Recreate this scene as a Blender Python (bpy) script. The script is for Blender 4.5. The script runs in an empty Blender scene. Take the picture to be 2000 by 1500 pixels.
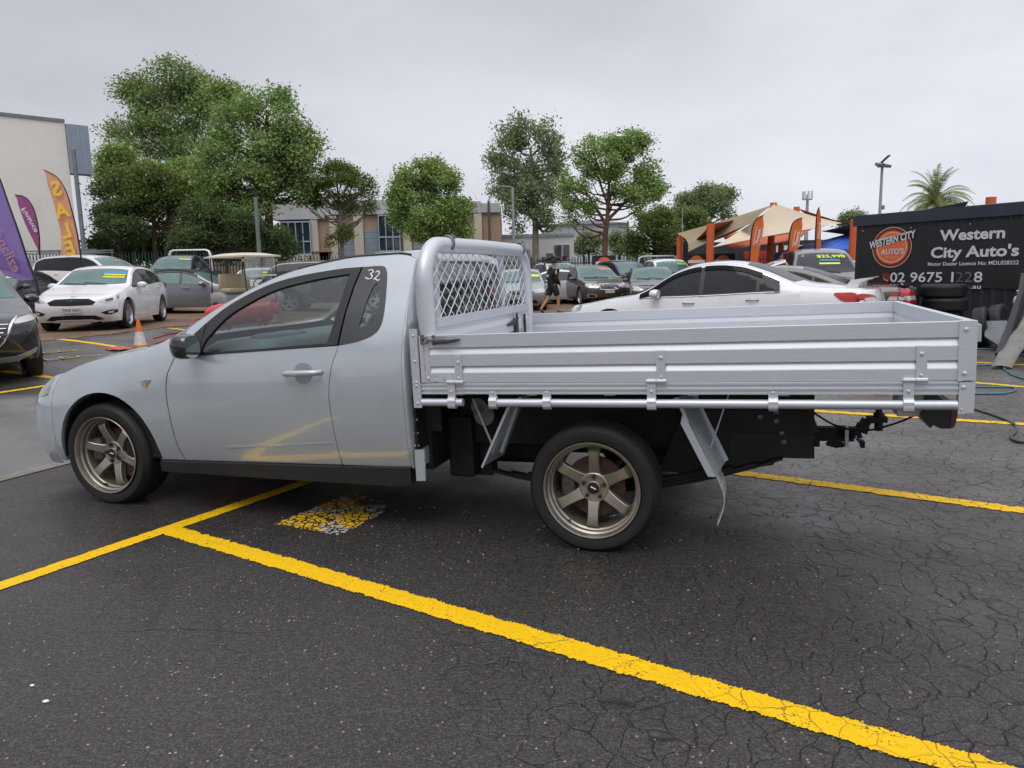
import bpy, bmesh, math, random
import numpy as np
from math import sin, cos, pi, radians, sqrt, atan2, atan
from mathutils import Vector, Matrix
from mathutils.geometry import delaunay_2d_cdt
SC = bpy.context.scene
COL = SC.collection
random.seed(7); RNG = np.random.default_rng(7)

# ------------------------------------------------------------------ camera
CAM_H, PITCH, ROLL = 1.4027, .1516, .0224
cam_d = bpy.data.cameras.new('camera'); cam = bpy.data.objects.new('camera', cam_d); COL.objects.link(cam)
cam_d.sensor_width = 36; cam_d.lens = 1439.7 * 36 / 2000; cam_d.clip_start = .05; cam_d.clip_end = 3000
_f = Vector((0, cos(PITCH), -sin(PITCH))); _r = Vector((1, 0, 0)); _u = _r.cross(_f)
_r2 = cos(ROLL) * _r - sin(ROLL) * _u; _u2 = sin(ROLL) * _r + cos(ROLL) * _u
M4 = Matrix((_r2, _u2, -_f)).transposed().to_4x4(); M4.translation = (0, 0, CAM_H)
cam.matrix_world = M4
SC.camera = cam

# ------------------------------------------------------------------ sky and sun (overcast day)
SUN_EL, SUN_AZ = 58, 205            # azimuth clockwise from +Y
W = bpy.data.worlds.new('World'); SC.world = W; W.use_nodes = True
nt = W.node_tree; nt.nodes.clear()
def N(t, **k):
    n = nt.nodes.new(t)
    for a, b in k.items(): setattr(n, a, b)
    return n
out = N('ShaderNodeOutputWorld'); bg = N('ShaderNodeBackground'); bg.inputs[1].default_value = .1
sky = N('ShaderNodeTexSky', sky_type='NISHITA'); sky.sun_disc = False
sky.sun_elevation = radians(SUN_EL); sky.sun_rotation = radians(SUN_AZ)
hsv = N('ShaderNodeHueSaturation'); hsv.inputs['Saturation'].default_value = .3
nt.links.new(sky.outputs[0], hsv.inputs['Color'])
tc = N('ShaderNodeTexCoord'); mp = N('ShaderNodeMapping'); mp.inputs['Scale'].default_value = (1, 1, 2.6)
nt.links.new(tc.outputs['Generated'], mp.inputs[0])
nz = N('ShaderNodeTexNoise'); nz.inputs['Scale'].default_value = 1.5; nz.inputs['Detail'].default_value = 5; nz.inputs['Roughness'].default_value = .5
nt.links.new(mp.outputs[0], nz.inputs[0])
rp = N('ShaderNodeValToRGB'); e = rp.color_ramp.elements
e[0].position = .3; e[0].color = (.50, .51, .56, 1); e[1].position = .68; e[1].color = (.92, .93, .98, 1)
nt.links.new(nz.outputs[0], rp.inputs[0])
sp = N('ShaderNodeSeparateXYZ'); nt.links.new(tc.outputs['Generated'], sp.inputs[0])
# cloud deck: a little brighter to the east (+X) and low down, thicker overhead to the north-west
vr = N('ShaderNodeValToRGB'); e = vr.color_ramp.elements
e[0].position = 0; e[0].color = (8.3, 8.35, 8.75, 1)
e[1].position = 1; e[1].color = (18, 18, 18.5, 1)
q = e.new(.10); q.color = (7.9, 7.95, 8.4, 1)
q = e.new(.36); q.color = (6.7, 6.75, 7.05, 1)
q = e.new(.62); q.color = (12.5, 12.5, 12.9, 1)
nt.links.new(sp.outputs['Z'], vr.inputs[0])
mx = N('ShaderNodeMix', data_type='RGBA', blend_type='MULTIPLY'); mx.inputs[0].default_value = .8
nt.links.new(vr.outputs[0], mx.inputs[6]); nt.links.new(rp.outputs[0], mx.inputs[7])
xm = N('ShaderNodeMapRange'); xm.inputs[1].default_value = -1; xm.inputs[2].default_value = 1; xm.inputs[3].default_value = .74; xm.inputs[4].default_value = 1.2
nt.links.new(sp.outputs['X'], xm.inputs[0])
vs = N('ShaderNodeVectorMath', operation='SCALE'); nt.links.new(mx.outputs[2], vs.inputs[0]); nt.links.new(xm.outputs[0], vs.inputs['Scale'])
mx2 = N('ShaderNodeMix', data_type='RGBA'); mx2.inputs[0].default_value = .9
nt.links.new(hsv.outputs[0], mx2.inputs[6]); nt.links.new(vs.outputs[0], mx2.inputs[7])
nt.links.new(mx2.outputs[2], bg.inputs[0]); nt.links.new(bg.outputs[0], out.inputs[0])
sd = bpy.data.lights.new('sun', 'SUN'); sd.energy = .9; sd.angle = radians(35); sd.color = (1, .97, .93)
sun = bpy.data.objects.new('sun', sd); COL.objects.link(sun)
_az, _el = radians(SUN_AZ), radians(SUN_EL)
_sv = Vector((sin(_az) * cos(_el), cos(_az) * cos(_el), sin(_el)))
sun.rotation_euler = _sv.to_track_quat('Z', 'Y').to_euler()
vsn = SC.view_settings; vsn.view_transform = 'Standard'; vsn.look = 'None'; vsn.gamma = 1; vsn.use_curve_mapping = False; vsn.exposure = .2
SC.cycles.max_bounces = 8; SC.cycles.transparent_max_bounces = 12

# ------------------------------------------------------------------ helpers
def S01(x): x = min(1, max(0, x)); return x * x * (3 - 2 * x)
def gz(x, y): return .3 * S01((-x - 2) / 7) * S01((y - 9) / 7) + .35 * S01((-x - 10) / 5) * S01((y - 19) / 8)   # the yard rises towards the back left

def tag(o, label=None, cat=None, group=None, kind=None):
    if label: o['label'] = label
    if cat: o['category'] = cat
    if group: o['group'] = group
    if kind: o['kind'] = kind
    return o
def empty(name, loc=(0, 0, 0), rz=0, label=None, cat=None, group=None):
    o = bpy.data.objects.new(name, None); COL.objects.link(o); o.empty_display_size = .2
    o.location = loc; o.rotation_euler = (0, 0, rz)
    return tag(o, label, cat, group)
def link(name, me, mat, parent=None, smooth=None):
    if mat is not None and not me.materials: me.materials.append(mat)
    if smooth is not None and len(me.polygons):
        me.shade_smooth()
        if smooth < 170: me.set_sharp_from_angle(angle=radians(smooth))
    o = bpy.data.objects.new(name, me); COL.objects.link(o)
    if parent is not None: o.parent = parent
    return o
def kids(o): return [c for c in o.children]
def copy_tree(o, parent=None):
    c = o.copy(); COL.objects.link(c); c.parent = parent
    for ch in kids(o): copy_tree(ch, c)
    return c

class MB:
    def __init__(s): s.v = []; s.f = []
    def add(s, vs, fs):
        b = len(s.v); s.v += [tuple(p) for p in vs]; s.f += [tuple(i + b for i in f) for f in fs]; return s
    def box(s, c, d, m=None):
        x, y, z = d[0] / 2, d[1] / 2, d[2] / 2
        vs = [Vector((i, j, k)) for i in (-x, x) for j in (-y, y) for k in (-z, z)]
        if m is not None: vs = [m @ p for p in vs]
        c = Vector(c)
        return s.add([p + c for p in vs], [(0, 1, 3, 2), (4, 6, 7, 5), (0, 4, 5, 1), (2, 3, 7, 6), (0, 2, 6, 4), (1, 5, 7, 3)])
    def bbox(s, c, d, b=.01):      # box with chamfered edges
        bm = bmesh.new(); bmesh.ops.create_cube(bm, size=1)
        for v in bm.verts: v.co = Vector((v.co.x * d[0], v.co.y * d[1], v.co.z * d[2]))
        bmesh.ops.bevel(bm, geom=bm.edges[:], offset=min(b, min(d) * .45), segments=2, affect='EDGES', profile=.5)
        bm.verts.index_update(); c = Vector(c)
        s.add([v.co + c for v in bm.verts], [[v.index for v in f.verts] for f in bm.faces]); bm.free(); return s
    def bar(s, p, q, w, h, up=(0, 0, 1)):
        p, q = Vector(p), Vector(q); d = (q - p).normalized(); up = Vector(up)
        if abs(d.dot(up)) > .99: up = Vector((1, 0, 0))
        a = d.cross(up).normalized() * w / 2; b = a.cross(d).normalized() * h / 2
        vs = [p + a * i + b * j for i, j in ((-1, -1), (1, -1), (1, 1), (-1, 1))] + [q + a * i + b * j for i, j in ((-1, -1), (1, -1), (1, 1), (-1, 1))]
        return s.add(vs, [(0, 3, 2, 1), (4, 5, 6, 7), (0, 1, 5, 4), (1, 2, 6, 5), (2, 3, 7, 6), (3, 0, 4, 7)])
    def tube(s, path, r, n=10, closed=False, caps=True):
        P = [Vector(p) for p in path]; L = len(P); R = r if hasattr(r, '__len__') else [r] * L
        t0 = (P[1] - P[0]).normalized(); a = t0.orthogonal().normalized(); vs = []; prev = t0
        for i in range(L):
            if closed: t = (P[(i + 1) % L] - P[i - 1]).normalized()
            else: t = (P[min(i + 1, L - 1)] - P[max(i - 1, 0)]).normalized()
            a = (a - t * a.dot(t)).normalized(); b = t.cross(a)
            vs += [P[i] + (a * cos(2 * pi * k / n) + b * sin(2 * pi * k / n)) * R[i] for k in range(n)]
        fs = [(i % L * n + k, i % L * n + (k + 1) % n, (i + 1) % L * n + (k + 1) % n, (i + 1) % L * n + k) for i in range(L if closed else L - 1) for k in range(n)]
        if caps and not closed: fs += [tuple(range(n))[::-1], tuple((L - 1) * n + k for k in range(n))]
        return s.add(vs, fs)
    def lathe(s, prof, n=32, c=(0, 0, 0), ax=1, closed=False):    # prof: (r, h) along axis ax
        vs = []
        for r, h in prof:
            for k in range(n):
                a = 2 * pi * k / n; p = [0, 0, 0]; o = [i for i in range(3) if i != ax]
                p[ax] = h; p[o[0]] = r * cos(a); p[o[1]] = r * sin(a); vs.append(Vector(p) + Vector(c))
        m = len(prof)
        fs = [(i % m * n + k, i % m * n + (k + 1) % n, (i + 1) % m * n + (k + 1) % n, (i + 1) % m * n + k) for i in range(m if closed else m - 1) for k in range(n)]
        return s.add(vs, fs)
    def disc(s, c, r, ax=1, n=16, h=0):
        vs = []
        for k in range(n):
            a = 2 * pi * k / n; p = [0, 0, 0]; o = [i for i in range(3) if i != ax]; p[o[0]] = r * cos(a); p[o[1]] = r * sin(a); vs.append(Vector(p) + Vector(c))
        return s.add(vs, [tuple(range(n))])
    def cyl(s, p, q, r, n=12): return s.tube([p, q], r, n)
    def prism(s, poly, off):       # poly: list of 3D points, off: extrusion vector
        n = len(poly); off = Vector(off); P = [Vector(p) for p in poly]
        return s.add(P + [p + off for p in P], [tuple(range(n))[::-1], tuple(range(n, 2 * n))] + [(i, (i + 1) % n, n + (i + 1) % n, n + i) for i in range(n)])
    def grid(s, rows):             # rows of equal length
        m, n = len(rows), len(rows[0])
        return s.add([p for r in rows for p in r], [(i * n + j, i * n + j + 1, (i + 1) * n + j + 1, (i + 1) * n + j) for i in range(m - 1) for j in range(n - 1)])
    def build(s, name, mat, parent=None, smooth=None, fix=True):
        me = bpy.data.meshes.new(name); me.from_pydata([tuple(p) for p in s.v], [], s.f)
        if fix:
            bm = bmesh.new(); bm.from_mesh(me); bmesh.ops.recalc_face_normals(bm, faces=bm.faces[:]); bm.to_mesh(me); bm.free()
        return link(name, me, mat, parent, smooth)

def crv(pts, n=6, closed=False):   # Catmull-Rom through points (any dimension)
    P = [np.array(p, float) for p in pts]; L = len(P); o = []
    for i in range(L if closed else L - 1):
        p0 = P[(i - 1) % L] if (closed or i > 0) else 2 * P[0] - P[1]
        p1, p2 = P[i], P[(i + 1) % L]
        p3 = P[(i + 2) % L] if (closed or i + 2 < L) else 2 * P[-1] - P[-2]
        for k in range(n):
            t = k / n
            o.append(.5 * (2 * p1 + (p2 - p0) * t + (2 * p0 - 5 * p1 + 4 * p2 - p3) * t * t + (3 * p1 - p0 - 3 * p2 + p3) * t ** 3))
    if not closed: o.append(P[-1])
    return [tuple(p) for p in o]
def dens(poly, s, closed=True):
    o = []; n = len(poly)
    for i in range(n if closed else n - 1):
        p, q = np.array(poly[i], float), np.array(poly[(i + 1) % n], float); k = max(1, int(np.ceil(np.linalg.norm(q - p) / s)))
        o += [tuple(p + (q - p) * j / k) for j in range(k)]
    if not closed: o.append(tuple(poly[-1]))
    return o
def inside(P, poly):
    P = np.asarray(P, float); x, y = P[:, 0], P[:, 1]; r = np.zeros(len(P), bool); n = len(poly)
    for i in range(n):
        (x1, y1), (x2, y2) = poly[i], poly[(i + 1) % n]
        if y1 == y2: continue
        r ^= ((y1 > y) != (y2 > y)) & (x < (x2 - x1) * (y - y1) / (y2 - y1) + x1)
    return r
def tri2d(outline, holes=(), s=.08, rag=None):
    """Triangulate a 2D outline with an interior grid -> (points, triangles, boundary loops)."""
    loops = [dens(outline, s)] + [dens(h, s) for h in holes]
    V = []; E = []
    for L in loops:
        b = len(V); V += L; E += [(b + i, b + (i + 1) % len(L)) for i in range(len(L))]
    B = np.array(V); lo, hi = B.min(0), B.max(0)
    gx = np.arange(lo[0] + s / 2, hi[0], s); gy = np.arange(lo[1] + s / 2, hi[1], s)
    if len(gx) and len(gy):
        G = np.array([(a + (j % 2) * s * .5, b) for j, b in enumerate(gy) for a in gx])
        k = inside(G, loops[0])
        for h in loops[1:]: k &= ~inside(G, h)
        G = G[k]
        if len(G):
            d = np.min(np.linalg.norm(G[:, None] - B[None], axis=2), axis=1); G = G[d > s * .4]
            V = V + [tuple(p) for p in G]
    vo, eo, fo, ov, _, _ = delaunay_2d_cdt([Vector(p) for p in V], E, [], 0, 1e-6)
    P = np.array([tuple(p) for p in vo]); T = np.array([tuple(f) for f in fo])
    c = P[T].mean(1); k = inside(c, loops[0])
    for h in loops[1:]: k &= ~inside(c, h)
    return P, T[k]
def bound_edges(T):
    c = {}
    for a, b, d in T:
        for e_ in ((a, b), (b, d), (d, a)):
            k = (min(e_), max(e_)); c[k] = None if k in c else e_
    return [e_ for e_ in c.values() if e_ is not None]
def patch(fmap, outline, holes=(), s=.08, off=0., thick=.0, flip=None):
    """Outline in a 2D domain, lifted by fmap(P)->Nx3, pushed off along its normal, rim folded inwards by thick. Returns verts, faces."""
    P, T = tri2d(outline, holes, s); e_ = 1e-3
    X = fmap(P); A = fmap(P + [e_, 0]) - fmap(P - [e_, 0]); B = fmap(P + [0, e_]) - fmap(P - [0, e_])
    Nn = np.cross(A, B); Nn /= np.linalg.norm(Nn, axis=1)[:, None] + 1e-12
    if flip: Nn = -Nn; T = T[:, ::-1]
    # triangles counter-clockwise in the domain face along +normal
    a, b, c = P[T[:, 0]], P[T[:, 1]], P[T[:, 2]]
    ar = (b[:, 0] - a[:, 0]) * (c[:, 1] - a[:, 1]) - (b[:, 1] - a[:, 1]) * (c[:, 0] - a[:, 0])
    if np.median(ar) * (-1 if flip else 1) < 0: T = T[:, ::-1]
    X = X + Nn * off; F = [tuple(int(i) for i in t) for t in T]; V = [tuple(p) for p in X]
    if thick:
        bl = bound_edges(T); idx = sorted({i for e2 in bl for i in e2}); m = {i: len(V) + k for k, i in enumerate(idx)}
        V += [tuple(X[i] - Nn[i] * thick) for i in idx]
        F += [(int(b), int(a), m[a], m[b]) for a, b in bl]
    return V, F
def mesh_of(name, parts, mat, parent=None, smooth=40):
    V = []; F = []
    for v, f in parts:
        b = len(V); V += v; F += [tuple(i + b for i in q) for q in f]
    me = bpy.data.meshes.new(name); me.from_pydata(V, [], F)
    return link(name, me, mat, parent, smooth)
def mirror_vf(vf, c=0.):           # mirrored in y about c
    v, f = vf
    return [(x, 2 * c - y, z) for x, y, z in v], [q[::-1] for q in f]
def text_vf(s, size=1., font_bold=0.0, shear=0., align='CENTER', spacing=1.0):
    cu = bpy.data.curves.new('t', 'FONT'); cu.body = s; cu.size = size; cu.align_x = align; cu.align_y = 'CENTER'; cu.offset = font_bold * size; cu.shear = shear
    cu.space_character = spacing; cu.resolution_u = 3
    o = bpy.data.objects.new('t', cu); COL.objects.link(o)
    dg = bpy.context.evaluated_depsgraph_get(); dg.update()
    me = o.evaluated_get(dg).to_mesh(); v = [tuple(p.co) for p in me.vertices]; f = [tuple(p.vertices) for p in me.polygons]
    o.evaluated_get(dg).to_mesh_clear(); bpy.data.objects.remove(o); bpy.data.curves.remove(cu)
    return v, f
def text_on(s, size, org, ux, uy, mat, name, parent=None, bold=0., lift=.002, align='CENTER', spacing=1., width=None):
    """Flat lettering in the plane spanned by ux (along) and uy (up) at org."""
    v, f = text_vf(s, size, bold, 0, align, spacing); ux, uy, org = Vector(ux), Vector(uy), Vector(org); n = ux.cross(uy).normalized()
    k = 1
    if width:
        xs = [p[0] for p in v]; k = width / (max(xs) - min(xs))
    V = [tuple(org + ux * p[0] * k + uy * p[1] + n * lift) for p in v]
    me = bpy.data.meshes.new(name); me.from_pydata(V, [], f)
    return link(name, me, mat, parent)

# ------------------------------------------------------------------ materials
MATS = {}
class NT:
    def __init__(s, name):
        s.m = bpy.data.materials.new(name); s.m.use_nodes = True; s.t = s.m.node_tree; s.b = s.t.nodes['Principled BSDF']
    def n(s, t, ins=None, **k):
        n = s.t.nodes.new(t)
        for a, b in k.items(): setattr(n, a, b)
        for a, b in (ins or {}).items():
            if hasattr(b, 'is_output') or isinstance(b, bpy.types.NodeSocket): s.t.links.new(b, n.inputs[a])
            else: n.inputs[a].default_value = b
        return n
    def set(s, **k):
        for a, b in k.items():
            a = a.replace('_', ' ')
            a = {'BaseColor': 'Base Color', 'Coat': 'Coat Weight', 'CoatRough': 'Coat Roughness', 'Spec': 'Specular IOR Level', 'Trans': 'Transmission Weight'}.get(a, a)
            if isinstance(b, bpy.types.NodeSocket): s.t.links.new(b, s.b.inputs[a])
            else: s.b.inputs[a].default_value = b
    def pos(s): return s.n('ShaderNodeNewGeometry').outputs['Position']
    def obj(s): return s.n('ShaderNodeTexCoord').outputs['Object']
    def noise(s, vec, scale, detail=3, rough=.55, dist=0): return s.n('ShaderNodeTexNoise', {'Vector': vec, 'Scale': scale, 'Detail': detail, 'Roughness': rough, 'Distortion': dist}).outputs[0]
    def ramp(s, v, *st, interp='LINEAR'):
        r = s.n('ShaderNodeValToRGB', {0: v}); cr = r.color_ramp; cr.interpolation = interp
        while len(cr.elements) < len(st): cr.elements.new(.5)
        for el, (p, c) in zip(cr.elements, st):
            el.position = p; el.color = (c, c, c, 1) if not hasattr(c, '__len__') else (*c, 1)
        return r.outputs[0]
    def mix(s, f, a, b, mode='MIX'):
        a = (*a, 1) if isinstance(a, tuple) and len(a) == 3 else a; b = (*b, 1) if isinstance(b, tuple) and len(b) == 3 else b
        return s.n('ShaderNodeMix', {0: f, 6: a, 7: b}, data_type='RGBA', blend_type=mode).outputs[2]
    def math(s, op, a, b=0., c=0.): return s.n('ShaderNodeMath', {0: a, 1: b, 2: c}, operation=op).outputs[0]
    def bump(s, h, strength=.5, dist=.01, normal=None):
        i = {'Height': h, 'Strength': strength, 'Distance': dist}
        if normal is not None: i['Normal'] = normal
        return s.n('ShaderNodeBump', i).outputs[0]
def mat(name, col, rough=.5, metal=0., var=.0, vs=4., bump=0., bs=40., coat=0., spec=.5, dirt=0.):
    """Plain material with procedural colour variation, grain and optional dirt."""
    if name in MATS: return MATS[name]
    x = NT(name); p = x.obj(); c = (*col, 1)
    nz_ = x.noise(p, vs, 4)
    lo = tuple(max(0, k * (1 - var)) for k in col); hi = tuple(k * (1 + var * .6) for k in col)
    cc = x.mix(x.ramp(nz_, (.3, 0.), (.7, 1.)), lo, hi)
    if dirt: cc = x.mix(x.ramp(x.noise(p, vs * 2.3, 6, .7), (.52, 0.), (.75, dirt)), cc, (.10, .085, .07))
    x.set(BaseColor=cc, Roughness=x.ramp(x.noise(p, vs * 3, 3), (.3, max(.02, rough - .06)), (.7, min(1, rough + .06))), Metallic=metal, Coat=coat, CoatRough=.04, Spec=spec)
    if bump: x.set(Normal=x.bump(x.noise(p, bs, 3), bump, .01))
    MATS[name] = x.m; return x.m
def paint(name, col, metal=.0, rough=.32):
    if name in MATS: return MATS[name]
    x = NT(name); p = x.obj()
    fl = x.noise(p, 900, 1)
    cc = x.mix(x.ramp(fl, (.35, 0.), (.65, 1.)), tuple(k * .93 for k in col), tuple(min(1, k * 1.06) for k in col))
    grime = x.ramp(x.noise(p, 2.2, 5, .65), (.5, 0.), (.85, .18))
    cc = x.mix(grime, cc, (.13, .12, .11))
    drops = x.ramp(x.n('ShaderNodeTexVoronoi', {'Vector': p, 'Scale': 70.}).outputs['Distance'], (.16, 1.), (.3, 0.))
    x.set(BaseColor=cc, Metallic=metal, Roughness=rough, Coat=1., CoatRough=x.ramp(x.noise(p, 6, 3), (.4, .015), (.75, .07)), Normal=x.bump(drops, .05, .002))
    MATS[name] = x.m; return x.m
# camera geometry helpers: a picture point at a given distance, or where it meets the yard
F_ = 1439.7
def at(x, y, Y):
    d = _f + _r2 * ((x - 1000) / F_) - _u2 * ((y - 750) / F_)
    return Vector((0, 0, CAM_H)) + d * (Y / d.y)
def gp(x, y):
    d = _f + _r2 * ((x - 1000) / F_) - _u2 * ((y - 750) / F_); z = 0.
    for _ in range(25):
        t = (z - CAM_H) / d.z; p = Vector((0, 0, CAM_H)) + d * t; z = .5 * z + .5 * gz(p.x, p.y)
    return Vector((p.x, p.y, gz(p.x, p.y)))
def px(p):
    d = Vector(p) - Vector((0, 0, CAM_H)); z = d.dot(_f); return 1000 + F_ * d.dot(_r2) / z, 750 - F_ * d.dot(_u2) / z
# ------------------------------------------------------------------ car bodies: a lofted shell that panels are cut from
def lut(tab):
    a = np.array(tab, float); xs, ys = a[:, 0], a[:, 1]
    # monotone-ish smooth interpolation (Fritsch-Carlson)
    h = np.diff(xs); d = np.diff(ys) / h; m = np.zeros(len(xs)); m[0], m[-1] = d[0], d[-1]
    for i in range(1, len(xs) - 1):
        m[i] = 0 if d[i - 1] * d[i] <= 0 else 2 * d[i - 1] * d[i] / (d[i - 1] + d[i]) if abs(d[i - 1] + d[i]) > 1e-9 else 0
        if d[i - 1] * d[i] > 0: m[i] = 2 / (1 / d[i - 1] + 1 / d[i])
    def f(x):
        x = np.clip(np.asarray(x, float), xs[0], xs[-1]); i = np.clip(np.searchsorted(xs, x) - 1, 0, len(xs) - 2)
        t = (x - xs[i]) / h[i]
        return (2 * t**3 - 3 * t**2 + 1) * ys[i] + (t**3 - 2 * t**2 + t) * h[i] * m[i] + (-2 * t**3 + 3 * t**2) * ys[i + 1] + (t**3 - t**2) * h[i] * m[i + 1]
    return f
class Body:
    LOW = [(0, .955), (.15, .985), (.35, 1.0), (.6, 1.003), (.85, .992), (1, .966)]
    TOP = [(.0, 1.), (.16, .965), (.5, .82), (.8, .55), (.95, .27), (1., 0.)]
    def __init__(s, plan, belt, top, sill, uc, ur, nose, tail, crown=((-9, .03), (9, .03)), tumble=.5, nexp=2.6, rexp=3.2, low=None, ybow=None):
        s.plan, s.belt, s.top, s.sill, s.crown = map(lut, (plan, belt, top, sill, crown)); s.uc, s.ur, s.tum = uc, ur, tumble
        s.nose, s.tail = lut(nose), lut(tail); s.nexp, s.rexp = nexp, rexp
        if low: s.LOW = low
        s.U = np.linspace(uc, ur, 161); rows = [s._sec(u) for u in s.U]
        s.Y = np.array([r[0] for r in rows]); s.Wt = np.array([r[1] for r in rows])
        s.yw_f = s._sec(uc); s.yw_r = s._sec(ur)
    def edge_w(s, u):
        u = np.asarray(u, float); return np.maximum(s.top(u) - s.crown(u), s.belt(u) + .012)
    def edge_y(s, u):
        return s.plan(u) * .966 - .03 - s.tum * np.maximum(0, s.edge_w(u) - s.belt(u) - .03)
    def _sec(s, u):
        sl, b, p, ew, ey, tp = [float(f(u)) for f in (s.sill, s.belt, s.plan, s.edge_w, s.edge_y, s.top)]
        tp = max(tp, ew + .004)
        y = [p * k for t, k in s.LOW]; w = [sl + (b - sl) * t for t, k in s.LOW]
        by = y[-1]
        for t in (.33, .66): y.append(by + (ey - by) * t + .012 * min(1, (ew - b) / .3) * sin(pi * t)); w.append(b + (ew - b) * t)
        for k, h in zip((1, .97, .9, .75, .5, .25, 0), (0, .14, .34, .60, .85, .965, 1)): y.append(ey * k); w.append(ew + (tp - ew) * h)
        t = np.arange(len(y)); tt = np.linspace(0, len(y) - 1, 70)
        return np.interp(tt, t, y), np.interp(tt, t, w)
    def _row(s, u):
        x = np.clip((np.asarray(u, float) - s.uc) / (s.ur - s.uc), 0, 1) * 160; i = np.minimum(x.astype(int), 159); f = (x - i)[:, None]
        return s.Y[i] * (1 - f) + s.Y[i + 1] * f, s.Wt[i] * (1 - f) + s.Wt[i + 1] * f
    def side(s, sgn=-1, c=0.):         # domain (u, w) -> point on the flank; sgn -1: y negative
        def f(P):
            P = np.asarray(P, float); Y, Wv = s._row(P[:, 0])
            y = np.array([np.interp(w, Wv[i], Y[i]) for i, w in enumerate(P[:, 1])])
            return np.column_stack([P[:, 0], c + sgn * y, P[:, 1]])
        return f
    def over(s, c=0.):                 # domain (u, s), s in -1..1 across between the roof edges
        def f(P):
            P = np.asarray(P, float); u = P[:, 0]; k = np.clip(np.abs(P[:, 1]), 0, 1.2); ey, ew, tp = s.edge_y(u), s.edge_w(u), np.maximum(s.top(u), s.edge_w(u) + .004)
            h = np.interp(k, [0, .25, .5, .75, .9, .97, 1], [1, .965, .85, .6, .34, .14, 0])
            h = 1 - np.clip(k, 0, 1) ** 2.2 * .7 - .3 * np.clip(k, 0, 1) ** 9
            return np.column_stack([u, c + P[:, 1] * ey, ew + (tp - ew) * h])
        return f
    def _cap(s, P, yw, u0, D, sg, nx, c):
        P = np.asarray(P, float); k = np.argmax(yw[1] > yw[1][0]) ; yc = np.interp(P[:, 1], yw[1], yw[0])
        q = np.clip(np.abs(P[:, 0]) / np.maximum(yc, 1e-4), 0, 1)
        return np.column_stack([u0 + sg * D(P[:, 1]) * (1 - q ** nx) ** (1 / 2.1), c + P[:, 0], P[:, 1]])
    def front(s, c=0.): return lambda P: s._cap(P, s.yw_f, s.uc, s.nose, -1, s.nexp, c)   # domain (y, w)
    def rear(s, c=0.): return lambda P: s._cap(P, s.yw_r, s.ur, s.tail, 1, s.rexp, c)
    def cap_vf(s, which, c=0., w0=-9, w1=9, n=28):
        yw = s.yw_f if which == 'f' else s.yw_r; f = (s.front if which == 'f' else s.rear)(c)
        i = [k for k in range(len(yw[1])) if w0 <= yw[1][k] <= w1]
        rows = []
        for k in i:
            q = np.sin(np.linspace(-pi / 2, pi / 2, n)); q = np.sign(q) * np.abs(q) ** .8
            P = np.column_stack([q * yw[0][k], np.full(n, yw[1][k])]); rows.append([tuple(p) for p in f(P)])
        m = MB().grid(rows)
        fl = which == 'f'
        return m.v, [q[::-1] if fl else q for q in m.f]
    def over_vf(s, u0, u1, c=0., s0=-1, s1=1, nu=14, ns=15):
        f = s.over(c); rows = []
        for k in np.linspace(s0, s1, ns):
            rows.append([tuple(p) for p in f(np.column_stack([np.linspace(u0, u1, nu), np.full(nu, k)]))])
        m = MB().grid(rows); return m.v, [q[::-1] for q in m.f]
def arc(cu, cw, r, a0, a1, n=14, rw=None):
    return [(cu + r * cos(radians(a0 + (a1 - a0) * k / n)), cw + (rw or r) * sin(radians(a0 + (a1 - a0) * k / n))) for k in range(n + 1)]

# wheels: axis along y, outer face towards -y, origin at the hub
_wcache = {}
def tyre_mesh(R, rr, wd, n=40, tread=False):
    k = ('t', R, rr, wd, n)
    if k not in _wcache:
        h = wd / 2; m = MB()
        pr_ = [(rr, -h * .80), (rr + .006, -h * .92), (rr + (R - rr) * .35, -h * 1.0), (rr + (R - rr) * .7, -h * .985), (R - .018, -h * .88), (R - .005, -h * .76), (R, -h * .6)]
        gro = [-.38, -.13, .13, .38] if tread else []
        for g in gro: pr_ += [(R, h * g - .006), (R - .008, h * g - .005), (R - .008, h * g + .005), (R, h * g + .006)]
        pr_ += [(R, h * .6), (R - .018, h * .88), (rr + (R - rr) * .6, h), (rr, h * .8)]
        m.lathe(pr_, n); _wcache[k] = m.build('tyre', mat('rubber', (.0095, .0095, .010), .6, 0, .25, 8, .15, 60), None, 40); o = _wcache[k]; me = o.data; bpy.data.objects.remove(o); _wcache[k] = me
    return _wcache[k]
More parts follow.
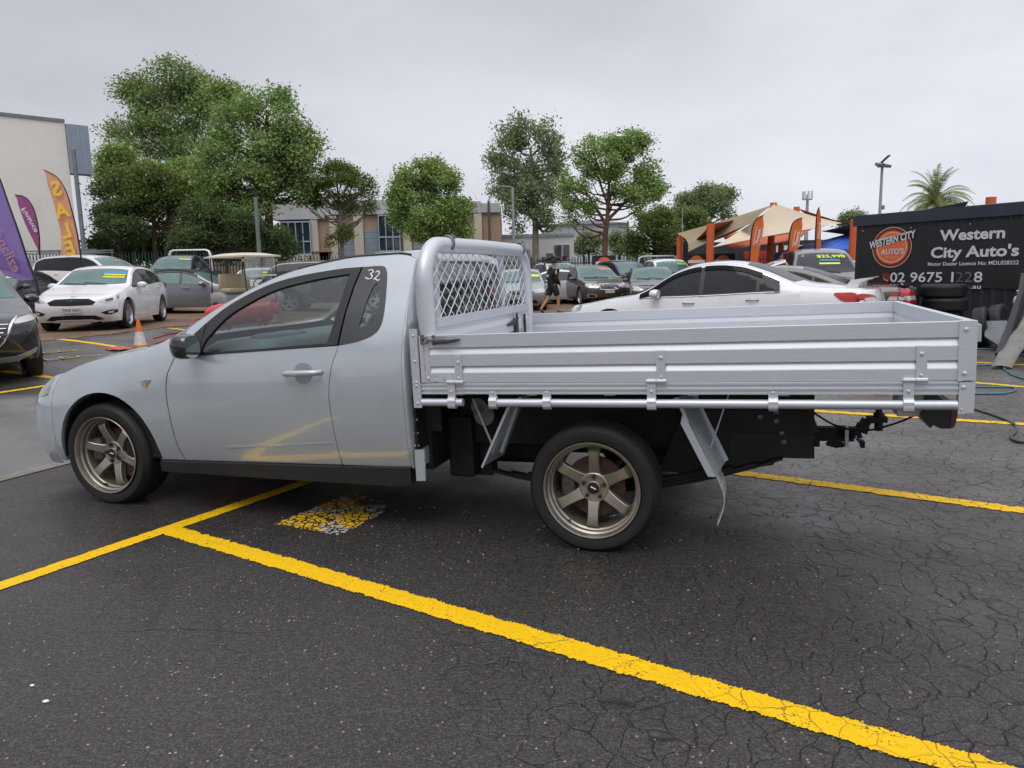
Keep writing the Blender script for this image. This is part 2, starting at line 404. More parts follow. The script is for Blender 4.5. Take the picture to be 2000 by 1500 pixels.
def rim_mesh(R, wd, ns, mname, dual=False, n=40):
    k = ('r', R, wd, ns, mname, dual)
    if k not in _wcache:
        h = wd / 2; m = MB()
        m.lathe([(R + .008, -h * .84), (R, -h * .90), (R - .014, -h * .88), (R - .02, -h * .72), (R - .045, -h * .5), (R - .05, h * .8)], n)
        m.lathe([(.03, -h * .62), (.075, -h * .60), (.085, -h * .45), (.085, -h * .1)], 20); m.disc((0, -h * .62, 0), .031)
        for i in range(ns):
            for da in ((-.13, .13) if dual else (0,)):
                a = 2 * pi * i / ns + da + pi / 2; d = Vector((cos(a), 0, sin(a))); t = Vector((-sin(a), 0, cos(a)))
                w0, w1 = (.022, .017) if dual else (.045 * 5 / ns + .008, .036 * 5 / ns + .008); y0, y1 = -h * .60, -h * .72
                p = d * .05; q = d * (R - .018); Yv = Vector((0, 1, 0))
                vs = [p - t * w0 + Yv * y0, p + t * w0 + Yv * y0, q + t * w1 + Yv * y1, q - t * w1 + Yv * y1]
                m.add(vs + [v + Yv * .035 for v in vs], [(0, 1, 2, 3), (4, 7, 6, 5), (0, 4, 5, 1), (1, 5, 6, 2), (3, 2, 6, 7), (0, 3, 7, 4)])
        o = m.build('rim', MATS[mname], None, 35); me = o.data; bpy.data.objects.remove(o); _wcache[k] = me
        b = MB(); b.lathe([(R - .051, h * .2), (.0, h * .2)], 20)
        o = b.build('brake', MATS['blackplastic'], None); _wcache[k + ('b',)] = o.data; bpy.data.objects.remove(o)
    return _wcache[k], _wcache[k + ('b',)]
def wheel(parent, loc, R, rr, wd, ns, mname, far=False, dual=False):
    w = link('wheel', tyre_mesh(R, rr, wd), None, parent); w.name = 'wheel'; w.location = loc
    if far: w.rotation_euler = (0, 0, pi)
    rm, bm_ = rim_mesh(rr, wd, ns, mname, dual)
    link('rim', rm, None, w); link('brake_disc', bm_, None, w)
    return w
# ------------------------------------------------------------------ the silver tray-back utility (hero)
mat('blackplastic', (.012, .012, .013), .45, 0, .2, 6)
mat('blackgloss', (.008, .008, .009), .08, 0, .1, 6, coat=1)
mat('chassis', (.006, .006, .0065), .7, 0, .5, 5, .3, 30)
mat('chrome', (.75, .75, .76), .12, 1.)
def glass_mat(name, tint=(.75, .9, .88), dens=.35, rough=.02):
    x = NT(name); t = x.t; out_ = t.nodes['Material Output']
    tr = x.n('ShaderNodeBsdfTransparent', {0: (*[k * dens + (1 - dens) * .0 for k in tint], 1)})
    gl = x.n('ShaderNodeBsdfGlossy', {0: (1, 1, 1, 1), 'Roughness': rough})
    fr = x.n('ShaderNodeLayerWeight', {'Blend': .5}).outputs['Facing']; ms = x.n('ShaderNodeMixShader', {0: x.math('ADD', .085, x.math('MULTIPLY', x.math('POWER', fr, 5.), .9)), 1: tr.outputs[0], 2: gl.outputs[0]})
    t.links.new(ms.outputs[0], out_.inputs[0]); MATS[name] = x.m; return x.m
glass_mat('cabglass', (.80, .94, .93), .76)
def brushed(name, col, rough=.38, dirt=.35):
    x = NT(name); p = x.obj()
    st = x.n('ShaderNodeMapping', {0: p, 'Scale': (2.5, 60, 160)}).outputs[0]
    n1 = x.noise(st, 4, 4, .6)
    c = x.mix(x.ramp(n1, (.3, 0.), (.7, 1.)), tuple(k * .90 for k in col), tuple(min(1, k * 1.06) for k in col))
    sp_ = x.ramp(x.noise(x.n('ShaderNodeMapping', {0: p, 'Scale': (6, 6, 14)}).outputs[0], 9, 6, .75), (.62, 0.), (.72, dirt))
    c = x.mix(sp_, c, (.16, .155, .15))
    x.set(BaseColor=c, Metallic=.55, Roughness=x.ramp(n1, (.3, rough), (.7, rough + .14)), Normal=x.bump(n1, .06, .003))
    MATS[name] = x.m; return x.m
ALU = brushed('aluminium', (.60, .625, .66), .38)
GALV = brushed('galvanised', (.48, .52, .55), .4, .5)
SILV = paint('silver_paint', (.455, .495, .525), .42, .25); SILV.node_tree.nodes['Principled BSDF'].inputs['Coat IOR'].default_value = 1.75
mat('bronze', (.33, .295, .24), .34, .72, .12, 5, coat=.4)
mat('sealblack', (.012, .012, .013), .35, 0, .2, 5)
mat('darkred', (.10, .004, .006), .15, 0, .1, 5, coat=1); mat('redlens', (.42, .004, .006), .12, 0, .1, 5, coat=1)
mat('clearlens', (.55, .55, .52), .12, .3, .2, 9, coat=1)
mat('hazylens', (.30, .30, .24), .25, .2, .2, 9, coat=1)
mat('amberlens', (.55, .28, .05), .15, 0, .1, 5, coat=1)
mat('interior', (.17, .20, .205), .7, 0, .2, 6, .1, 80)
mat('whiteplastic', (.55, .55, .54), .45, 0, .1, 5)
mat('whitepaint', (.8, .8, .8), .5)

UTE = empty('utility_truck', (-2.5564, 4.5113, 0), 0, 'silver single-cab utility with aluminium drop-side tray and bronze wheels', 'utility truck')
UTE.rotation_euler = Matrix((( cos(atan(.0304)), 0, -sin(atan(.0304))), (0, 1, 0), (sin(atan(.0304)), 0, cos(atan(.0304))))).to_euler()
_m = Matrix.Rotation(-.3231, 3, 'Z') @ UTE.rotation_euler.to_matrix(); UTE.rotation_euler = _m.to_euler()
VC = .914
UB = Body(plan=[(-.42, .895), (-.2, .922), (.1, .934), (1.5, .934), (2.15, .930)],
          belt=[(-.45, .70), (-.1, .80), (.3, .88), (.6, .935), (.87, .94), (1.6, .972), (2.15, 1.0)],
          top=[(-.42, .86), (-.2, .93), (.1, .985), (.33, 1.018), (.46, 1.045), (.62, 1.115), (.83, 1.235), (1.07, 1.35), (1.3, 1.425), (1.5, 1.46), (1.76, 1.487), (2.02, 1.487), (2.15, 1.45)],
          sill=[(-.42, .24), (-.1, .29), (2.15, .30)], uc=-.42, ur=2.12,
          nose=[(.2, .40), (.3, .47), (.5, .51), (.62, .49), (.70, .43), (.76, .34), (.82, .17), (.845, .08), (.862, 0.)],
          tail=[(.25, .05), (.9, .05), (1.2, .045), (1.38, .03), (1.46, .0)], crown=[(-.42, .05), (.5, .04), (.8, .042), (1.4, .036), (2.15, .036)], tumble=.53, nexp=2.5, rexp=5.)
sdN, sdF = UB.side(-1, VC), UB.side(1, VC)
def both(outline, holes=(), s=.07, off=0., thick=.02):
    a = patch(sdN, outline, holes, s, off, thick); b = patch(sdF, outline, holes, s, off, thick, flip=True); return a, b
def fixn(vf, outward):              # make sure faces look along the given direction on average
    v, f = vf; n = Vector()
    for q in f[:400]:
        a, b, c = (Vector(v[i]) for i in q[:3]); n += (b - a).cross(c - a)
    return vf if n.dot(Vector(outward)) > 0 else (v, [q[::-1] for q in f])
DOORF = crv([(.672, 1.035), (.622, .921), (.573, .814), (.560, .70), (.566, .60), (.581, .43), (.606, .303)], 4)
DOORR = crv([(1.752, 1.067), (1.734, .974), (1.692, .852), (1.672, .74), (1.669, .66), (1.682, .453), (1.693, .308)], 4)
RAILB = crv([(.655, .949), (.709, 1.035), (.849, 1.159), (.974, 1.237), (1.171, 1.317), (1.373, 1.36), (1.641, 1.387), (1.80, 1.391)], 4)
BELTB = [(.629, .928), (.888, .937), (1.27, .953), (1.734, .974)]
GAP = .004
edge = lambda u: float(UB.edge_w(u)) - .003
AC = (.035, .315); AR = .405
# fender
fl = [(-.42 + .002, .50)] + [(-.418, w) for w in (.58, .66, .74)] + [(u, edge(u)) for u in np.linspace(-.418, .6, 22)] + [(.648, 1.02)]
fl += [(u - GAP, w) for u, w in DOORF[2:]] + [(.425, .303)]
ar = [(AC[0] + AR * cos(t), AC[1] + AR * sin(t)) for t in np.linspace(-.03, pi - .02, 30)]
fl += [(AC[0] + AR, .30)] + ar[1:]
fl += [(-.374, .262), (-.418, .262)]
for k in (0, 1): mesh_of('front_fender', [fixn(both(fl)[k], (0, 2 * k - 1, 0))], SILV, UTE, 50)
# bumper / nose cap and bonnet
capv = UB.cap_vf('f', VC, n=44)
mesh_of('front_bumper', [fixn(capv, (-1, 0, 0))], SILV, UTE, 50)
cowl = lambda k: .40 + .16 * abs(k) ** 2.5
hood = [(u, -1.) for u in np.linspace(-.418, .56, 14)][::1] + [(cowl(k), k) for k in np.linspace(-1, 1, 14)] + [(u, 1.) for u in np.linspace(.56, -.418, 14)] + [(-.418, k) for k in np.linspace(1, -1, 12)][1:-1]
mesh_of('bonnet', [fixn(patch(UB.over(VC), hood, s=.09, thick=.015), (0, 0, 1))], SILV, UTE, 50)
# windscreen and A-pillars, roof
ws = [(cowl(k) + .05, k) for k in np.linspace(-.93, .93, 12)] + [(u, .93) for u in np.linspace(.62, 1.30, 10)] + [(1.42 - .10 * abs(k) ** 2, k) for k in np.linspace(.93, -.93, 12)] + [(u, -.93) for u in np.linspace(1.30, .62, 10)]
mesh_of('windscreen', [fixn(patch(UB.over(VC), ws, s=.12), (0, 0, 1))], MATS['cabglass'], UTE, 50)
for sg in (-1, 1):
    ap = [(u, sg * .935) for u in np.linspace(.57, 1.32, 12)] + [(1.32, sg * 1.)] + [(u, sg * 1.) for u in np.linspace(1.28, .57, 12)]
    mesh_of('windscreen_pillar', [fixn(patch(UB.over(VC), ap, s=.06, thick=.03), (0, 0, 1))], SILV, UTE, 50)
rf = [(1.425 - .10 * abs(k) ** 2, k) for k in np.linspace(-1, 1, 14)] + [(u, 1.) for u in np.linspace(1.4, 2.118, 9)] + [(2.118, k) for k in np.linspace(1, -1, 14)] + [(u, -1.) for u in np.linspace(2.1, 1.4, 9)]
mesh_of('roof', [fixn(patch(UB.over(VC), rf, s=.10, thick=.02), (0, 0, 1))], SILV, UTE, 50)
dt = MB()
for sg in (-1, 1):
    P = UB.over(VC)(np.array([(u, sg * .985) for u in np.linspace(1.35, 2.08, 14)])); dt.tube([(p[0], p[1], p[2] + .001) for p in P], .008, 6)
dt.build('roof_channel', MATS['sealblack'], UTE, 60)
# doors with window, quarter panel
rear_edge = [(2.118, w) for w in np.linspace(edge(2.118), .315, 16)]
ql = crv([(1.80, 1.391), (1.904, 1.391), (1.945, 1.376), (1.967, 1.317), (1.986, 1.167), (1.98, 1.072), (1.94, 1.023), (1.858, .993), (1.752, .975)], 4)
cs = [(u + GAP, w) for u, w in DOORR[::-1][:-4]] + ql[::-1] + RAILB[::-1][1:] + [(.66, edge(.63))] + [(u, edge(u)) for u in np.linspace(.66, 2.118, 26)][1:] + rear_edge[1:] + [(2.118, .308)]
for k in (0, 1): mesh_of('cab_side', [fixn(both(cs)[k], (0, 2 * k - 1, 0))], SILV, UTE, 50)
dl = [(u + GAP, w) for u, w in DOORF if w < .925] + [(1.689, .308)] + [(u, w) for u, w in DOORR[::-1] if w < .97][1:] + [(1.734, .972)] + BELTB[::-1][1:]
DOORO = []
for k in (0, 1):
    d = mesh_of('door', [fixn(both(dl, thick=.025)[k], (0, 2 * k - 1, 0))], SILV, UTE, 50); DOORO.append(d)
    sd_ = (sdN, sdF)[k]; y0 = 2 * k - 1
    # lower styling crease: a wedge pressed along the sill
    cr = [(.93, .40), (1.2, .418), (1.67, .442), (1.675, .436), (1.2, .404), (.95, .392)]
    mesh_of('door_crease', [fixn(patch(sd_, cr, s=.05, off=.002, thick=.006, flip=bool(k)), (0, y0, 0))], SILV, d, 30)
    hnd = MB(); a = sd_(np.array([(1.405, .830), (1.632, .834)])); n_ = Vector((0, y0, 0))
    hp = [Vector(a[0]) + n_ * .004, Vector(a[0]) + n_ * .034 + Vector((.02, 0, 0)), Vector(a[0]) * .5 + Vector(a[1]) * .5 + n_ * .044, Vector(a[1]) + n_ * .034 - Vector((.02, 0, 0)), Vector(a[1]) + n_ * .004]
    hnd.tube(crv(hp, 5), [.011 + .007 * sin(pi * i / 20) for i in range(21)], 10)
    hnd.build('handle', SILV, d, 60)
    cup = patch(sd_, arc(1.515, .828, .058, 0, 360, 22)[:-1], s=.03, off=.0025, flip=bool(k)); mesh_of('handle_shade', [fixn(cup, (0, y0, 0))], MATS['shaded_silver'] if 'shaded_silver' in MATS else paint('shaded_silver', (.29, .315, .335), .45, .33), d, 50)  # flat disc; darker silver paints in the shade of the hollow behind the handle
# black window frames, panes
WIN = [(.80, .948), (.815, .985)] + crv([(.83, 1.02), (.93, 1.135), (1.054, 1.212), (1.248, 1.29), (1.516, 1.337), (1.722, 1.356)], 4) + crv([(1.722, 1.356), (1.703, 1.232), (1.667, 1.0), (1.645, .986)], 4)[1:] + [(1.27, .966), (.9, .950)]
frame_o = RAILB[:] + crv([(1.787, 1.387), (1.763, 1.285), (1.742, 1.148), (1.728, .977)], 4) + BELTB[::-1][1:]
QW = crv([(1.911, 1.295), (1.889, 1.274), (1.866, 1.198), (1.852, 1.10), (1.847, 1.07), (1.886, 1.072), (1.927, 1.11), (1.945, 1.19), (1.936, 1.262)], 4, True)
qo = [(1.797, 1.387), (1.773, 1.285), (1.752, 1.148), (1.740, .979)] + ql[::-1]
for k in (0, 1):
    sd_ = (sdN, sdF)[k]; y0 = 2 * k - 1; fk = bool(k)
    fr = mesh_of('window_frame', [fixn(patch(sd_, frame_o, [WIN], .05, .003, .02, fk), (0, y0, 0))], MATS['sealblack'], UTE, 40)
    mesh_of('side_window', [fixn(patch(sd_, WIN, (), .1, -.006, 0, fk), (0, y0, 0))], MATS['cabglass'], UTE, 60)
    q = mesh_of('quarter_window', [fixn(patch(sd_, qo, [QW], .04, .002, .01, fk), (0, y0, 0))], MATS['blackgloss'], UTE, 40)
    mesh_of('quarter_pane', [fixn(patch(sd_, QW, (), .05, -.002, 0, fk), (0, y0, 0))], MATS['cabglass'], q, 60)
    if k == 0:
        # hand-painted 32 on the glass corner
        def wr(strokes):
            m = MB()
            for st in strokes:
                P = sd_(np.array(crv(st, 5))); m.tube([(p[0], p[1] - .004, p[2]) for p in P], .0038, 5)
            return m
        o3 = [(0, .82), (.3, 1.), (.55, .8), (.3, .55), (.5, .42), (.45, .1), (.1, 0), (-.15, .12)]
        o2 = [(.8, .78), (1.0, .98), (1.2, .8), (1.05, .45), (.78, .06), (.95, .12), (1.2, .02), (1.38, .16)]
        tr_ = lambda L: [(1.838 + .062 * a, 1.325 + .052 * b - .012 * a) for a, b in L]
        wr([tr_(o3), tr_(o2)]).build('painted_number', MATS['whitepaint'], q)
# sill skirt
sk = [(.438, .232), (.43, .298), (1.0, .302), (1.7, .304), (2.118, .312), (2.118, .213), (2.02, .203), (1.2, .215)]
for k in (0, 1): mesh_of('sill_skirt', [fixn(both(sk, off=.022, thick=.06)[k], (0, 2 * k - 1, 0))], MATS['blackplastic'], UTE, 40)
# cab rear wall with window
rw = UB.cap_vf('r', VC, n=30); mesh_of('cab_rear', [fixn(rw, (1, 0, 0))], SILV, UTE, 50)
rwin = crv([(-.72, 1.04), (-.66, 1.0), (0, .985), (.66, 1.0), (.72, 1.04), (.62, 1.30), (.54, 1.385), (0, 1.405), (-.54, 1.385), (-.62, 1.30)], 4, True)
mesh_of('rear_window', [fixn(patch(UB.rear(VC), rwin, s=.1, off=.004, thick=.004), (1, 0, 0))], mat('dark_window', (.02, .025, .027), .06, 0, .1, 3, coat=1), UTE, 50)
# lamps, indicator, wheel-arch liner
hl = [(-.425, .675), (-.418, .685), (-.37, .76), (-.34, .80), (-.36, .82), (-.40, .80), (-.42, .76)]
for sg in (-1, 1):
    yc_ = lambda w: float(np.interp(w, UB.yw_f[1], UB.yw_f[0]))
    lamp = [(sg * q * yc_(w), w) for q, w in crv([(.985, .685), (.996, .72), (.992, .765), (.97, .80), (.86, .795), (.72, .752), (.76, .70), (.88, .672)], 4, True)]
    mesh_of('headlamp', [fixn(patch(UB.front(VC), lamp, s=.03, off=.005, thick=.012, flip=True), (-1, 0, 0))], MATS['hazylens'], UTE, 40)
for k in (0, 1):
    i_ = [(.362, .796), (.452, .797), (.44, .780), (.418, .752), (.392, .757), (.378, .78)]
    b = mesh_of('side_indicator', [fixn(patch((sdN, sdF)[k], i_, s=.03, off=.006, thick=.01, flip=bool(k)), (0, 2 * k - 1, 0))], MATS['chrome'], UTE, 40)
    i2 = [(.395, .778), (.428, .779), (.414, .759), (.402, .760)]
    mesh_of('amber_lens', [fixn(patch((sdN, sdF)[k], i2, s=.03, off=.009, thick=.004, flip=bool(k)), (0, 2 * k - 1, 0))], MATS['amberlens'], b, 40)
for y0_, y1_ in ((.03, .5), (2 * VC - .03, 2 * VC - .5)):
    ln = MB(); t_ = np.linspace(-.05, pi + .05, 24); q_ = [(AC[0] + (AR - .012) * cos(t), AC[1] + (AR - .012) * sin(t)) for t in t_]
    ln.grid([[(x, y0_, z) for x, z in q_], [(x, y1_, z) for x, z in q_]]); ln.add([(x, y1_, z) for x, z in q_], [tuple(range(24))])
    ln.build('wheel_arch_liner', MATS['chassis'], UTE, 60)
# mirror
for k in (0, 1):
    m = MB(); y0 = 2 * k - 1; yb = VC + y0 * (VC + .02); c0 = Vector((.80, yb + y0 * .075, 1.0))
    rows = []
    for t, sc in ((0., .55), (.12, .86), (.4, 1.), (.75, .97), (.97, .9), (1., .86)):
        row = []
        for i in range(17):
            a = 2 * pi * i / 16; r_ = 1 / (abs(cos(a)) ** 3.2 + abs(sin(a)) ** 3.2) ** (1 / 3.2)
            row.append((c0.x - .06 + .12 * t, c0.y + y0 * .0 + r_ * cos(a) * .072 * sc, c0.z + r_ * sin(a) * .072 * sc - .004 * t))
        rows.append(row)
    m.grid(rows); m.add(rows[0][:-1], [tuple(range(16))])
    o = m.build('door_mirror', MATS['blackgloss'], UTE, 50)
    g = MB(); g.add([(c0.x + .058, p[1], p[2]) for p in rows[-1][:-1]], [tuple(range(16))]); g.build('mirror_glass', mat('mirrorglass', (.5, .56, .58), .04, 1.), o)
    b = MB(); b.bar((.76, yb - y0 * .02, .955), (c0.x, c0.y - y0 * .06, c0.z - .05), .08, .035); b.build('mirror_arm', MATS['blackplastic'], o, 50)
    sl_ = [(.648, .955), (.709, 1.032), (.80, 1.11), (.80, .945), (.7, .94)]
    mesh_of('mirror_sail', [fixn(patch((sdN, sdF)[k], sl_, s=.05, off=.006, thick=.01, flip=bool(k)), (0, y0, 0))], MATS['blackplastic'], o, 40)
# interior
m = MB(); m.bbox((.93, VC, .87), (.55, 1.5, .26), .09); m.bbox((1.02, VC + .02, .94), (.22, 1.3, .10), .05); m.bbox((1.0, VC - .40, .985), (.18, .40, .08), .035); m.build('dashboard', MATS['interior'], UTE, 60)
m = MB(); m.tube([(1.24 + .06 * sin(a) , VC + .40 + .185 * cos(a), .92 + .175 * sin(a)) for a in np.linspace(0, 2 * pi, 25)[:-1]], .016, 8, True)
m.bar((1.24, VC + .4 - .17, .92), (1.24, VC + .4 + .17, .92), .03, .05); m.build('steering_wheel', MATS['blackplastic'], UTE, 60)
for y in (VC - .40, VC + .40):
    m = MB(); m.bbox((1.66, y, .58), (.52, .52, .16), .06)
    m.bbox((1.93, y, .82), (.14, .5, .5), .06); st = m.build('seat', MATS['interior'], UTE, 60)
    m = MB(); m.bbox((1.965, y, 1.17), (.10, .27, .2), .04); m.build('headrest', MATS['interior'], st, 60)
m = MB(); m.bbox((1.30, VC, 1.335), (.03, .24, .07), .012); m.build('rear_view_mirror', MATS['interior'], UTE, 60)
m = MB(); m.box((1.1, VC, .45), (1.95, 1.72, .3)); m.box((.50, VC, .6), (.06, 1.6, .6)); m.box((2.07, VC, .62), (.04, 1.66, .62)); m.build('cab_floor', MATS['chassis'], UTE)
# ------------------------------------------------------------------ tray, chassis and wheels of the utility
TA, TB, TY0, TY1 = 2.20, 4.742, -.016, 1.822
def bolt(m, p, n=(0, -1, 0), r=.009):
    p = Vector(p); n = Vector(n); m.tube([p, p + n * .004, p + n * .006], [r, r, r * .5], 8)
# dropside extrusion: (w, depth inwards) from the top down
PROF = [(1.018, .0), (.9525, .0), (.9495, .013), (.9465, .013), (.9195, .001), (.9165, .0), (.857, .0), (.854, .013), (.8505, .013), (.8245, .001), (.821, .0), (.775, .0)]
def dropside(name, y, inw, u0, u1, parent, label=None):
    o = MB(); pts = [(y + inw * d, w) for w, d in PROF]; inn = [(y + inw * (.034 - d * .6), w) for w, d in PROF][::-1]
    loop = pts + inn
    o.prism([(u0, a, b) for a, b in loop], (u1 - u0, 0, 0))
    s = o.build(name, ALU, parent)
    bm = bmesh.new(); bm.from_mesh(s.data); bmesh.ops.bevel(bm, geom=[e_ for e_ in bm.edges if abs((e_.verts[0].co - e_.verts[1].co).x) > 1], offset=.0012, segments=1, affect='EDGES'); bm.to_mesh(s.data); bm.free()
    return s
ds = dropside('dropside', TY0, 1, 2.232, 4.676, UTE)
ds2 = dropside('dropside', TY1, -1, 2.30, 4.742, UTE)
m = MB(); m.box((2.243, TY0 + .016, .896), (.022, .040, .244)); m.box((2.272, TY0 + .016, .896), (.026, .036, .244)); bolt(m, (2.272, TY0 - .002, .795)); m.build('end_channel', ALU, ds)
m = MB(); m.box((4.708, TY0 + .016, .8965), (.066, .046, .246)); bolt(m, (4.70, TY0 - .007, .985)); bolt(m, (4.70, TY0 - .007, .803)); m.build('corner_bracket', ALU, ds)
m = MB(); m.prism([(4.683, TY0 - .006, .765), (4.741, TY0 - .006, .768), (4.738, TY0 - .006, .637), (4.680, TY0 - .006, .632)], (0, .04, 0)); bolt(m, (4.698, TY0 - .006, .745)); bolt(m, (4.693, TY0 - .006, .652), r=.004); m.build('tray_corner_plate', ALU, UTE)
# tailgate
m = MB(); t_ = [(4.742 - d, w) for w, d in PROF] + [(4.742 - .034 + d * .6, w) for w, d in PROF[::-1]]
m.prism([(a, TY0 + .04, b) for a, b in t_], (0, TY1 - TY0 - .08, 0)); tg = m.build('tailgate', ALU, UTE)
m = MB()
for z in (.995, .965): m.tube([(4.742, TY0 + .05, z), (4.762, TY0 + .05, z)], .007, 8)
m.box((4.754, TY0 + .06, .965), (.02, .06, .07)); m.build('tailgate_latch', GALV, tg)
# hinges on the near dropside
for u in (2.444, 3.462, 4.541):
    m = MB(); w1 = .905 if u < 3 else .915
    m.box((u, TY0 - .004, (w1 + .782) / 2), (.041, .006, w1 - .782)); m.box((u, TY0 + .004, w1 + .001), (.041, .016, .008))
    bolt(m, (u, TY0 - .007, w1 - .028)); bolt(m, (u, TY0 - .007, .797), r=.006)
    m.tube([(u - .02, TY0 - .008, .776), (u + .024, TY0 - .008, .776)], .010, 10); m.build('hinge_strap', ALU, ds)
    m = MB(); m.tube([(u - .066, TY0 - .008, .776), (u - .022, TY0 - .008, .776)], .010, 10); m.tube([(u - .071, TY0 - .008, .776), (u - .066, TY0 - .008, .776)], .005, 6)
    m.box((u - .046, TY0 - .005, .737), (.041, .007, .084)); m.box((u - .046, TY0 - .006, .664), (.041, .03, .034)); m.tube([(u - .066, TY0 + .0, .676), (u - .026, TY0 + .0, .676)], .0245, 12); m.tube([(u - .066, TY0 + .0, .660), (u - .026, TY0 + .0, .660)], .0235, 12); bolt(m, (u - .046, TY0 - .009, .728), r=.007)
    m.build('rail_bracket', ALU, UTE)
for u in (2.623, 2.905, 3.955):
    m = MB(); m.box((u, TY0 - .003, .705), (.041, .007, .048)); m.tube([(u - .02, TY0, .676), (u + .02, TY0, .676)], .0245, 12); m.tube([(u - .02, TY0, .660), (u + .02, TY0, .660)], .0235, 12); bolt(m, (u, TY0 - .006, .722), r=.006)
    m.build('rail_bracket', ALU, UTE)
# coaming rail with ribs and the rope rail below
m = MB(); cp = [(.769, .004), (.766, .0), (.757, .0), (.754, .006), (.744, .006), (.741, -.001), (.734, -.001), (.731, .008), (.724, .008), (.721, -.002), (.714, -.002), (.712, .0)]
m.prism([(2.226, TY0 + d, w) for w, d in cp] + [(2.226, TY0 + .05, .712), (2.226, TY0 + .05, .769)], (4.682 - 2.226, 0, 0)); m.build('coaming_rail', ALU, UTE, 30)
m = MB(); m.tube([(2.226, TY0 + .004, .669), (2.455, TY0 + .004, .669)], .020, 14); m.build('rope_rail', ALU, UTE, 60)
m = MB(); m.tube([(2.60, TY0 + .004, .668), (4.678, TY0 + .004, .668)], .021, 14); m.build('rope_rail', ALU, UTE, 60)
m = MB(); m.box((2.226 + 1.23, TY1 - .025, .74), (2.456, .05, .058)); m.build('coaming_rail', ALU, UTE, 30)
m = MB(); m.box((3.46, VC - .01, .742), (2.46, 1.73, .025))
for u in (2.4, 2.8, 3.2, 3.6, 4.0, 4.4): m.box((u, VC, .71), (.05, 1.7, .035))
m.build('tray_floor', ALU, UTE)
# headboard
HU = 2.262
hb = [(HU, .032, .72), (HU, .032, 1.0), (HU, .032, 1.27)] + [(HU, .032 + .2 * (1 - cos(a)), 1.283 + .2 * sin(a)) for a in np.linspace(.12, pi / 2, 8)]
hb += [(HU, VC, 1.487)] + [(HU, 1.796 - y + .0 if False else 2 * VC - .01 - y, z) for _, y, z in hb[::-1]]
m = MB(); m.tube(hb, .044, 18); HB = m.build('headboard', ALU, UTE, 60)
for y in (TY0 + .003, TY1 - .003):
    m = MB(); s_ = 1 if y < 1 else -1
    m.box((2.202, y - s_ * .004, .847), (.045, .01, .412)); m.box((2.183, y + s_ * .02, .847), (.008, .05, .412))
    for w in (1.02, .885, .775, .757, .665): bolt(m, (2.203, y - s_ * .009, w), (0, -s_, 0), .007)
    m.build('headboard_post_plate', ALU, HB)
m = MB(); fr = [(1.098, .0), (1.05, .0), (1.046, .012), (1.02, .012), (.99, .002), (.93, .0), (.926, .012), (.90, .012), (.872, .0), (.72, .0)]
m.prism([(HU + .03 - d, .085, w) for w, d in fr] + [(HU - .005, .085, .72), (HU - .005, .085, 1.098)], (0, 2 * VC - .01 - .17, 0)); m.build('headboard_panel', ALU, HB)
for y in (.215, 1.30):
    m = MB(); m.box((HU - .02, y, 1.265), (.022, .05, .36)); m.build('headboard_strut', ALU, HB)
# woven diamond mesh: wires clipped to the hoop opening (one part: too fine to pick apart)
m = MB(); y0, y1, z0, z1 = .078, 2 * VC - .088, 1.092, 1.445
def clip(p, d):
    lo, hi = -9, 9
    for k, a, b in ((0, y0, y1), (1, z0, z1)):
        t0, t1 = (a - p[k]) / d[k], (b - p[k]) / d[k]
        lo, hi = max(lo, min(t0, t1)), min(hi, max(t0, t1))
    return lo, hi
for sgn in (1, -1):
    d = np.array([.112, sgn * .089]); d /= np.linalg.norm(d)
    for k in range(-8, 26):
        p = np.array([y0 + k * .112, z0]); lo, hi = clip(p, d)
        if hi - lo < .03: continue
        n = max(2, int((hi - lo) / .0355)); P = []
        for i in range(n + 1):
            q = p + d * (lo + (hi - lo) * i / n); zig = (.004 if (i + k) % 2 else -.004)
            P.append((HU + .004 * sgn + zig * .6, q[0] - d[1] * zig * sgn * .6, q[1] + d[0] * zig * .6))
        m.tube(P, .0031, 5)
ms_ = m.build('mesh_screen', mat('meshwhite', (.72, .73, .75), .45, .3, .1), HB, 60); ms_['kind'] = 'stuff'
# rope clips on the hoop, dark latch stain on the panel, toggle fastener on the side
for y in (.36, 1.66):
    m = MB(); m.tube([(HU + .048 * cos(a), y + .02 * (a - 1), 1.487 + .049 * sin(a)) for a in np.linspace(-.6, 2.6, 10)], .009, 6); m.tube([(HU + .02, y + .02, 1.538), (HU + .01, y + .10, 1.533)], [.012, .006], 6); m.build('hoop_clip', mat('dullmetal', (.16, .165, .17), .5, .7, .3, 20), HB, 60)
m = MB(); px = HU + .036
m.bbox((px, 1.40, .955), (.02, .07, .12), .01); m.tube([(px, 1.22, .975), (px + .01, 1.30, .985), (px, 1.44, 1.01)], [.006, .016, .01], 8); m.tube([(px, 1.43, 1.05), (px, 1.42, 1.0), (px, 1.37, .93)], [.005, .012, .012], 8); m.box((px, 1.60, .96), (.012, .022, .14)); m.build('grab_latch', mat('darkgrease', (.03, .032, .036), .6, .3, .4, 30), HB, 50)
DM = MATS['dullmetal']; y_ = TY0 - .012
m = MB(); m.box((2.252, TY0 - .005, .997), (.018, .008, .05)); m.tube([(2.272 + .016 * cos(a), y_ - .004, .993 + .015 * sin(a)) for a in np.linspace(0, 2 * pi, 13)[:-1]], .0045, 6, True)
m.tube([(2.288, y_, .993), (2.318, y_, .993)], .005, 6)
m.tube([(2.312, y_, .992), (2.33, y_, .992), (2.38, y_ - .004, .992), (2.43, y_ - .004, .994), (2.462, y_, .996)], [.010, .020, .019, .013, .006], 8)
for w in (1.012, .975): m.tube([(2.316, TY0, w), (2.316, TY0 - .014, w)], .008, 8)
m.build('toggle_latch', DM, ds, 50)
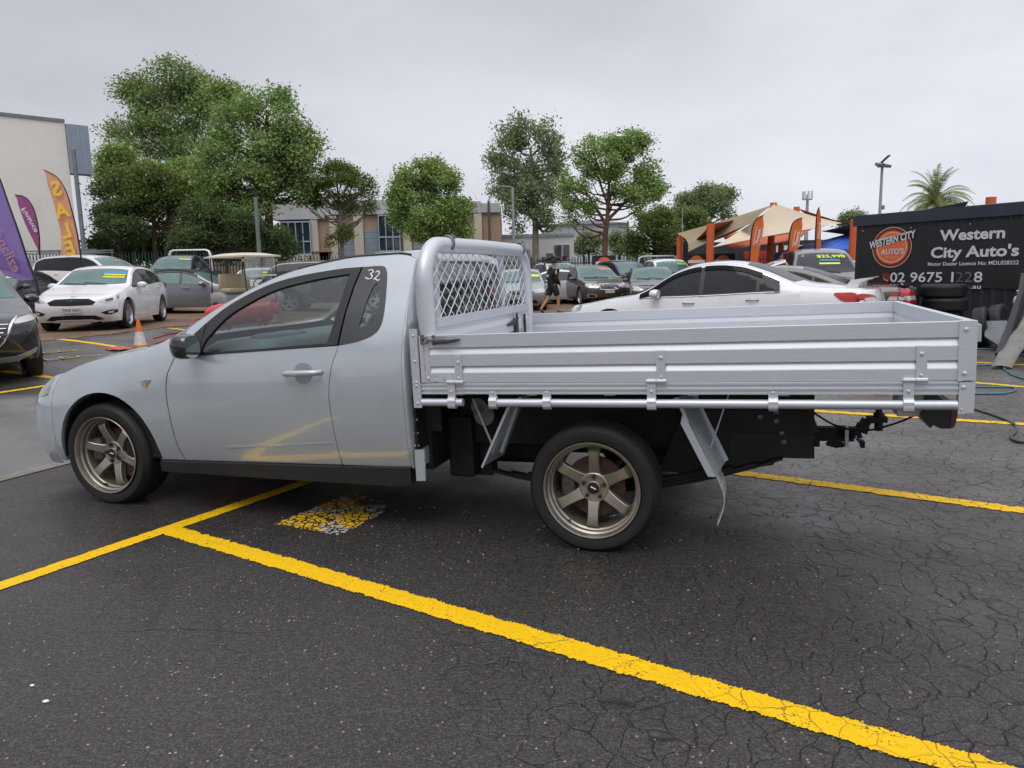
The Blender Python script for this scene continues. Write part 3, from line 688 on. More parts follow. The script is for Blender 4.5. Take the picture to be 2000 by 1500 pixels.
# scratches of blue film left on the lower board
m = MB(); m.box((2.352, TY0 - .0006, .7935), (.10, .0012, .033)); m.build('film_remnant', mat('film', (.50, .57, .62), .4, .2, .3, 60), ds)

# --- chassis
def P(name, f, mt='chassis', sm=None, par=UTE):
    m = MB(); f(m); return m.build(name, MATS[mt], par, sm)
for y in (.36, 2 * VC - .36):
    P('chassis_rail', lambda m: (m.box((3.1, y, .64), (2.1, .07, .13)), m.box((4.0, y, .54), (.30, .05, .20)), m.box((3.95, y - .03, .40), (.40, .03, .12))))
def box_end(m):
    m.prism([(3.55, .325, .62), (4.15, .325, .60), (4.15, .325, .345), (3.99, .325, .345), (3.96, .325, .30), (3.60, .325, .235), (3.4, .325, .25)], (0, .012, 0))
P('spring_hanger_plate', box_end)
for u, w in ((3.90, .545), (3.975, .57), (3.975, .525), (4.0, .465), (4.01, .42)): P('hanger_bolt', lambda m: m.tube([(u, .325, w), (u, .315, w), (u, .312, w)], [.013, .013, .007], 8), 'dullmetal')
P('rear_crossmember', lambda m: (m.box((4.11, VC, .445), (.08, 1.1, .20)), m.box((3.2, VC, .50), (1.9, 1.0, .28)), m.box((3.1, VC, .34), (.7, .4, .2))))
for y in (.30, 2 * VC - .30):
    def leaf(m):
        for k in range(4):
            q = [(3.104 + t, y, .145 + .014 * k + (.20 if t > 0 else .16) * (abs(t) / .9) ** 1.7) for t in np.linspace(-.62 + .1 * k, .90 - .12 * k, 12)]
            for a, b in zip(q[:-1], q[1:]): m.bar(a, b, .06, .010)
        m.box((3.36, y, .17), (.05, .07, .10))
    P('leaf_spring', leaf)
P('rear_axle', lambda m: m.tube([(3.104, .1, .224), (3.104, .8, .224), (3.104, VC, .224), (3.104, 1.03, .224), (3.104, 1.73, .224)], [.05, .05, .13, .05, .05], 12), sm=50)
P('fuel_tank', lambda m: (m.bbox((2.40, VC + .2, .36), (.56, .75, .42), .05), m.bbox((2.26, .52, .34), (.16, .3, .36), .02), m.box((2.15, VC, .48), (.06, 1.5, .44)), m.box((2.31, .52, .40), (.20, .1, .5))))
P('front_cradle', lambda m: (m.box((.0, VC, .25), (.7, .9, .16)), m.box((1.2, VC, .27), (1.5, 1.3, .07)), m.tube([(0, .1, .30), (0, 1.73, .30)], .04, 10)))
P('filler_pump', lambda m: (m.tube([(2.43, .26, .60), (2.43, .34, .60)], .045, 14), m.tube([(2.46, .26, .55), (2.46, .34, .55)], .06, 14)), 'dullmetal', sm=40)
def can(m):
    m.tube([(2.50, .56, .42), (2.53, .56, .42), (2.67, .56, .43), (2.70, .56, .43)], [.05, .075, .075, .06], 16); m.tube([(2.60, .56, .50), (2.62, .56, .60)], .05, 14)
P('water_bottle', can, 'whiteplastic', 50)
P('bottle_hose', lambda m: m.tube(crv([(2.56, .47, .47), (2.62, .47, .45), (2.67, .48, .42), (2.66, .48, .36), (2.70, .49, .38)], 5), .006, 6), sm=60)
P('splash_plate', lambda m: m.prism([(2.148, .01, .405), (2.206, .01, .408), (2.20, .01, .238), (2.147, .01, .234)], (0, .012, 0)), 'galvanised')
P('cab_end_plate', lambda m: (m.box((2.155, .10, .55), (.012, .15, .30)), m.box((2.2, .16, .60), (.10, .012, .24))))
P('mounting_bolt', lambda m: [m.tube([(2.13, .035, w), (2.165, .035, w)], .006, 8) for w in (.565,)], 'galvanised')
for w in (.492, .424): P('mounting_bolt', lambda m: m.tube([(2.13, .035, w), (2.165, .035, w)], .006, 8), 'galvanised')
# mudguards: folded galvanised sheet each side of the rear wheel
for far in (0, 1):
    Y = (lambda y: 2 * VC - y) if far else (lambda y: y)
    A = [(2.745, .69), (2.664, .625), (2.645, .592), (2.512, .318)]
    def mg(m):
        m.prism([(u, Y(.03), w) for u, w in ((2.745, .69), (2.675, .635), (2.655, .598), (2.515, .318), (2.525, .314), (2.672, .60), (2.692, .634), (2.76, .69))], (0, .003 if not far else -.003, 0))
        for (a, b), (c, d) in zip(A[:-1], A[1:]): m.add([(a + .006, Y(.032), b), (c + .006, Y(.032), d), (c + .05, Y(.27), d + .01), (a + .03, Y(.27), b)], [(0, 1, 2, 3)])
        m.bar((2.61, Y(.10), .50), (2.56, Y(.10), .38), .03, .012); m.bar((2.705, Y(.16), .66), (2.585, Y(.16), .37), .012, .02)
    P('mudguard_front', mg, 'galvanised')
    def mr(m):
        m.prism([(u, Y(.03), w) for u, w in ((3.515, .69), (3.552, .61), (3.542, .565), (3.665, .31), (3.70, .31), (3.582, .565), (3.568, .61), (3.535, .69))], (0, .003 if not far else -.003, 0))
        m.add([(3.53, Y(.032), .69), (3.70, Y(.032), .31), (3.735, Y(.25), .33), (3.575, Y(.25), .69)], [(0, 1, 2, 3)])
        m.add([(3.575, Y(.25), .69), (3.735, Y(.25), .33), (3.75, Y(.25), .34), (3.59, Y(.25), .69)], [(0, 1, 2, 3)])
    g = P('mudguard_rear', mr, 'galvanised')
    fl_ = crv([(3.692, .335), (3.715, .285), (3.735, .23), (3.737, .165), (3.722, .11), (3.706, .065)], 4)
    def fp(m):
        m.grid([[(u, Y(y), w) for u, w in fl_] for y in (.05, .15, .26)]); m.grid([[(u - .005, Y(y), w) for u, w in fl_] for y in (.05, .15, .26)])
        m.add([(u, Y(.05), w) for u, w in fl_] + [(u - .005, Y(.05), w) for u, w in fl_], [(i, i + 1, len(fl_) + i + 1, len(fl_) + i) for i in range(len(fl_) - 1)])
    link('mud_flap', (lambda: (lambda m: (fp(m), m)[1])(MB()))().build('t', mat('flapwhite', (.42, .43, .44), .5, 0, .5, 30, dirt=.6)).data, None, g)
    for o in [o for o in COL.objects if o.name.startswith('t') and o.name in ('t', 't.001')]: bpy.data.objects.remove(o)
    P('stay_rod', lambda m: m.tube([(2.444, Y(.15), .66), (2.545, Y(.15), .40)], .006, 6), 'galvanised', par=UTE)
    P('stay_rod', lambda m: m.tube([(3.762, Y(.15), .70), (3.664, Y(.15), .40), (3.672, Y(.15), .385)], .004, 6), 'galvanised', par=UTE)
# tow bar, coupling and wiring
def tow(m):
    m.box((4.27, VC, .338), (.24, .06, .075)); m.box((4.16, VC, .40), (.05, .9, .07)); m.prism([(4.27, VC - .03, .30), (4.33, VC - .03, .30), (4.345, VC - .03, .27), (4.30, VC - .03, .262), (4.25, VC - .03, .275)], (0, .06, 0))
P('tow_bar', tow)
P('tow_pin', lambda m: m.box((4.352, VC - .0, .325), (.018, .09, .105)), 'galvanised')
def tongue(m):
    q = [(4.30, .355, .055), (4.40, .345, .06), (4.425, .352, .06), (4.44, .39, .045), (4.455, .418, .035), (4.49, .423, .03), (4.555, .423, .03)]
    for (a, b, h), (c, d, h2) in zip(q[:-1], q[1:]): m.bar((a, VC, b), (c, VC, d), .06, h)
    m.prism([(4.40, VC - .03, .31), (4.445, VC - .03, .30), (4.445, VC - .03, .265), (4.425, VC - .03, .265), (4.42, VC - .03, .29)], (0, .06, 0))
    m.tube([(4.515, VC, .36), (4.515, VC, .44)], .022, 12); m.tube([(4.515, VC, .44), (4.515, VC, .458)], .028, 6); m.tube([(4.515, VC, .458), (4.515, VC, .485)], .018, 10)
P('tow_tongue', tongue)
P('tow_cap', lambda m: m.tube([(4.515, VC, .485), (4.515, VC, .505)], .026, 12), 'sealblack')
P('trailer_cable', lambda m: m.tube(crv([(4.15, .7, .515), (4.20, .7, .475), (4.27, .7, .432), (4.35, .7, .408), (4.44, .7, .405), (4.54, .7, .435), (4.63, .7, .475), (4.70, .7, .53), (4.71, .7, .62)], 4), .006, 6), 'sealblack', 60)
for far in (0, 1):
    Y = (lambda y: 2 * VC - y) if far else (lambda y: y)
    o = P('tail_lamp', lambda m: m.prism([(4.59, Y(.08), .66), (4.565, Y(.08), .60), (4.60, Y(.08), .548), (4.612, Y(.08), .562), (4.64, Y(.08), .548), (4.675, Y(.08), .548), (4.68, Y(.08), .655), (4.65, Y(.08), .675)], (0, .30 if not far else -.30, 0)), 'blackplastic')
    P('lamp_lens', lambda m: m.prism([(4.675, Y(.075), .548), (4.692, Y(.075), .556), (4.704, Y(.075), .62), (4.69, Y(.075), .66), (4.68, Y(.075), .655)], (0, .31 if not far else -.31, 0)), 'darkred', par=o)
    P('lamp_bracket', lambda m: m.box((4.53, Y(.2), .65), (.10, .14, .12)), 'whiteplastic', par=o)
# --- wheels
mat('rust', (.085, .045, .032), .6, .5, .5, 20); mat('caliper', (.10, .095, .09), .6, .4, .4, 20)
def hero_rim(rot=0.):
    m = MB(); h = .1225
    m.lathe([(.236, -h * .90), (.243, -h * .97), (.2455, -h * 1.0), (.243, -h * 1.03), (.237, -h * 1.01), (.233, -h * .92), (.231, -h * .78), (.226, -h * .74), (.222, -h * .72), (.220, -h * .55), (.212, -h * .50), (.209, -h * .42), (.205, .1), (.205, h * .9)], 72)
    m.lathe([(.030, -.068), (.034, -.066), (.036, -.052), (.070, -.056), (.076, -.052), (.078, -.03), (.078, .0)], 48)
    for i in range(6):
        a = radians(90 + 60 * i + rot); d = Vector((cos(a), 0, sin(a))); t = Vector((-sin(a), 0, cos(a))); Yv = Vector((0, 1, 0))
        st = [(.066, .034, -.050, .05), (.085, .029, -.058, .045), (.13, .0255, -.072, .040), (.17, .0255, -.081, .038), (.190, .0275, -.081, .036), (.203, .031, -.070, .03), (.211, .034, -.052, .02)]
        rows = []
        for r, w, y, th in st:
            c = d * r + Yv * y; b = .0035
            rows.append([c - t * w + Yv * th, c - t * w + Yv * b, c - t * (w - b), c + t * (w - b), c + t * w + Yv * b, c + t * w + Yv * th])
        m.grid(rows)
    return m.build('rim', MATS['bronze'], None, 32)
_hr = hero_rim(); HR = _hr.data; bpy.data.objects.remove(_hr)
def hero_wheel(loc, far, rot, mx=1):
    w = link('wheel', tyre_mesh(.3275, .240, .245, 72, True), None, UTE); w.location = loc
    e0 = Matrix.Rotation(pi, 3, 'Z') if far else Matrix()
    w.rotation_euler = (e0.to_3x3() @ Matrix.Rotation(radians(rot), 3, 'Y')).to_euler()
    r = link('rim', HR, None, w)
    if far: return w
    m = MB(); m.lathe([(.155, -.02), (.155, -.01), (.0, -.01)], 40); m.lathe([(.155, -.02), (.0, -.02)], 40); m.build('brake_disc', MATS['rust'], w, 40)
    m = MB(); m.bbox((-.135, -.03, .02), (.07, .06, .15), .02); m.tube([(-.14, -.062, .03), (-.14, -.066, .03)], .014, 8); c = m.build('brake_caliper', MATS['caliper'], w, 50); c.rotation_euler = (0, radians(-rot), 0)
    m = MB(); m.lathe([(.0, -.068), (.027, -.067), (.031, -.063)], 24); m.build('centre_cap', MATS['sealblack'], w, 40)
    m = MB(); m.box((0, -.0685, 0), (.030, .001, .006), Matrix.Rotation(radians(25), 3, 'Y')); m.build('cap_badge', MATS['whitepaint'], w)
    for i in range(5):
        a = radians(90 + 72 * i + rot * .0); m = MB(); m.tube([(.056 * cos(a), -.045, .056 * sin(a)), (.056 * cos(a), -.062, .056 * sin(a))], [.011, .009], 6)
        m.lathe([(.0155, -.0585), (.0155, -.045)], 14, (.056 * cos(a), 0, .056 * sin(a))); m.build('lug_nut', MATS['sealblack'], w)
    m = MB(); m.tube([(.215 * cos(4.13), -.07, .215 * sin(4.13)), (.205 * cos(4.13), -.10, .205 * sin(4.13))], .006, 8); m.build('valve_stem', MATS['sealblack'], w)
    return w
hero_wheel((0., .1225, .318), False, -14); hero_wheel((3.104, .1225, .224), False, 3)
hero_wheel((0., 2 * VC - .1225, .318), True, 20); hero_wheel((3.104, 2 * VC - .1225, .224), True, 10)
# ------------------------------------------------------------------ ground
def crack_nodes(x, p):
    """Alligator cracking shared by the asphalt and by the paint that lies on it."""
    w = x.n('ShaderNodeVectorMath', {0: p, 1: x.n('ShaderNodeVectorMath', {0: x.n('ShaderNodeTexNoise', {'Vector': p, 'Scale': 7., 'Detail': 4.}).outputs['Color'], 1: (.10, .10, 0)}, operation='MULTIPLY').outputs[0]}, operation='ADD').outputs[0]
    e1 = x.n('ShaderNodeTexVoronoi', {'Vector': w, 'Scale': 9.5, 'Randomness': 1.}, feature='DISTANCE_TO_EDGE').outputs[0]
    e2 = x.n('ShaderNodeTexVoronoi', {'Vector': w, 'Scale': 2.1}, feature='DISTANCE_TO_EDGE').outputs[0]
    wd = x.math('MULTIPLY', x.ramp(x.noise(p, 5., 4), (.35, .12), (.65, 1.)), .055)
    c1 = x.math('SUBTRACT', 1., x.n('ShaderNodeMapRange', {0: e1, 1: 0., 2: wd}).outputs[0])
    c2 = x.math('SUBTRACT', 1., x.n('ShaderNodeMapRange', {0: e2, 1: 0., 2: .016}).outputs[0])
    s = x.n('ShaderNodeSeparateXYZ', {0: p})
    # heavier crazing to the east of the bay line, sparse to the west
    reg = x.math('ADD', x.math('MULTIPLY', s.outputs[0], .20), x.noise(p, .7, 3))
    m1 = x.ramp(reg, (.38, .0), (.70, 1.)); m2 = x.ramp(x.noise(p, .9, 3), (.50, 0.), (.66, .55))
    return x.math('MAXIMUM', x.math('MULTIPLY', c1, m1), x.math('MULTIPLY', c2, m2))
def asphalt():
    x = NT('asphalt'); p = x.pos(); s = x.n('ShaderNodeSeparateXYZ', {0: p})
    cr = crack_nodes(x, p)
    big = x.noise(p, .55, 5, .6); mid = x.noise(p, 3.5, 4, .6); fine = x.math('ADD', x.math('MULTIPLY', x.noise(p, 190, 2, .7), .6), x.math('MULTIPLY', x.noise(p, 75, 3, .65), .4))
    base = x.mix(x.ramp(big, (.3, 0.), (.7, 1.)), (.018, .0165, .016), (.042, .036, .033))
    base = x.mix(x.ramp(mid, (.4, 0.), (.75, .55)), base, (.046, .036, .029))
    # older, greyer surfacing beyond the parking bay (north-east) and on the lane to the west
    d = x.math('ADD', x.math('MULTIPLY', s.outputs[0], .55), x.math('MULTIPLY', s.outputs[1], .835))
    old = x.n('ShaderNodeMapRange', {0: x.math('ADD', d, x.math('MULTIPLY', x.math('SUBTRACT', x.noise(p, 1.3, 4), .5), 1.6)), 1: 4.2, 2: 5.6}, interpolation_type='SMOOTHSTEP').outputs[0]
    base = x.mix(x.math('MULTIPLY', old, .85), base, x.mix(x.ramp(x.noise(p, 1.1, 5, .65), (.35, 0.), (.65, 1.)), (.078, .070, .062), (.185, .168, .150)))
    mg = x.noise(p, 26, 4, .75); base = x.mix(x.ramp(mg, (.34, .75), (.52, 0.)), base, (.014, .013, .013)); base = x.mix(x.ramp(mg, (.52, 0.), (.72, .55)), base, (.10, .088, .076))
    base = x.mix(x.ramp(fine, (.40, 1.), (.50, 0.)), base, (.006, .006, .007))
    base = x.mix(x.ramp(fine, (.52, 0.), (.62, .85)), base, (.12, .11, .10))
    st = x.n('ShaderNodeTexVoronoi', {'Vector': p, 'Scale': 62.})
    pick = x.n('ShaderNodeSeparateColor', {0: st.outputs['Color']})
    chip = x.math('MULTIPLY', x.ramp(st.outputs['Distance'], (.20, 1.), (.30, 0.)), x.math('GREATER_THAN', pick.outputs[0], x.math('SUBTRACT', .985, x.math('MULTIPLY', x.noise(p, 1.2, 2), .05))))
    base = x.mix(chip, base, x.mix(pick.outputs[1], (.38, .34, .29), (.30, .12, .06)))
    stain = x.ramp(x.noise(p, .33, 3), (.60, 0.), (.72, .55)); base = x.mix(stain, base, (.022, .022, .024))
    base = x.mix(x.math('MULTIPLY', cr, .97), base, (.003, .003, .003))
    # rain-wet: smoother in broad patches
    wet = x.ramp(x.noise(p, .8, 4, .6), (.38, 0.), (.66, 1.))
    far = x.n('ShaderNodeMapRange', {0: d, 1: 4.5, 2: 10.}).outputs[0]
    wet = x.math('MULTIPLY', wet, x.math('ADD', .66, x.math('MULTIPLY', far, .34)))
    x.set(BaseColor=base, Roughness=x.mix(wet, (.58, .58, .58), (.15, .15, .15)), Spec=.5)
    h = x.math('ADD', x.math('MULTIPLY', fine, .5), x.math('ADD', x.math('MULTIPLY', x.noise(p, 60, 3), .6), x.math('MULTIPLY', cr, -1.6)))
    x.set(Normal=x.bump(h, x.math('SUBTRACT', .75, x.math('MULTIPLY', wet, .45)), .006))
    MATS['asphalt'] = x.m; return x.m
def linepaint(name, col, wear=.12, soft=.5):
    x = NT(name); p = x.pos(); cr = crack_nodes(x, p); n1 = x.noise(p, 95, 3, .7); n2 = x.noise(p, 6, 4, .65)
    c = x.mix(x.ramp(n2, (.3, 0.), (.7, 1.)), tuple(k * .9 for k in col), col)
    c = x.mix(x.ramp(x.noise(p, 22, 5, .7), (.58, 0.), (.75, .5)), c, tuple(k * .45 for k in col))
    cp = x.n('ShaderNodeTexVoronoi', {'Vector': x.n('ShaderNodeVectorMath', {0: p, 1: x.n('ShaderNodeVectorMath', {0: x.n('ShaderNodeTexNoise', {'Vector': p, 'Scale': 9., 'Detail': 4.}).outputs['Color'], 1: (.12, .12, 0)}, operation='MULTIPLY').outputs[0]}, operation='ADD').outputs[0], 'Scale': 8.}, feature='DISTANCE_TO_EDGE').outputs[0]
    crk = x.math('MULTIPLY', x.ramp(cp, (.004, 1.), (.014, 0.)), x.ramp(x.noise(p, 3., 3), (.48, 0.), (.64, .6)))
    hole = x.math('MAXIMUM', x.math('MAXIMUM', crk, x.math('MULTIPLY', x.ramp(cr, (.45, 0.), (.75, 1.)), .9)), x.ramp(x.math('ADD', n1, x.math('MULTIPLY', n2, .35)), (.60 + .3 - wear, 0.), (.64 + .3 - wear, 1.)))
    c = x.mix(x.math('MULTIPLY', hole, .95), c, (.02, .02, .02))
    x.set(BaseColor=c, Roughness=.6, Spec=.2, Normal=x.bump(x.math('ADD', n1, x.math('MULTIPLY', cr, -1.)), .5, .004)); MATS[name] = x.m; return x.m
def gravel_mat():
    x = NT('gravel'); p = x.pos(); v = x.n('ShaderNodeTexVoronoi', {'Vector': p, 'Scale': 26.})
    c = x.mix(x.ramp(x.noise(p, .9, 4), (.35, 0.), (.65, 1.)), (.105, .062, .036), (.21, .125, .07))
    sc_ = x.n('ShaderNodeSeparateColor', {0: v.outputs['Color']})
    c = x.mix(x.ramp(sc_.outputs[0], (.3, 0.), (1., .7)), c, x.mix(sc_.outputs[1], (.05, .03, .02), (.30, .19, .11)))
    x.set(BaseColor=c, Roughness=.75, Normal=x.bump(v.outputs['Distance'], .8, .02)); MATS['gravel'] = x.m; return x.m
ASPH = asphalt(); YEL = linepaint('yellow_paint', (.86, .51, .003), .10); YOLD = linepaint('old_yellow_paint', (.62, .47, .17), .14); GRAV = gravel_mat()
xs = sorted(set(list(np.arange(-18, 1, .5)) + list(np.arange(-60, -18, 4)) + list(np.arange(2, 60, 4)) + [-900, -400, -160, 120, 400, 900]))
ys = sorted(set(list(np.arange(8, 30, .5)) + list(np.arange(-12, 8, 2)) + list(np.arange(30, 80, 5)) + [-60, 110, 180, 300, 600, 1500]))
g = MB().grid([[(a, b, gz(a, b)) for a in xs] for b in ys]); go = g.build('ground', ASPH, None, 60); go['kind'] = 'structure'
def sheet(name, poly, mt, lift=.006, s=.5, kind='structure'):
    P, T = tri2d(poly, (), s); V = [(a, b, gz(a, b) + lift) for a, b in P]
    me = bpy.data.meshes.new(name); me.from_pydata(V, [], [tuple(int(i) for i in t) for t in T]); o = link(name, me, mt); o['kind'] = kind
    if o.data.polygons[0].normal.z < 0: o.data.flip_normals()
    return o
ge = [gp(*q) for q in ((-40, 676), (70, 668), (200, 655), (350, 637))]
ge = [(p.x, p.y) for p in ge] + [(-6.3, 19.6), (-1.5, 20.2), (4, 20.8), (9.5, 22.5)]
gpoly = []
for a, b in zip(ge[:-1], ge[1:]):
    for k in range(14): t = k / 14; gpoly.append((a[0] + (b[0] - a[0]) * t + RNG.normal(0, .06), a[1] + (b[1] - a[1]) * t + RNG.normal(0, .10)))
sheet('gravel_yard', gpoly + [(14, 24), (24, 36), (24, 37), (-34, 31), (-30, 16)], GRAV, .008, .9)
# painted bay lines: ragged edges where the roller skipped on the rough surface
def line(a, b, w, mt=None, rag=.008, n=None):
    a, b = Vector(a[:2]), Vector(b[:2]); d = (b - a); L = d.length; d /= L; t = Vector((-d.y, d.x)); n = n or int(L / .0045) ; n = min(n, 1500)
    m = MB(); r1 = np.abs(RNG.normal(0, rag, n + 1)) + np.convolve(RNG.normal(0, rag * 1.6, n + 7), np.ones(7) / 7, 'valid'); r2 = np.abs(RNG.normal(0, rag * .7, n + 1)) + np.convolve(RNG.normal(0, rag * 1.6, n + 7), np.ones(7) / 7, 'valid'); lo = np.convolve(RNG.normal(0, .012, n + 101), np.ones(101) / 101, 'valid')
    rows = []
    for i in range(n + 1):
        c = a + d * L * i / n; p = c + t * (w / 2 + r1[i] + lo[i]); q = c - t * (w / 2 + r2[i] - lo[i])
        rows.append([(p.x, p.y, gz(p.x, p.y) + .004), (c.x, c.y, gz(c.x, c.y) + .0042), (q.x, q.y, gz(q.x, q.y) + .004)])
    m.grid(rows); o = m.build('bay_line', mt or YEL); o['kind'] = 'structure'
    if o.data.polygons[0].normal.z < 0: o.data.flip_normals()
    return o
def pxline(p, q, w, ext0=0, ext1=0, **k):
    a, b = gp(*p), gp(*q); d = (b - a).normalized(); return line(a - d * ext0, b + d * ext1, w, **k)
pxline((335, 1037), (1550, 1396), .112, 0, 1.6, rag=.0055)
pxline((0, 1146), (513, 971), .10, 1.2, 1.0, rag=.0025)
pxline((1455, 926), (2000, 998), .108, .4, 2.5)
pxline((1590, 803), (2000, 829), .10, 2.6, 3)
pxline((1908, 748), (2000, 756), .10, 2.5, 3)
pxline((1908, 708), (1960, 711), .09, 2.0, 3)
pxline((97, 661), (245, 680), .11, 0, 2.5)
pxline((330, 641), (365, 645), .11, 0, 3)
pxline((48, 731), (112, 739), .11, .6, 2)
pxline((0, 767), (100, 752), .11, 2, .5)
pl = [gp(*q) for q in ((540, 1023), (662, 1047), (770, 990), (690, 962))]; pr2 = []
for a, b in zip(pl, pl[1:] + pl[:1]):
    for k in range(40): q = a.lerp(b, k / 40); pr2.append((q.x + RNG.normal(0, .008), q.y + RNG.normal(0, .008)))
def patchpaint():
    x = NT('worn_patch_paint'); p = x.pos(); v = x.n('ShaderNodeTexVoronoi', {'Vector': p, 'Scale': 21.}, feature='DISTANCE_TO_EDGE').outputs[0]
    k = x.ramp(x.math('ADD', v, x.math('MULTIPLY', x.math('SUBTRACT', x.noise(p, 60, 4, .7), .5), .5)), (.06, 0.), (.11, 1.))
    s_ = x.n('ShaderNodeSeparateXYZ', {0: p}); fade = x.n('ShaderNodeMapRange', {0: x.math('ADD', x.math('MULTIPLY', s_.outputs[0], 1.3), x.math('SUBTRACT', s_.outputs[1], 0.)), 1: 3.55, 2: 2.75}).outputs[0]
    k = x.math('MULTIPLY', k, x.ramp(x.math('ADD', fade, x.math('MULTIPLY', x.math('SUBTRACT', x.noise(p, 9, 4), .5), 1.4)), (.25, 0.), (.5, 1.)))
    c = x.mix(x.ramp(x.noise(p, 4.5, 4), (.50, 0.), (.58, 1.)), (.72, .42, .015), (.42, .41, .38))
    t = x.n('ShaderNodeBsdfTransparent'); x.set(BaseColor=c, Roughness=.6)
    ms = x.n('ShaderNodeMixShader', {0: k, 1: t.outputs[0], 2: x.b.outputs[0]}); x.t.links.new(ms.outputs[0], x.t.nodes['Material Output'].inputs[0]); return x.m
sheet('worn_paint_patch', pr2, patchpaint(), .004, .2)
# KEEP CLEAR lettering on the lane
a, b = gp(75, 688), gp(132, 682); ux = (b - a); ux.z = 0; ux.normalize(); uy = Vector((-ux.y, ux.x, 0))
for s_, q in (('KEEP', (100, 687)), ('CLEAR', (128, 698))):
    o = text_on(s_, .78, gp(*q), ux * .62, uy * .9, YOLD, 'road_lettering', lift=.006); o['kind'] = 'structure'
# concrete edge strip and the lane beyond it
a, b = gp(0, 938), gp(128, 905); d = (b - a).normalized(); t = Vector((-d.y, d.x, 0))
CONC = mat('concrete', (.20, .18, .155), .6, 0, .3, 5, .3, 60)
q0, q1 = a - d * 3, b + d * 1.0
sheet('concrete_strip', [((q0 - t * .05).x, (q0 - t * .05).y), ((q1 - t * .05).x, (q1 - t * .05).y), ((q1 + t * .09).x, (q1 + t * .09).y), ((q0 + t * .09).x, (q0 + t * .09).y)], CONC, .006, .3)
def lane_mat():
    x = NT('lane_asphalt'); p = x.pos(); f1 = x.noise(p, 130, 3, .7)
    c = x.mix(x.ramp(x.noise(p, .6, 5), (.35, 0.), (.65, 1.)), (.125, .122, .118), (.215, .205, .195)); c = x.mix(x.ramp(f1, (.35, .6), (.55, 0.)), c, (.04, .04, .04))
    w = x.ramp(x.noise(p, .5, 4), (.4, 0.), (.6, 1.)); x.set(BaseColor=c, Roughness=x.mix(w, (.5, .5, .5), (.13, .13, .13)), Normal=x.bump(f1, .35, .005)); return x.m
LANE = lane_mat()
e0, e1 = a - d * 4 + t * .09, b + d * 1.2 + t * .09
sheet('lane', [(e0.x, e0.y), (e1.x, e1.y), (-3.4, 9.0), (-6.5, 9.2), (-14, 8.0), (-14, 2)], LANE, .004, .5)
# small litter and stones on the asphalt in front
for q, s_ in (((62, 1341), .007), ((88, 1372), .010)):
    p = gp(*q); m = MB(); pts = [(p.x + s_ * (1 + .5 * cos(5 * k)) * cos(k * 1.05), p.y + s_ * .7 * (1 + .4 * sin(3 * k)) * sin(k * 1.05)) for k in range(6)]
    m.prism([(i, j, .003) for i, j in pts], (0, 0, .004)); o = m.build('paper_scrap', MATS['whitepaint'])
    tag(o, 'thin white flake of paper lying on the asphalt' if s_ < .009 else 'small torn white paper scrap on the asphalt, larger of two', 'litter')
rock = MB()
for _ in range(260):
    a_, b_ = RNG.uniform(-1.6, 2.6), RNG.uniform(1.9, 4.3); r_ = RNG.uniform(.002, .006); rock.box((a_, b_, r_ * .4), (r_ * 2, r_ * 1.6, r_ * 1.3), Matrix.Rotation(RNG.uniform(0, 3), 3, 'Z') @ Matrix.Rotation(.5, 3, 'X'))
o = rock.build('grit', mat('gritstone', (.24, .19, .15), .7, 0, .6, 40)); o['kind'] = 'stuff'
# ------------------------------------------------------------------ buildings
def bx(m, x0, x1, y0, y1, z0, z1): m.box(((x0 + x1) / 2, (y0 + y1) / 2, (z0 + z1) / 2), (x1 - x0, y1 - y0, z1 - z0)); return m
CREAM = mat('cream_render', (.80, .77, .70), .8, 0, .07, .35, .1, 20, dirt=.12)
mat('bluegrey_sheet', (.27, .32, .39), .5, .2, .1, 2); mat('greysteel', (.20, .215, .22), .5, .4, .2, 4)
mat('tanbrick', (.36, .255, .175), .85, 0, .15, 3, .2, 30); mat('brownbrick', (.19, .12, .09), .85, 0, .2, 3, .2, 30)
mat('pillar_cream', (.50, .45, .36), .8, 0, .08, 1); mat('rollerblue', (.24, .28, .33), .55, .1, .1, 2); mat('fascia_grey', (.46, .46, .47), .6, .1, .12, .5, dirt=.2)
mat('officewhite', (.66, .66, .64), .7, 0, .05, .4, dirt=.1); mat('roofgrey', (.36, .38, .41), .6, .1, .1, .3); mat('blueframe', (.30, .40, .50), .5)
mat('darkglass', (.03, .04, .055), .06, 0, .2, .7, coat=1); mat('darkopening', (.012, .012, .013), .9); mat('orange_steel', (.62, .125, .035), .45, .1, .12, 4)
# cream warehouse wall at the far left, running away to its corner
B = empty('warehouse', (-23, 40, 0), 0, 'cream rendered warehouse wall with blue-grey sheet trim at its top corner', 'building')
c0, c1 = Vector((-30.0, 33.1, 0)), Vector((-22.95, 40, 0)); d = (c1 - c0).normalized(); nrm = Vector((d.y, -d.x, 0))
m = MB(); L_ = (c1 - c0).length
m.prism([c0, c1, c1 + Vector((0, 0, 9.55)), c0 + Vector((0, 0, 9.55))], tuple(-nrm * 14)); m.build('wall', CREAM, B).location = (23, -40, 0)
def inB(o): o.location = (23, -40, 0); return o
m = MB(); m.prism([c0 + nrm * .06 + Vector((0, 0, 9.55)), c1 + nrm * .06 + Vector((0, 0, 9.55)), c1 + nrm * .06 + Vector((0, 0, 9.72)), c0 + nrm * .06 + Vector((0, 0, 9.72))], tuple(-nrm * .5)); inB(m.build('parapet_cap', MATS['greysteel'], B))
m = MB()
for k in range(5): m.prism([c1 + d * (.02 + k * .21) + nrm * (.10 + .02 * (k % 2)) + Vector((0, 0, z)) for z in (7.0, 9.5)] + [c1 + d * (.02 + (k + 1) * .21) + nrm * (.10 + .02 * (k % 2)) + Vector((0, 0, z)) for z in (9.5, 7.0)], tuple(-nrm * .8))
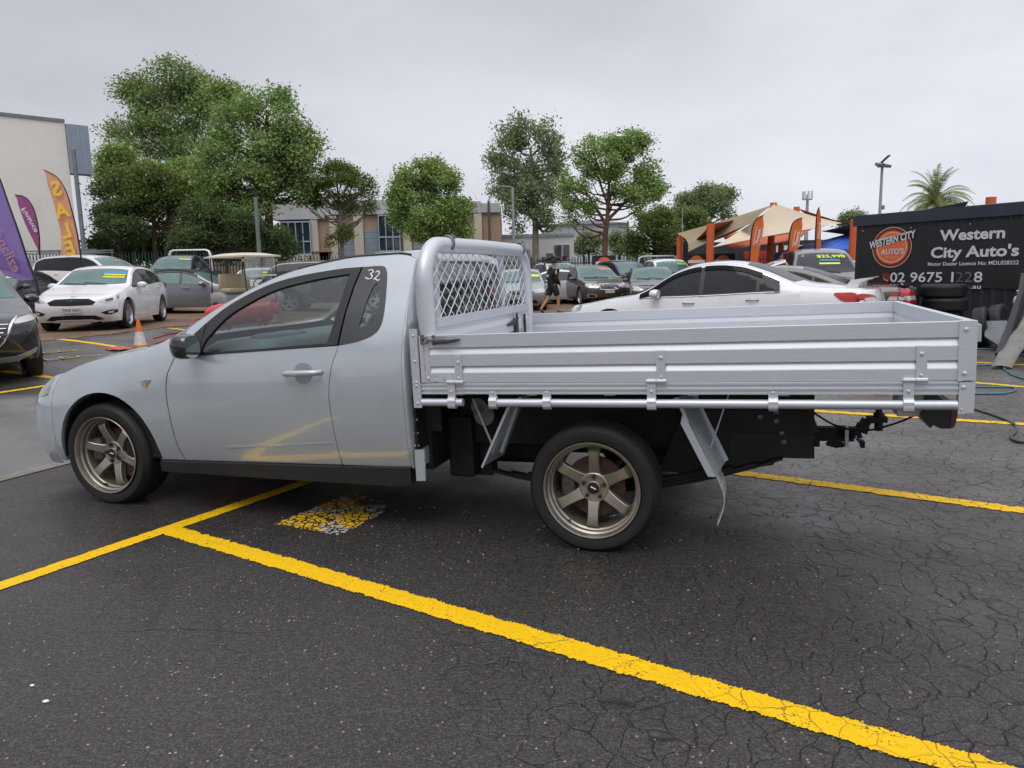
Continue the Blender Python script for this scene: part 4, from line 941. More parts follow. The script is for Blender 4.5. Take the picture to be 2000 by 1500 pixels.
inB(m.build('sheet_trim', MATS['bluegrey_sheet'], B))
p = at(165, 495, 34); o = MB().bbox((0, 0, 3.6), (.16, .14, 7.35), .03).build('steel_post', MATS['greysteel']); o.location = (p.x, 34, -.05)
tag(o, 'tall square grey steel post in front of the cream warehouse wall', 'post')
# small brown house glimpsed behind the trees on the left
m = MB(); bx(m, -27, -14, 58, 66, 0, 3.2); B = m.build('brick_house', MATS['tanbrick']); tag(B, 'low tan brick house half hidden behind the dark trees by the warehouse', 'building')
m = MB(); m.prism([(-27.4, 57.6, 3.2), (-27.4, 66.4, 3.2), (-27.4, 62, 5.2)], (13.8, 0, 0)); m.build('roof', mat('tile_red', (.22, .10, .07), .8, 0, .2, 1), B)
# two-storey factory units behind the trees: facade at Y = 58
Yf = 58.
def X(x, Y=Yf): return at(x, 500, Y).x
def Z(x, y, Y=Yf): return at(x, y, Y).z
B = empty('factory_units', (-9, 58, 0), 0, 'long two-storey tan brick factory units with roller doors behind the trees', 'building')
def part(name, mt, f, par=None, sm=None):
    m = MB(); f(m); o = m.build(name, MATS[mt] if isinstance(mt, str) else mt, par or B, sm)
    if (par or B) == B: o.location = -B.location
    return o
x0, x1 = X(545), X(979)
part('wall', 'tanbrick', lambda m: (bx(m, X(625), x1, 58, 72, 0, 5.9), bx(m, x0, X(625), 59.5, 72, 0, 5.9)))
part('parapet', 'fascia_grey', lambda m: (bx(m, x0 - .3, X(640), 57.7, 72, 5.7, 6.9), bx(m, X(640), X(905), 57.72, 72, 5.95, 7.0), bx(m, X(905), X(942), 57.7, 72, 5.9, 6.75), bx(m, X(942), x1, 57.75, 72, 5.9, 6.6)))
for a, b, z1 in ((611, 625, 5.7), (648, 662, 5.9), (695, 713, 5.9), (742, 752, 3.0), (928, 943, 5.9), (790, 806, 5.9), (850, 866, 5.9)):
    part('pillar', 'pillar_cream', lambda m: bx(m, X(a), X(b), 57.75, 58.2, 0, z1))
for a, b, z1 in ((664, 694, 4.2), (714, 741, 4.9), (808, 848, 4.9), (868, 905, 4.9)):
    def rd(m):
        for k in range(int(z1 / .22)): bx(m, X(a), X(b), 57.93 - .015 * (k % 2), 58.05, k * .22, k * .22 + .215)
    part('roller_door', 'rollerblue', rd)
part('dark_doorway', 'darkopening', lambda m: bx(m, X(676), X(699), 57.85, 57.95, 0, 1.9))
for a, b, z0, z1, n in ((556, 611, 3.0, 5.55, 4), (744, 784, 3.1, 5.9, 3)):
    fr = part('window', 'blueframe', lambda m: [bx(m, X(a) + (X(b) - X(a)) * k / n - .03, X(a) + (X(b) - X(a)) * k / n + .03, 57.55, 57.7, z0, z1) for k in range(n + 1)] + [bx(m, X(a), X(b), 57.57, 57.68, z, z + .1) for z in (z0, z0 + (z1 - z0) * .38, z1 - .1)])
    part('pane', 'darkglass', lambda m: bx(m, X(a) + .02, X(b) - .02, 57.66, 57.72, z0 + .03, z1 - .03), fr)
    part('sill', 'pillar_cream', lambda m: bx(m, X(a) - .3, X(b) + .1, 57.2, 58, z0 - .5, z0 - .02), fr)
part('canopy_post', 'pillar_cream', lambda m: bx(m, X(603), X(609), 57.3, 57.6, 0, 2.6))
part('porch_wall', 'brownbrick', lambda m: bx(m, X(560), X(648), 58.6, 58.8, 0, 2.5))
part('downpipe', 'greysteel', lambda m: bx(m, X(955), X(957), 57.6, 57.7, 0, 6.4))
for a in (765, 780): part('door_panel', 'officewhite', lambda m: bx(m, X(a), X(a + 11), 57.9, 57.98, 0, 2.3))
# white office
Yo = 66.
B = empty('office_block', (2, 66, 0), 0, 'single-storey white office with dark windows behind the gum tree', 'building')
Xo = lambda x: X(x, Yo)
part('wall', 'officewhite', lambda m: bx(m, Xo(972), Xo(1121), 66, 80, 0, 4.35))
part('roof_edge', 'roofgrey', lambda m: bx(m, Xo(970), Xo(1122), 65.9, 80.1, 4.35, 4.6))
for a, b, y0, y1 in ((1083, 1097, 2.5, 3.6), (1100, 1112, 2.5, 3.6), (1067, 1080, 1.2, 2.9)):
    f_ = part('window', 'officewhite', lambda m: bx(m, Xo(a) - .06, Xo(b) + .06, 65.93, 66, y0 - .06, y1 + .06)); part('pane', 'darkglass', lambda m: bx(m, Xo(a), Xo(b), 65.9, 65.925, y0, y1), f_)
part('porch', 'fascia_grey', lambda m: (bx(m, Xo(1012), Xo(1034), 64.6, 65.95, 3.0, 3.25), bx(m, Xo(1031), Xo(1033), 64.6, 64.8, 0, 3), bx(m, Xo(1013), Xo(1015), 64.6, 64.8, 0, 3)))
part('door', 'darkglass', lambda m: bx(m, Xo(1058), Xo(1064), 65.92, 65.98, 0, 2.6))
for a in (1005, 1022, 1050): part('roof_vent', 'roofgrey', lambda m: m.tube([(Xo(a), 68, 4.55), (Xo(a), 68, 5.5)], .08, 6))
# far grey shed
m = MB(); bx(m, X(1075, 120), X(1228, 120), 120, 150, 0, 8.6); B = m.build('grey_warehouse', mat('shed_grey', (.42, .44, .47), .6, 0, .06, .2)); tag(B, 'large plain grey warehouse far behind the bright green street tree', 'building')
m = MB(); m.prism([(X(1073, 120), 119.5, 8.6), (X(1230, 120), 119.5, 8.6), (X(1150, 120), 119.5, 9.2)], (0, 31, 0)); m.build('roof', MATS['roofgrey'], B)
# ------------------------------------------------------------------ palisade fence along the back of the yard
FN = empty('palisade_fence', (-5, 36, 0), 0, 'long dark green steel palisade fence along the back of the car yard', 'fence')
fa, fb = Vector((-23.5, 35.5, 0)), Vector((21., 40, 0)); fd = (fb - fa).normalized(); Lf = (fb - fa).length
mat('fencegreen', (.018, .045, .038), .5, .2, .2, 3)
pm = MB(); n = int(Lf / .15)
for k in range(n):
    p = fa + fd * k * .15; z = gz(p.x, p.y)
    pm.prism([(p.x - .025, p.y, z + .1), (p.x + .025, p.y, z + .1), (p.x + .025, p.y, z + 1.95), (p.x, p.y, z + 2.1), (p.x - .025, p.y, z + 1.95)], (0, .02, 0))
o = pm.build('pales', MATS['fencegreen'], FN, fix=False); o.location = -FN.location; o['kind'] = 'stuff'
for z in (.35, 1.75):
    m = MB(); m.bar(fa + Vector((0, .03, z + .25)), fa + fd * Lf * .4 + Vector((0, .03, z + .25)), .04, .05); m.bar(fa + fd * Lf * .4 + Vector((0, .03, z + .25)), fa + fd * Lf * .55 + Vector((0, .03, z)), .04, .05); m.bar(fa + fd * Lf * .55 + Vector((0, .03, z)), fb + Vector((0, .03, z)), .04, .05)
    m.build('rail', MATS['fencegreen'], FN).location = -FN.location
for k in range(0, int(Lf / 2.75) + 1):
    p = fa + fd * k * 2.75; m = MB(); m.box((p.x, p.y + .06, gz(p.x, p.y) + 1.05), (.08, .08, 2.1)); m.build('post', MATS['fencegreen'], FN).location = -FN.location
# ------------------------------------------------------------------ trees
def leafmat(name, a, b, c):
    x = NT(name); g_ = x.n('ShaderNodeNewGeometry'); ob = x.obj()
    k = x.math('ADD', x.math('MULTIPLY', g_.outputs['Random Per Island'], .55), x.math('MULTIPLY', x.noise(ob, .9, 3), .6))
    col = x.ramp(k, (.22, a), (.55, b), (.85, c))
    x.set(BaseColor=col, Roughness=.6, Spec=.22); x.b.inputs['Subsurface Weight'].default_value = 0
    tl = x.n('ShaderNodeBsdfTranslucent', {0: x.mix(.5, col, (.20, .30, .04))}); ms = x.n('ShaderNodeMixShader', {0: .28, 1: x.b.outputs[0], 2: tl.outputs[0]})
    x.t.links.new(ms.outputs[0], x.t.nodes['Material Output'].inputs[0]); MATS[name] = x.m; return x.m
leafmat('leaf_gum', (0.109, 0.169, 0.061), (0.206, 0.299, 0.109), (0.338, 0.444, 0.181))
leafmat('leaf_olive', (0.083, 0.114, 0.037), (0.154, 0.200, 0.057), (0.228, 0.300, 0.094))
leafmat('leaf_green', (0.107, 0.192, 0.069), (0.217, 0.342, 0.109), (0.414, 0.518, 0.192))
leafmat('leaf_bright', (0.112, 0.193, 0.055), (0.223, 0.356, 0.100), (0.426, 0.539, 0.187))
leafmat('leaf_dull', (0.125, 0.172, 0.084), (0.212, 0.272, 0.137), (0.324, 0.402, 0.212))
leafmat('leaf_dark', (0.034, 0.065, 0.029), (0.074, 0.120, 0.047), (0.151, 0.199, 0.071))
leafmat('leaf_palm', (0.108, 0.154, 0.054), (0.216, 0.270, 0.090), (0.360, 0.378, 0.162))
mat('bark_dark', (.050, .042, .035), .9, 0, .4, 3, .5, 14); mat('bark_pale', (.26, .225, .185), .85, 0, .35, 1.4, .4, 9); mat('bark_red', (.13, .07, .045), .85, 0, .4, 2, .4, 10)
def leaves(centres, radii, n, size, seed, droop=.0, per=9, spread=.30, shell=.62):
    r = np.random.default_rng(seed); vol = np.array([a * b * c for a, b, c in radii]) ** .8; vol /= vol.sum(); V = []
    for (c, rad, w) in zip(centres, radii, vol):
        k = max(3, int(n * w / per)); u = r.normal(size=(k, 3)); u /= np.linalg.norm(u, axis=1)[:, None]
        rr = (shell + (1 - shell) * r.random(k)) if False else r.random(k) ** (1 / 3) * (1 - .0) ; rr = np.where(r.random(k) < shell, .72 + .30 * r.random(k), rr)
        P = np.array(c) + u * rr[:, None] * np.array(rad)
        L = np.repeat(P, per, axis=0) + r.normal(0, spread, (k * per, 3)) * np.array([1, 1, .75]); V.append(L)
    C_ = np.concatenate(V); N_ = len(C_)
    d = r.normal(size=(N_, 3)); d[:, 2] = d[:, 2] * .6 - droop; d /= np.linalg.norm(d, axis=1)[:, None]
    t = np.cross(d, r.normal(size=(N_, 3))); t /= np.linalg.norm(t, axis=1)[:, None] + 1e-9
    s = size * (.6 + .8 * r.random(N_))[:, None]
    q = np.stack([C_ - d * s * .5, C_ + t * s * .26, C_ + d * s * .5, C_ - t * s * .26], 1).reshape(-1, 3)
    return q, N_
def quads_mesh(name, q, N_, mt, parent):
    me = bpy.data.meshes.new(name); me.vertices.add(N_ * 4); me.vertices.foreach_set('co', q.astype(np.float32).ravel())
    me.loops.add(N_ * 4); me.loops.foreach_set('vertex_index', np.arange(N_ * 4, dtype=np.int32)); me.polygons.add(N_); me.polygons.foreach_set('loop_start', np.arange(0, N_ * 4, 4, dtype=np.int32))
    me.update(calc_edges=True); me.validate(); return link(name, me, mt, parent)
def tree(name, label, Y, blobs, trunk, leafm, barkm, n, size, seed, droop=.0, depth=.85, group=None, spread=.30, per=9, tr=.22, jitter=.25, subs=5, extra=()):
    """blobs: picture ellipses (x, y, rx, ry) that the crown fills at distance Y; trunk: picture points from the ground up."""
    r = np.random.default_rng(seed); k = Y / F_
    base = at(*trunk[0], Y); base.z = gz(base.x, base.y) - .05
    T = empty(name, base, 0, label, 'tree', group)
    cen, rad = [], []
    for (x, y, rx, ry) in blobs:
        c = at(x, y, Y); R = np.array([rx * k, max(rx, ry) * k * depth, ry * k]); c = np.array(c) - np.array(base) + np.array([0, r.normal(0, .25) * R[1], 0])
        # every lobe is itself a handful of uneven boughs
        for _ in range(subs + 6):
            u = r.normal(size=3); u /= np.linalg.norm(u); cen.append(c + u * R * (.34 + .56 * r.random() ** .6)); rad.append(R * (.15 + .22 * r.random()))
    q, N_ = leaves(cen, rad, int(n * 2.0), size * .66, seed + 1, droop, per, spread); quads_mesh('crown', q, N_, MATS[leafm], T)
    m = MB(); tp = [np.array(at(*p, Y)) - np.array(base) for p in trunk]; tp[0][2] = -.05
    tp = [np.array(p) for p in crv(tp, 4)]; nT = len(tp); m.tube(tp, [tr * (1.35 if i == 0 else 1) * (1 - .7 * i / nT) for i in range(nT)], 9)
    idx = r.permutation(len(cen))[:min(len(cen), 40)]
    for i in idx:
        e_ = cen[i]; j = min(nT - 1, max(int(nT * .35), int(np.argmin([np.linalg.norm((t - e_) * [1, 1, .5]) + abs(t[2] - (e_[2] - 1.2)) for t in tp])))); s_ = tp[j]
        mid = (s_ + e_) / 2 + r.normal(0, .15, 3) + np.array([0, 0, -.12 * np.linalg.norm(e_ - s_)])
        P = crv([s_, mid, e_], 4); r0 = tr * (1 - .7 * j / nT) * .55; m.tube(P, [r0 * (1 - .8 * t / len(P)) for t in range(len(P))], 6)
        for _ in range(2):
            f = P[-3]; g2 = np.array(f) + r.normal(0, .5, 3) * rad[i]; m.tube([f, (np.array(f) + g2) / 2 + r.normal(0, .08, 3), g2], [r0 * .4, r0 * .25, r0 * .1], 5)
    for path, rr in extra:
        P = crv([np.array(at(*p, Y)) - np.array(base) for p in path], 4); m.tube(P, [rr * (1 - .6 * i / len(P)) for i in range(len(P))], 8)
    m.build('trunk', MATS[barkm], T, 60); return T
TR = 'trees along the street behind the yard'
tree('gum_tree', 'tallest rounded gum tree with grey-green crown behind the warehouse corner', 56, [(330, 165, 75, 38), (270, 200, 55, 40), (380, 190, 55, 45), (250, 245, 42, 40), (320, 235, 70, 40), (400, 240, 50, 50), (300, 290, 50, 28), (370, 290, 50, 30), (345, 148, 45, 20), (225, 262, 18, 20)], [(335, 490), (335, 400), (330, 330), (325, 270), (330, 210)], 'leaf_gum', 'bark_pale', 14000, .34, 11, .25, group=TR, spread=.40, tr=.35, subs=5, extra=[([(330, 340), (290, 290), (262, 240)], .16), ([(330, 330), (375, 285), (390, 230)], .16), ([(328, 300), (312, 250), (300, 200)], .14)])
tree('paperbark_tree', 'dark olive spreading tree beside the cream warehouse corner', 43, [(270, 350, 70, 28), (330, 365, 60, 32), (225, 370, 42, 36), (300, 395, 75, 30), (375, 385, 45, 40), (250, 410, 55, 25), (350, 420, 50, 25)], [(300, 500), (302, 460), (300, 420), (295, 380), (290, 350)], 'leaf_olive', 'bark_red', 15000, .24, 21, .0, group=TR, spread=.24, tr=.16, subs=5, extra=[([(325, 500), (330, 450), (345, 400)], .12), ([(282, 500), (276, 450), (262, 400)], .11), ([(345, 500), (352, 455), (370, 410)], .09)])
tree('street_tree', 'bright yellow-green tree peeping over the dark olive tree by the warehouse', 52, [(230, 310, 34, 22), (265, 325, 30, 16), (205, 325, 14, 20)], [(235, 495), (236, 400), (236, 320)], 'leaf_bright', 'bark_dark', 4500, .28, 25, group=TR, tr=.15)
tree('bushy_tree', 'low dark bushy tree touching the right end of the cream warehouse wall', 41, [(212, 410, 38, 22), (232, 440, 42, 28), (262, 455, 34, 24)], [(235, 500), (235, 470), (232, 440)], 'leaf_dark', 'bark_dark', 7000, .22, 27, group=TR, tr=.1, spread=.2)
tree('street_tree', 'largest leafy green tree, directly behind the golf cart', 40, [(530, 225, 62, 45), (470, 240, 45, 50), (585, 275, 45, 42), (440, 300, 50, 42), (520, 300, 75, 45), (475, 360, 75, 45), (560, 345, 55, 38), (430, 390, 45, 40), (520, 195, 40, 18), (405, 340, 25, 45), (600, 310, 30, 30), (500, 415, 45, 22), (575, 380, 26, 16)], [(528, 498), (526, 440), (524, 380), (522, 320), (522, 260), (522, 215)], 'leaf_green', 'bark_dark', 18500, .26, 31, .1, group=TR, spread=.30, tr=.24, subs=5, extra=[([(524, 400), (560, 350), (585, 300)], .11), ([(522, 330), (552, 270), (560, 230)], .08), ([(525, 420), (480, 370), (450, 320)], .1)])
tree('street_tree', 'light green feathery tree between the dark olive tree and the largest tree', 45, [(370, 345, 45, 30), (400, 370, 40, 35), (345, 330, 26, 18), (430, 190, 30, 24), (455, 205, 35, 28)], [(378, 498), (378, 440), (376, 380), (372, 340)], 'leaf_bright', 'bark_dark', 7500, .24, 35, .1, group=TR, tr=.12)
tree('hedge_tree', 'dark low spreading tree below the largest tree by the green pole', 38, [(430, 430, 48, 36), (400, 460, 40, 30), (470, 450, 42, 36), (510, 465, 30, 26), (380, 425, 30, 36), (545, 470, 22, 24), (360, 470, 30, 22)], [(440, 500), (440, 470), (440, 440)], 'leaf_dark', 'bark_dark', 13000, .20, 37, group=TR, tr=.1, spread=.2)
tree('street_tree', 'thin open umbrella-shaped tree in front of the roller doors', 42, [(655, 345, 48, 20), (700, 355, 32, 20), (620, 360, 34, 20), (640, 385, 45, 18), (690, 395, 42, 20), (600, 385, 25, 18), (715, 378, 18, 14), (655, 325, 26, 10), (672, 455, 22, 18), (650, 470, 14, 14), (710, 405, 20, 14)], [(668, 500), (667, 460), (664, 420), (662, 390), (658, 360)], 'leaf_olive', 'bark_pale', 8500, .20, 41, .0, group=TR, spread=.17, tr=.12, subs=4, per=8, extra=[([(664, 420), (690, 390), (708, 372)], .06), ([(664, 415), (630, 385), (610, 370)], .06), ([(663, 400), (680, 360), (690, 345)], .05)])
tree('street_tree', 'dense round clipped green tree behind the cab roof and headboard', 38, [(840, 350, 52, 35), (795, 385, 42, 42), (880, 385, 45, 42), (835, 410, 70, 40), (775, 420, 24, 36), (905, 430, 24, 28), (845, 330, 30, 16), (820, 448, 55, 20), (880, 445, 40, 20)], [(836, 500), (836, 460), (836, 420), (838, 380)], 'leaf_bright', 'bark_dark', 21000, .21, 51, .15, group=TR, spread=.20, tr=.17, subs=5)
tree('gum_tree', 'tall drooping grey-green gum tree with a pale straight trunk', 60, [(1035, 258, 48, 28), (990, 270, 30, 32), (1075, 270, 30, 32), (1000, 320, 42, 34), (1060, 320, 45, 36), (975, 360, 24, 26), (1035, 370, 50, 34), (1085, 370, 28, 30), (1000, 400, 32, 24), (1060, 415, 36, 22), (1090, 320, 20, 26), (965, 300, 14, 24), (1010, 440, 16, 14), (1075, 440, 14, 16)], [(1045, 500), (1046, 455), (1044, 410), (1040, 350), (1036, 290)], 'leaf_dull', 'bark_pale', 10000, .34, 61, .6, group=TR, spread=.34, tr=.30, subs=4, extra=[([(1044, 420), (1018, 370), (1000, 320)], .14), ([(1043, 400), (1068, 350), (1075, 290)], .14)])
tree('street_tree', 'wide fresh green tree with an open crown and forked trunk beside the gum', 45, [(1190, 290, 50, 26), (1150, 300, 36, 26), (1240, 285, 38, 26), (1125, 345, 38, 36), (1265, 340, 36, 36), (1200, 330, 60, 26), (1135, 400, 34, 26), (1250, 385, 40, 28), (1285, 365, 22, 26), (1110, 380, 20, 30), (1200, 375, 34, 16), (1120, 430, 24, 14), (1230, 270, 28, 14), (1155, 275, 10, 10)], [(1180, 500), (1182, 470), (1186, 430), (1188, 390), (1190, 350)], 'leaf_bright', 'bark_red', 12000, .24, 71, .1, group=TR, spread=.22, tr=.20, subs=4, extra=[([(1185, 440), (1160, 400), (1135, 360)], .11), ([(1186, 430), (1220, 395), (1245, 350)], .11), ([(1188, 395), (1205, 350), (1215, 305)], .09), ([(1187, 400), (1170, 350), (1162, 310)], .08)])
tree('bushy_tree', 'broad olive bush-like tree left of the tan shade sails', 50, [(1275, 420, 40, 24), (1265, 455, 42, 34), (1300, 450, 28, 32), (1250, 480, 28, 18), (1305, 480, 20, 20)], [(1278, 505), (1278, 470), (1278, 430)], 'leaf_olive', 'bark_dark', 9000, .24, 81, group=TR, tr=.15, spread=.25)
tree('distant_tree', 'dark domed tree far behind the left shade sail', 82, [(1375, 395, 48, 30), (1345, 405, 28, 26), (1410, 400, 28, 28), (1385, 375, 28, 16)], [(1378, 500), (1378, 440), (1378, 390)], 'leaf_dull', 'bark_dark', 7000, .42, 91, group=TR, tr=.3, spread=.4)
tree('distant_tree', 'rounded dull olive tree in front of the dark domed one', 66, [(1340, 425, 38, 24), (1365, 440, 22, 24), (1325, 450, 26, 24)], [(1342, 500), (1342, 460), (1342, 420)], 'leaf_olive', 'bark_dark', 5000, .32, 95, group=TR, tr=.2)
tree('distant_tree', 'hazy small tree at the foot of the far grey warehouse, left of the forked trunk', 85, [(1150, 470, 22, 18), (1135, 482, 20, 14), (1165, 480, 16, 16)], [(1150, 505), (1150, 480), (1150, 470)], 'leaf_dull', 'bark_dark', 3200, .36, 97, group=TR, tr=.15)
tree('distant_tree', 'hazy small tree at the foot of the far grey warehouse, right of the forked trunk', 80, [(1208, 478, 18, 16), (1225, 484, 14, 14), (1200, 465, 8, 10)], [(1210, 505), (1210, 485), (1210, 475)], 'leaf_dull', 'bark_dark', 2800, .34, 99, group=TR, tr=.15)
tree('distant_tree', 'small distant tree showing above the right shade sail', 70, [(1664, 425, 20, 11), (1650, 432, 12, 8), (1680, 432, 12, 9)], [(1665, 500), (1665, 450), (1665, 425)], 'leaf_dull', 'bark_dark', 1800, .32, 101, group=TR, tr=.15)
# hedge behind the fence on the left, and the far line of trees and roofs that closes the view
def mass(name, label, cat, pts, n, size, lm, seed, kind=None):
    cen = []; rad = []
    for (x, y, Y, rx, ry) in pts: k = Y / F_; cen.append(np.array(at(x, y, Y))); rad.append(np.array([rx * k, rx * k * .7, ry * k]))
    q, N_ = leaves(cen, rad, n, size, seed, 0, 9, size * 1.1); o = quads_mesh(name, q, N_, MATS[lm], None); tag(o, label, cat)
    if kind: o['kind'] = kind
    return o
rh = np.random.default_rng(3)
mass('hedge', 'dark dense hedge behind the palisade fence under the left trees', 'hedge', [(x, 478 + rh.normal(0, 4), 46 + rh.normal(0, 1), 26, 30 + rh.normal(0, 5)) for x in range(196, 560, 17)], 26000, .24, 'leaf_dark', 301)
mass('distant_woods', 'hazy far line of trees on the horizon behind the yard', 'woods', [(x, 540 - .0112 * x + rh.normal(-9, 5), 150 + rh.normal(0, 12), 40, 20 + rh.normal(0, 5)) for x in range(-150, 2150, 26)], 30000, .8, 'leaf_dull', 303, 'stuff')
# palm
base = at(1826, 500, 46); base.z = 0
T = empty('palm_tree', base, 0, 'palm tree with arching fronds rising behind the dark shed', 'tree')
top = at(1826, 398, 46) - base; m = MB(); m.tube([(0, 0, 0), (.05, 0, top.z * .5), (0, 0, top.z)], [.22, .18, .16], 10); m.build('trunk', MATS['bark_pale'], T, 60)
r = np.random.default_rng(5)
for k in range(64):
    az = 2 * pi * k / 64 * 3 + r.normal(0, .2); el = radians(r.uniform(5, 88)); Lp = r.uniform(2.1, 2.7); q = []; p = np.array(top); dr = np.array([cos(az) * cos(el), sin(az) * cos(el), sin(el)])
    pts = [p.copy()]
    for i in range(12): dr = dr + np.array([0, 0, -.19]); dr /= np.linalg.norm(dr); p = p + dr * Lp / 12; pts.append(p.copy())
    m = MB(); sx = np.cross([cos(az), sin(az), 0], [0, 0, 1])
    m.tube(pts, [.02 * (1 - i / 14) for i in range(13)], 4)
    for i in range(1, 13):
        for sgn in (-1, 1):
            for j in (0, .5):
                a_ = pts[i] + (pts[min(12, i + 1)] - pts[i]) * j; ln = .42 * sin(pi * min(1, (i + 1.5) / 13.5)) + .08; e_ = a_ + sx * sgn * ln * .75 + (pts[i] - pts[i - 1]) * 2.0 * ln / .42 * .5 + np.array([0, 0, -.45 * ln]); w_ = (pts[i] - pts[i - 1]) * .16
                m.add([a_ - w_, a_ + w_, e_], [(0, 1, 2)])
    m.build('frond', MATS['leaf_palm'], T, fix=False)
# ------------------------------------------------------------------ poles and wires
def pole(name, label, x, ybase, ytop, Y, r, mt, cat='pole', taper=.7):
    b_ = at(x, ybase, Y); t_ = at(x, ytop, Y); m = MB(); m.tube([(0, 0, 0), (0, 0, t_.z)], [r, r * taper], 10)
    T = empty(name, (b_.x, Y, 0), 0, label, cat); m.build('shaft', MATS[mt], T, 60); return T, t_.z
mat('polegreen', (.16, .21, .18), .6, .1, .2, 2); mat('polegrey', (.32, .36, .36), .5, .3, .15, 3); mat('timberpole', (.11, .095, .08), .9, 0, .3, 4)
T, h = pole('light_pole', 'thick pale green pole among the trees behind the golf cart', 507, 500, 385, 37, .13, 'polegreen')
T, h = pole('street_lamp', 'tall slim grey street lamp in front of the gum tree', 1004, 500, 366, 46, .11, 'polegrey', 'street lamp')
m = MB(); m.tube([(0, 0, h - .1), (-.12, 0, h + .03), (-.5, 0, h + .06)], .035, 6); m.build('arm', MATS['polegrey'], T, 60); m = MB(); m.bbox((-.62, 0, h + .06), (.34, .16, .08), .03); m.build('lamp_head', MATS['greysteel'], T)
T, h = pole('power_pole', 'dark timber power pole in front of the tan brick end wall', 957, 500, 392, 56, .13, 'timberpole')
T, h = pole('power_pole', 'distant timber power pole left of the forked tree trunk', 1140, 500, 436, 88, .16, 'timberpole'); MB().box((0, 0, h - .7), (2.0, .1, .12)).build('cross_arm', MATS['timberpole'], T)
T2_, h2 = pole('power_pole', 'distant timber power pole in front of the far grey warehouse', 1226, 500, 432, 88, .16, 'timberpole'); MB().box((0, 0, h2 - .7), (2.2, .1, .12)).build('cross_arm', MATS['timberpole'], T2_)
for k in (-.8, .8):
    a_, b_ = at(1140, 440, 88), at(1226, 437, 88); m = MB(); P_ = [(a_.x - 4 * 0 + (b_.x - a_.x) * t, 88 + k * .0, a_.z + (b_.z - a_.z) * t - .9 * 4 * t * (1 - t) * .4 + (.0 if k < 0 else .35)) for t in np.linspace(-.9, 1.6, 16)]; m.tube(P_, .022, 4); o = m.build('power_line', MATS['timberpole']); tag(o, 'lower overhead wire slung between the distant power poles' if k < 0 else 'upper overhead wire slung between the distant power poles', 'wire')
T, h = pole('floodlight_pole', 'tall slender floodlight pole rising behind the dark shed', 1714, 500, 322, 36, .085, 'polegrey', 'floodlight')
for dx, dz, rz in ((-.16, .0, 0), (.14, -.06, .4)):
    m = MB(); m.box((0, 0, 0), (.34, .30, .13), Matrix.Rotation(.35, 3, 'X')); o = m.build('lamp_head', MATS['greysteel'], T); o.location = (dx, -.1, h + dz); o.rotation_euler = (0, 0, rz)
m = MB(); m.bar((-.05, 0, h + .1), (.30, 0, h + .42), .26, .05); m.build('solar_panel', MATS['darkopening'], T); m = MB(); m.tube([(-.25, -.05, h - .1), (.25, -.05, h - .1)], .03, 6); m.build('bracket', MATS['greysteel'], T)
m = MB(); m.bbox((.12, 0, h * .0 + at(1722, 405, 36).z), (.16, .14, .2), .03); m.build('camera_box', MATS['greysteel'], T)
T, h = pole('radio_mast', 'far thin telecom mast with a ring of antennas above the sails', 1573, 500, 380, 160, .55, 'polegrey', 'mast', .45)
for k in range(7):
    a_ = 2 * pi * k / 7; m = MB(); m.box((.95 * cos(a_), .95 * sin(a_), h - .2), (.28, .28, 1.7)); m.build('antenna', MATS['officewhite'], T)
m = MB(); m.lathe([(.9, h - 1.1), (1.0, h - 1.1), (1.0, h - .95), (.9, h - .95)], 12, ax=2); m.build('antenna_ring', MATS['polegrey'], T)
T, h = pole('antenna_pole', 'thin pole with a small aerial left of the first orange post', 1332, 500, 406, 40, .03, 'polegrey', 'aerial'); MB().bbox((0, 0, 1.4 + (at(1332, 444, 40).z - 1.4)), (.1, .1, .16), .02).build('box', MATS['polegrey'], T)
# ------------------------------------------------------------------ the other cars
def opaque_glass(name, col, rough=.10):
    x = NT(name); p = x.obj(); dr = x.n('ShaderNodeTexVoronoi', {'Vector': p, 'Scale': 45.}).outputs['Distance']
    c = x.mix(x.ramp(x.noise(p, 1.6, 4), (.3, 0.), (.7, 1.)), tuple(k * .72 for k in col), tuple(k * 1.2 for k in col))
    x.set(BaseColor=c, Roughness=x.ramp(dr, (.1, rough + .12), (.35, rough)), Spec=.25, Coat=.0, Normal=x.bump(x.ramp(dr, (.12, 1.), (.3, 0.)), .12, .004)); MATS[name] = x.m; return x.m
opaque_glass('screen_teal', (.10, .175, .17)); opaque_glass('tint', (.020, .023, .028), .04); opaque_glass('tint_black', (.006, .0065, .008), .04); MATS['tint_black'].node_tree.nodes['Principled BSDF'].inputs['Specular IOR Level'].default_value = .12; opaque_glass('rear_tint', (.040, .042, .05), .3)  # opaque; screen_teal's pale base colour stands in for sky reflection and bright dash
mat('alloy', (.52, .53, .55), .3, .8, .1, 6); mat('alloy_dark', (.07, .07, .075), .35, .6, .1, 6); mat('platewhite', (.50, .50, .47), .5, 0, .15, 30); mat('platetext', (.02, .02, .03), .5)
mat('stk_yellow', (.75, .80, .03), .5); mat('stk_blue', (.05, .22, .55), .5); mat('stk_orange', (.75, .20, .03), .5); mat('stk_pink', (.75, .42, .38), .5); mat('stk_red', (.50, .02, .02), .5); mat('stk_white', (.75, .75, .75), .5); mat('stk_neon', (.62, .95, .03), .5); mat('stk_green', (.25, .6, .06), .5)
mat('silvertrim', (.42, .43, .44), .35, .5)
WHITE = paint('white_paint', (.74, .745, .76), 0, .3); WHITE2 = paint('pearl_paint', (.70, .70, .70), 0, .3); GREY = paint('grey_paint', (.115, .12, .13), .3, .35); BLACKP = paint('black_paint', (.012, .012, .014), .1, .3); CHAR = paint('charcoal_paint', (.030, .032, .036), .3, .3)
